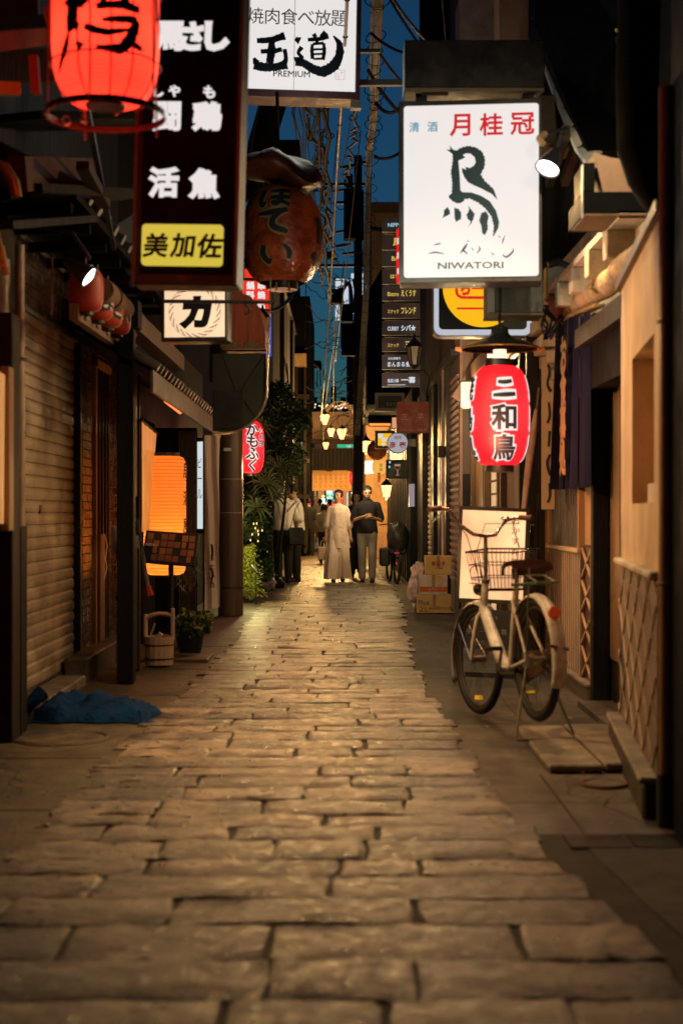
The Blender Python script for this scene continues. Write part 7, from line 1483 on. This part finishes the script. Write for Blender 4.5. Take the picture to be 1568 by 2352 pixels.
for _ in range(2200):
    a, b = r3.uniform(0, 6.28), math.acos(r3.uniform(-1, 1)); dv = Vector((math.sin(b) * math.cos(a), math.sin(b) * math.sin(a), math.cos(b))); r_ = 23 * s; p = dv * r_ * r3.uniform(.85, .97); t_ = dv.cross(Vector((r3.gauss(0, 1), r3.gauss(0, 1), r3.gauss(0, 1)))).normalized() * .006; cb_.add([p - t_, p + t_, dv * r_ * 1.03], [(0, 1, 2)])
obj('core', MB().lathe([(0, -22 * s)] + [(22 * s * math.cos(math.radians(a)), 22 * s * math.sin(math.radians(a))) for a in range(-80, 81, 20)] + [(0, 22 * s)], 20), mat('cedar_brown', (.2, .07, .03), .9, bump=1, bscale=60), g, smooth=True); tag(obj('needles', cb_, mat('cedar_tips', (.3, .1, .03), .8), g, fix=False), kind='stuff'); obj('hanger', MB().tube([(0, 0, 22 * s), (0, 0, 34 * s)], .008, 5), BLACK, g)
g = boxsign('white_square_lantern', 'bright white square lantern left of the yellow paper lantern', 837, 858, 1057, 1089, 24.8, glow('bright_white_shade', (1, .95, .8), 1.0), BLACK, [], border=1); lamp(g, (-.1, -.3, -.1), 42, (1, .66, .38), .08)
g = thing('yellow_paper_lantern', 'yellow lit paper lantern with small black characters below the cedar ball', 'lantern', at(869, 1074, 24)); s = 24 / F
obj('lantern_paper', MB().lathe([(lantern_r(-15 * s + 30 * s * i / 24, 15 * s, 31 * s, 4) * (.98 if i % 2 else 1), -15 * s + 30 * s * i / 24) for i in range(25)], 24), glow('lit_ochre_paper', (1, .5, .1), .85), g, smooth=True); obj('character', text(MB(), '宮崎', 5 * s, 0, 8 * s, rows=10 * s, y=-15.4 * s), BLACKP, g, fix=False)
bx('wood_tag', mat('tan_tag', (.5, .22, .08)), g, -3 * s, 4 * s, -.13, -.12, -34 * s, -12 * s)
g = boxsign('tube_sign', 'thin orange glowing tube fitting under a dark awning above the yellow sign', 846, 898, 971, 979, 25, glow('orange_neon', (1, .32, .06), 1.3), DARKW, [], border=1.5, cat='light')
g = thing('dark_awning', 'dark shop awning with a pale roller above the orange tube light', 'awning', at(872, 955, 25.2)); s = 25.2 / F; bx('roller', mat('pale_roller', (.3, .27, .2), .6), g, -26 * s, 24 * s, -.1, 0, 2 * s, 8 * s); bx('cloth', BLACKM, g, -27 * s, 40 * s, -.02, .3, -14 * s, 1.5 * s)
g = boxsign('white_box_sign', 'pale mauve box sign with painted-in glow on the right wall above the covered bicycle', 939, 952, 1111, 1164, 22, glow('mauve_glow_face', (.45, .38, .45), .6), DKSTEEL, [], border=.5)  # brightness of the face is emission put into its material
coach_lamp('glowing_wall_lamp', 'glowing teardrop wall lamp below the wine glass sign', at(887, 1122, 23), 1.0, LAMPY, energy=35)
coach_lamp('coach_lamp', 'small lit coach lamp on the orange wall left of the cedar ball', at(840, 1020, 33), 1.3, LAMPY, energy=40)
boxsign('amber_menu_light', 'amber lit box half hidden behind the dark red signboard', 899, 912, 958, 984, 24, glow('amber_box', (1, .45, .25), .7), DARKW, [], border=1)

# ---- utility pole with crossarms and transformers
pl = thing('utility_pole', 'dark utility pole with crossarms and transformers in the middle of the alley', 'utility pole', (ax(822, 31), 31, 0))
POL = mat('pole_concrete', (.05, .045, .04), .8, bump=.2); s = 31 / F
Zp = lambda py: az(py, 31)
obj('shaft', MB().tube([(0, 0, 0), (0, 0, Zp(358))], [.115, .085], 14), POL, pl, smooth=True)
for py, x0, x1 in ((376, -6, 26), (426, -88, 30), (468, -50, 14), (612, -92, 20)): bx('crossarm', DKSTEEL, pl, x0 * s, x1 * s, -.14, -.08, Zp(py) - .03, Zp(py) + .03)
for (px, py, w_, h_) in ((812, 500, 46, 112), (800, 420, 20, 26)): obj('transformer', MB().tube([((px - 822) * s, -.25, Zp(py + h_ / 2)), ((px - 822) * s, -.25, Zp(py - h_ / 2))], w_ / 2 * s, 18), BLACKM, pl)
bx('cable_box', BLACKM, pl, -38 * s, -6 * s, -.3, -.1, Zp(840 - 20), Zp(800 - 50) + .0); bx('cable_box', BLACKM, pl, -60 * s, -36 * s, -.3, -.05, Zp(700), Zp(668)); bx('terminal_box', BLACKM, pl, -42 * s, -12 * s, -.4, -.1, Zp(742), Zp(704)); bx('terminal_box', BLACKM, pl, -70 * s, -52 * s, -.4, -.2, Zp(600), Zp(585))
rp = random.Random(4)
for i in range(12): py = rp.uniform(365, 620); sx = rp.choice((-1, 1)); obj('insulator', MB().tube([(sx * .1 + rp.uniform(-.5, .15), -.12, Zp(py)), (sx * .1 + rp.uniform(-.3, .15), -.12, Zp(py - 6))], .03, 8), DKSTEEL, pl)
tang = MB()
for i in range(60):
    py = rp.uniform(640, 960); x = rp.gauss(0, .16); p0 = Vector((x, rp.uniform(-.3, .1), Zp(py))); pts = [p0]
    for k in range(5): pts.append(pts[-1] + Vector((rp.gauss(0, .14), rp.gauss(0, .1), rp.gauss(-.08, .12))))
    tang.tube(pts, .007, 4)
tag(obj('cable_tangle', tang, mat('cable_sheath', (.03, .026, .022), .5), pl), kind='stuff')
p2 = thing('leaning_black_pole', 'thick black leaning pole rising behind the round lantern under the white sign', 'pole', at(575, 395, 14.5)); obj('shaft', MB().tube([(0, 0, -.3), at(600, 330, 14.5) - p2.location, at(632, 220, 14.5) - p2.location, at(655, 60, 14.5) - p2.location, at(660, -60, 14.5) - p2.location], [.1, .135, .14, .14, .14], 16), BLACKM, p2, smooth=True); obj('cable', MB().tube([at(563, 420, 14.3) - p2.location, at(583, 300, 14.3) - p2.location, at(600, 225, 14.3) - p2.location, at(610, 100, 14.3) - p2.location], .012, 6), DKSTEEL, p2)
obj('junction_box', MB().box(.05, .5, .0, .3, -.15, .33), BLACKM, p2)

# ---- cable bundle with rings, pale near cable, overhead cables
bd = thing('cable_bundle', 'bundle of grey cables tied with wire rings descending to the utility pole', 'cable', at(860, 150, 15))
bp_ = [(868, -40, 13), (862, 100, 14.5), (859, 183, 16), (862, 234, 17), (857, 293, 18), (850, 348, 19), (848, 439, 20.5), (844, 549, 22), (841, 677, 24), (836, 757, 25.5), (831, 844, 27), (825, 930, 28.5), (820, 1000, 30)]
bpts = [at(*p) - bd.location for p in bp_]
def interp(pts, t):
    k = t * (len(pts) - 1); i = min(int(k), len(pts) - 2); return pts[i].lerp(pts[i + 1], k - i)
rc0 = random.Random(2); CABM = mat('grey_cable', (.2, .19, .19), .4, var=.3)
for c_ in range(9):
    ph = c_ * .7; rad = .05 if c_ < 6 else .02; obj('cable', MB().tube([interp(bpts, t / 60) + Vector((rad * math.cos(ph + t * .05), rad * .6 * math.sin(ph + t * .05), 0)) for t in range(61)], .011, 5), CABM, bd, smooth=True)
for i in range(38): q = interp(bpts, (i + rc0.uniform(.1, .9)) / 38); obj('tie_ring', MB().ring(q, rc0.uniform(.06, .12), .006, axis=(.3 * math.sin(i * 2.3), -.75, .6), n=16, m=4), BLACK, bd)
pc = thing('pale_cable', 'single pale cable falling from above the white sign down the middle of the alley', 'cable', at(797, 0, 10.8)); cp = [(812, -500, 8.4), (806, -200, 10), (797, 0, 11.2), (789, 160, 12.5), (774, 380, 17), (757, 700, 24), (745, 870, 29), (737, 965, 34)]
cpts = [at(*p) - pc.location for p in cp]; obj('cable', MB().tube([interp(cpts, i / 50) for i in range(51)], .014, 6), mat('pale_sheath', (.45, .33, .26), .5), pc, smooth=True)
for i in range(12): q = interp(cpts, (i + 2) / 14); obj('tie', MB().ring(q, .02, .006, axis=(0, -.7, .7), n=8, m=4), BLACK, pc)
rc = random.Random(12); CB = mat('black_cable', (.012, .012, .013), .5)
def sagcable(a, b, sag, r, label, grp, n=24, wob=0, coils=0):
    a = at(*a); b = at(*b); o = (a + b) / 2; g = thing('overhead_cable', label, 'cable', o, group=grp); pts = []
    for i in range(n + 1): t = i / n; q = a.lerp(b, t) - o; q.z -= sag * 4 * t * (1 - t); q.x += rc.gauss(0, wob); q.z += rc.gauss(0, wob); pts.append(q)
    obj('cable', MB().tube(pts, r, 5), CB, g, smooth=True)
    if coils:
        cm_ = MB()
        for i in range(coils):
            if rc.random() < .4: continue
            q = pts[min(n, int((i + rc.random()) / coils * n))]; cm_.ring(q, r * rc.uniform(1.6, 3), r * .3, axis=(rc.uniform(-.4, .4), -.8, .6), n=10, m=4)
        tag(obj('tie_rings', cm_, CB, g), kind='stuff')
    return g
def many(lst, label, grp, **k):
    for a, b, sg, r in lst: sagcable(a, b, sg, r, label, grp, **k)
many([((696, 215, 13), (752, 455, 28), .1, .02), ((722, 215, 13), (770, 600, 30), .3, .02), ((748, 215, 13), (758, 700, 30), .2, .022), ((765, 215, 13), (716, 440, 27), .1, .02), ((736, 215, 13), (742, 640, 29), .3, .018), ((818, 230, 14), (795, 420, 28), .1, .016)], 'thick black looped cable hanging from the white sign towards the utility pole', 'looped cables below the white sign', coils=16, wob=.035)
many([((670 + i * 7, 215, 13), (705 + i * 8, 560 + i * 22, 32), .15, .008) for i in range(6)], 'thin wavy wire running away below the white sign', 'thin wires below the white sign', wob=.02)
many([((868, -60, 9), (1000, 110, 10), .05, .012), ((850, 75, 13), (1010, 120, 13), .1, .014), ((870, 120, 13), (985, 245, 14), .05, .014), ((845, 160, 14), (1000, 300, 15), .15, .02), ((880, -30, 12), (1060, 200, 12), .1, .012), ((1010, -60, 12), (1030, 180, 14), 0, .006), ((862, 235, 15), (925, 240, 15), .1, .02), ((858, 360, 18), (925, 345, 18), .06, .02), ((846, 520, 22), (930, 500, 21), .1, .03)], 'black cable crossing the sky beside the rooster sign canopy', 'cables beside the rooster sign')
many([((x0, y0, 30 + i), (x1, y1, 34 + i), rc.uniform(.05, .5), .012) for i, (x0, y0, x1, y1) in enumerate([(735, 430, 820, 470), (700, 560, 815, 640), (710, 640, 850, 600), (705, 700, 845, 760), (700, 800, 850, 740), (700, 740, 860, 700), (720, 840, 850, 830), (700, 890, 845, 870), (695, 930, 850, 800), (730, 600, 850, 680), (740, 660, 862, 770), (705, 860, 830, 900), (700, 655, 800, 690), (715, 500, 812, 590), (700, 780, 830, 820), (700, 610, 845, 640)])], 'thin black wire strung across the far end of the alley', 'wires across the far alley', wob=.03)
many([((570, 700, 18), (725, 560, 27), .5, .03)], 'thick bent black cable curving up from the grey building', None)
many([((706, 470, 26), (700, 780, 30), .0, .01), ((775, 300, 24), (752, 560, 28), .0, .01), ((812, 240, 22), (760, 520, 30), .0, .008), ((828, 300, 22), (770, 830, 33), .1, .01), ((790, 600, 30), (735, 1000, 38), .2, .012), ((768, 640, 30), (765, 1005, 38), .1, .008)], 'near-vertical dangling wire in the middle of the alley', 'dangling wires in the alley')

# ================================================================ FAR END
s = 42 / F
cn = thing('gateway_canopy', 'dark gateway canopy spanning the far end of the alley', 'canopy', at(753, 1053, 42)); X = lambda px: (px - 753) * s; Z = lambda py: (1053 - py) * s
bx('valance', DARKW, cn, X(694), X(812), 0, .8, Z(1079), Z(1029)); bx('upper_beam', DARKW, cn, X(690), X(815), .0, .3, Z(1018), Z(1008)); bx('post', DARKW, cn, X(694), X(699), .1, .3, Z(1272), Z(1080)); bx('post', DARKW, cn, X(808), X(812), .1, .3, Z(1272), Z(1080))
for i in range(14): bx('roof_slat', BLACKW, cn, X(694) + i * .108, X(694) + i * .108 + .09, -.012, -.001, Z(1078), Z(1031))
nb_ = thing('amber_noren', 'wide amber cloth curtain with faint writing hanging under the gateway canopy', 'curtain', at(748, 1103, 43.5)); s = 43.5 / F; X = lambda px: (px - 748) * s; Z = lambda py: (1103 - py) * s
vs = []
for i in range(41):
    t = i / 40
    for j in range(5): vs.append((X(691) + (X(806) - X(691)) * t, .03 * math.sin(t * 60), Z(1127) + (Z(1080 + 3 * math.sin(t * 14)) - Z(1127)) * j / 4))
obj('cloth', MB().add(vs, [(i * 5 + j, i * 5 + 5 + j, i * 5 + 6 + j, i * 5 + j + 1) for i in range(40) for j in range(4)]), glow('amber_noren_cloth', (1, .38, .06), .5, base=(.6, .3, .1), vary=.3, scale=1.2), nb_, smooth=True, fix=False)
tm = MB()
for i in range(9): text(tm, 'いらっしゃい'[:4], X(702 + i * 11.5), 0, 6 * s, rows=8.5 * s, y=-.05)
obj('lettering', tm, mat('brown_ink', (.15, .03, .01)), nb_, fix=False)
bw = thing('pale_banner_wall', 'dim pinkish hoarding with faint drawings above the gateway canopy', 'hoarding', at(753, 980, 43.2)); s = 43.2 / F
bx('board', mat('pink_hoarding', (.4, .27, .2), .8, var=.3, scale=1), bw, -66 * s, 62 * s, 0, .2, -30 * s, 34 * s)
for i in range(5): obj('drawing', MB().ring((R.uniform(-50, 50) * s, -.01, R.uniform(-10, 12) * s), R.uniform(5, 12) * s, .015, axis=(0, 1, 0), n=18, m=4, a0=R.uniform(0, 2), a1=R.uniform(3, 6)), BROWNW, bw)
g = thing('bead_light_string', 'band of small warm bulbs strung in rows high across the far end', 'string light', at(762, 936, 49)); s = 49 / F; bm_l = glow('warm_beads', (1, .7, .45), 1.6)
for i in range(34):
    x = R.uniform(-55, 52); z = R.choice([R.uniform(-3, 10), R.uniform(-20, 12) if x > 25 else R.uniform(-2, 8)]); obj('bulb', MB().lathe([(0, -.035), (.04, 0), (0, .035)], 7, Matrix.Translation((x * s, R.uniform(0, .3), z * s))), bm_l, g)
obj('wire', MB().tube([(-56 * s, 0, 4 * s), (0, 0, 0), (52 * s, 0, 4 * s)], .01, 4), BLACK, g)
ah = thing('iron_arch', 'black iron arch with letters and scrollwork over the far lamps', 'arch', at(780, 945, 38)); s = 38 / F
for r_, w_ in ((34, .03), (26, .025)): obj('arch_rib', MB().ring((0, 0, -14 * s), r_ * s * 1.1, w_ / 2, axis=(0, 1, 0), n=24, m=5, a0=math.pi, a1=2 * math.pi), BLACK, ah)
for i, ch in enumerate('HOZENJI YOKOCHO'):
    a = math.radians(160 - i * 140 / 14); M = Matrix.Translation((30 * s * 1.1 * math.cos(a), -.02, -14 * s + 30 * s * 1.1 * math.sin(a))) @ Matrix.Rotation(math.pi / 2 - a, 4, 'Y')
    if ch != ' ': obj('letter', text(MB(), ch, 0, 0, 6 * s, bold=.04, y=0, M=M), mat('bronze_letter', (.3, .17, .08), .5), ah, fix=False)
for (cx_, cz_, r_, a0, a1) in ((8, -22, 14, .6, 5.2), (-6, -50, 10, 2.5, 7), (-30, -45, 8, 0, 4), (26, -40, 16, 1.5, 4)): obj('scroll', MB().ring((cx_ * s, 0, cz_ * s), r_ * s, .016, axis=(0, 1, 0), n=20, m=5, a0=a0, a1=a1), BLACK, ah)
for px in (-34, 34): obj('post', MB().tube([(px * s * 1.1, 0, -14 * s), (px * s * 1.1, 0, -64 * s)], .02, 6), BLACK, ah)
HL = glow('lamp_heart_glass', (1, .5, .17), 2.4); labs = ['upper left of the three glowing street lamps hanging above the gateway canopy', 'lower middle one of the three glowing street lamps above the gateway canopy', 'largest and rightmost of the three glowing street lamps above the gateway canopy', 'small glowing lamp just above the dark gateway canopy']
for (px, py, w_, d_), lb in zip(((746, 961, 22, 36), (760, 991, 18, 36.5), (785, 994, 22, 35.5), (748, 1022, 15, 40)), labs):
    g = thing('street_lamp', lb, 'street lamp', at(px, py, d_), group='glowing lamps above the gateway'); k = w_ * d_ / F / 2
    for q in (-1, 1): obj('lamp_glass', MB().tube([(q * k * .15, 0, -k * 1.3), (q * k * .35, 0, -k * .3), (q * k * .5, 0, k * .5), (q * k * .45, 0, k * .9)], [k * .2, k * .36, k * .5, k * .25], 10), HL, g, smooth=True)
    obj('lamp_cap', MB().lathe([(k * 1.05, k * .8), (k * .5, k * 1.25), (.01, k * 1.6)], 12), BLACK, g); obj('hanger', MB().tube([(0, 0, k * 1.6), (0, 0, k * 3)], .012, 5), BLACK, g); lamp(g, (0, -.4, -.5), 330 if w_ > 16 else 130, (1, .52, .2), .15)
for (nm, lb, a, m_, let) in (('green_lightbox', 'green and white lit sign above the gateway canopy', (774, 812, 1020, 1029, 43), GREENL, [('食道', 800, 1025, 5, None, WHL, .05)]),
    ('teal_lightbox', 'tall thin teal-white lit sign beyond the gateway at left', (705, 714, 1125, 1181, 56), glow('teal_white', (.5, 1, 1), .85), []),
    ('green_white_lightbox', 'green-edged white lit shop sign beyond the gateway', (749, 765, 1133, 1146, 58), glow('mint_white', (.6, 1, .85), .9), [('やき', 757, 1139, 8, None, GREENL, .05)]),
    ('green_lightbox', 'small green lit panel under the green-edged white sign', (749, 768, 1146.5, 1152, 58.2), GREENL, []),
    ('red_lightbox', 'red lit sign to the left of the woman in white beyond the gateway', (751, 771, 1154, 1163, 57), REDACR, []),
    ('red_lightbox', 'tall red lit sign right behind the head of the woman in white', (772, 790, 1127, 1163, 59), REDACR, [('酒', 781, 1140, 10, None, SIGNW, .05)]),
    ('blue_lightbox', 'small blue and white lit panel beyond the gateway', (764, 774, 1125, 1140, 60), glow('pale_blue', (.4, .6, 1), .7), []),
    ('white_lightbox', 'cold white shop lights low beyond the gateway', (736, 747, 1144, 1160, 57.5), glow('cold_white', (.75, 1, 1), 1.2), []),
    ('white_lightbox', 'pale lit shop window far beyond the gateway at left', (680, 690, 1122, 1136, 55), glow('cold_white', (.75, 1, 1), 1.2), []),
    ('white_lightbox', 'thin white lit strip beside the utility pole beyond the gateway', (796, 799, 1130, 1170, 55), glow('cold_white', (.75, 1, 1), 1.2), []),
    ('white_lightbox', 'cool lit window seen through the bamboo, left of the gateway', (634, 650, 985, 1010, 39.5), glow('ice_blue', (.5, .75, 1), .9), [])):
    boxsign(nm, lb, *a[:4], a[4], m_, BLACK, let, border=.6)
for (px, py, d_, r_) in ((742, 1140, 52, 7), (738, 1168, 53, 5), (731, 1150, 54, 4), (808, 1132, 50, 3), (747, 1158, 55, 5)):
    g = thing('globe_lamp', 'small bright globe lamp among the shop lights beyond the gateway', 'lamp', at(px, py, d_), group='globe lamps beyond the gateway'); r_ = r_ * d_ / F * .5; obj('globe', MB().lathe([(0, -r_)] + [(r_ * math.cos(math.radians(a)), r_ * math.sin(math.radians(a))) for a in range(-60, 61, 30)] + [(0, r_)], 12), glow('globe_white', (1, .9, .75), 3) if px != 742 else HL, g, smooth=True); obj('cap', MB().lathe([(r_ * .5, r_), (0, r_ * 1.3)], 8), BLACK, g)
g = thing('far_lit_shopfront', 'bright shopfront closing the view beyond the gateway', 'shopfront', (-.4, 62.5, 0)); bx('wall', mat('warm_shop', (.35, .2, .12), .8), g, -3.5, 3, 0, .3, -.1, 5.6)
for i in range(18): bx('lit_window', [INTW, glow('cold_white', (.75, 1, 1)), glow('warm_paper_screen', (1, .6, .28)), glow('amber_strip', (1, .5, .14))][i % 4], g, -1.7 + (i % 9) * .36, -1.7 + (i % 9) * .36 + .26, -.02, -.002, (.5 if i < 9 else 1.5) + .1 * (i % 3), (1.3 if i < 9 else 2.3) + .1 * (i % 3))
lamp(g, (0.6, -6, 2.2), 250, (1, .7, .5), .3)
g = thing('far_red_lantern', 'red lit oval lantern at the right end of the amber curtain', 'lantern', at(809, 1098, 43)); k = 43 / F; lamp(g, (0, 0, 0), .6, (1, .7, .7), .03); obj('lantern_paper', MB().lathe([(lantern_r(-14 * k + 28 * k * i / 16, 7 * k, 28 * k, 3), -14 * k + 28 * k * i / 16) for i in range(17)], 16), REDL2, g, smooth=True); obj('rim', MB().lathe([(0, 14 * k), (3 * k, 14 * k), (3 * k, 16 * k)], 10), BLACK, g)
# tall things against the sky far off
g, cx, y0 = block('dark_far_building', 'dark far building with lit windows under the tangle of wires', -3.2, 2.4, 66, 72, 6.3, mat('far_dark', (.035, .03, .03), .9))
for i in range(16): bx('lit_window', INTW if i % 2 else glow('pale_violet', (.4, .35, .5), .25), g, R.uniform(-1.6, .9) - cx, 0, -.02, -.002, 0, 0) if False else None
for i in range(14):
    x = R.uniform(-1.6, .9); z = R.uniform(4.6, 6.0); bx('window', glow('dim_violet', (.25, .18, .2), .22), g, x - cx, x + .22 - cx, -.02, -.002, z, z + .13)
for i in range(5): bx('roof_unit', BLACKM, g, -1.4 + i * .45 - cx, -1.15 + i * .45 - cx, .5, .9, 6.3, 6.6 + .25 * (i % 3))
g, cx, y0 = block('far_banner_tower', 'far tower carrying a lit white billboard and dark blue vertical banners', .35, 2.6, 90, 100, 13.2, mat('far_blue_grey', (.05, .065, .09), .9))
for (px0, px1, py0, py1, m_) in ((770, 800, 640, 735, 0), (806, 850, 628, 722, 0), (782, 806, 742, 800, 1), (806, 848, 738, 802, 1)):
    bx('billboard', glow('billboard_white', (.75, .85, .95), .75) if m_ == 0 else mat('navy_banner', (.015, .03, .09), .6), g, ax(px0, 89.8) - cx, ax(px1, 89.8) - cx, -.2, -.02, az(py1, 89.8), az(py0, 89.8))
tm = MB(); 
for a in (((770, 700), (800, 650), (810, 720)), ((812, 640), (825, 690), (848, 660)), ((780, 660), (790, 730)), ((830, 690), (850, 715))): brush(tm, [[(ax(p[0], 89.8) - cx, az(p[1], 89.8), .13) for p in a]], y=-.24)
obj('billboard_drawing', tm, flat('billboard_blue', (.03, .08, .4)), g, fix=False)
for i, ch in enumerate('天下'): obj('banner_lettering', text(MB(), ch, ax(808, 89.8) - cx, az(758 + i * 30, 89.8), 22 * 89.8 / F, bold=.03, y=-.23), mat('dull_gold_print', (.25, .17, .12)), g, fix=False)
for (px, py) in ((727, 845), (736, 850)): 
    g = thing('rooftop_tank', 'rooftop %s silhouetted against the far sky' % ('water tank on stilts' if px == 727 else 'mast with a lamp'), 'rooftop structure', at(px, py, 70)); obj('tank', MB().tube([(0, 0, 0), (0, 0, .35)], .22 if px == 727 else .06, 10), BLACKM, g)
    for q in (-1, 1): obj('leg', MB().tube([(q * .15, 0, 0), (q * .2, 0, -.9)], .03, 5), BLACKM, g)

# ---- small litter on the ground
lt = MB(); rl = random.Random(8)
for _ in range(70):
    yy = rl.uniform(5.2, 16); sd_ = rl.choice((-1, 1)); x = rl.uniform(lerp(XR, yy) + .02, 1.35) if sd_ > 0 else rl.uniform(-1.75, lerp(XL, yy) + .1)
    a = rl.uniform(0, 6.28); l = rl.uniform(.012, .03); z = .006; dx, dy = math.cos(a) * l, math.sin(a) * l
    lt.add([(x, yy, z), (x + dx - dy * .4, yy + dy + dx * .4, z + .008), (x + dx * 1.8, yy + dy * 1.8, z + .002), (x + dx + dy * .4, yy + dy - dx * .4, z + .006)], [(0, 1, 2, 3)])
tag(obj('fallen_leaves', lt, mat('dry_leaf', (.2, .12, .04), .8, hue=(.4, .3, .15), scale=30), fix=False), 'scattered small dry leaves and scraps along both edges of the paving', 'leaves', kind='stuff')
bc = thing('plastic_scrap', 'small white scrap of plastic glinting on the paving near the left edge', 'litter', (-1.0, 6.42, .012)); obj('scrap', MB().tube([(0, 0, 0), (.05, .02, .004), (.09, .0, .006)], .005, 5), mat('bright_plastic', (.8, .75, .7), .2), bc)

# lettering, prints and facial features belong to the face, cloth or body they sit on
for o in list(bpy.data.objects):
    if o.parent is None and o.children:
        main = next((c for n in ('lit_panel', 'face', 'plate', 'lantern_paper', 'board', 'plank', 'cloth', 'carton', 'body', 'lamp_shade', 'glass') for c in o.children if c.name.split('.')[0] == n and c.matrix_basis == Matrix.Identity(4)), None)
        if main:
            for c in list(o.children):
                if c.name.split('.')[0] in ('lettering', 'character', 'outline', 'brush_characters', 'rooster_emblem', 'photo', 'heading', 'print', 'eye', 'mouth', 'eyebrow', 'rope_ring', 'seal', 'bulb_glass', 'bar', 'picture', 'brush_strokes', 'edge') and c.type == 'MESH': c.parent = main
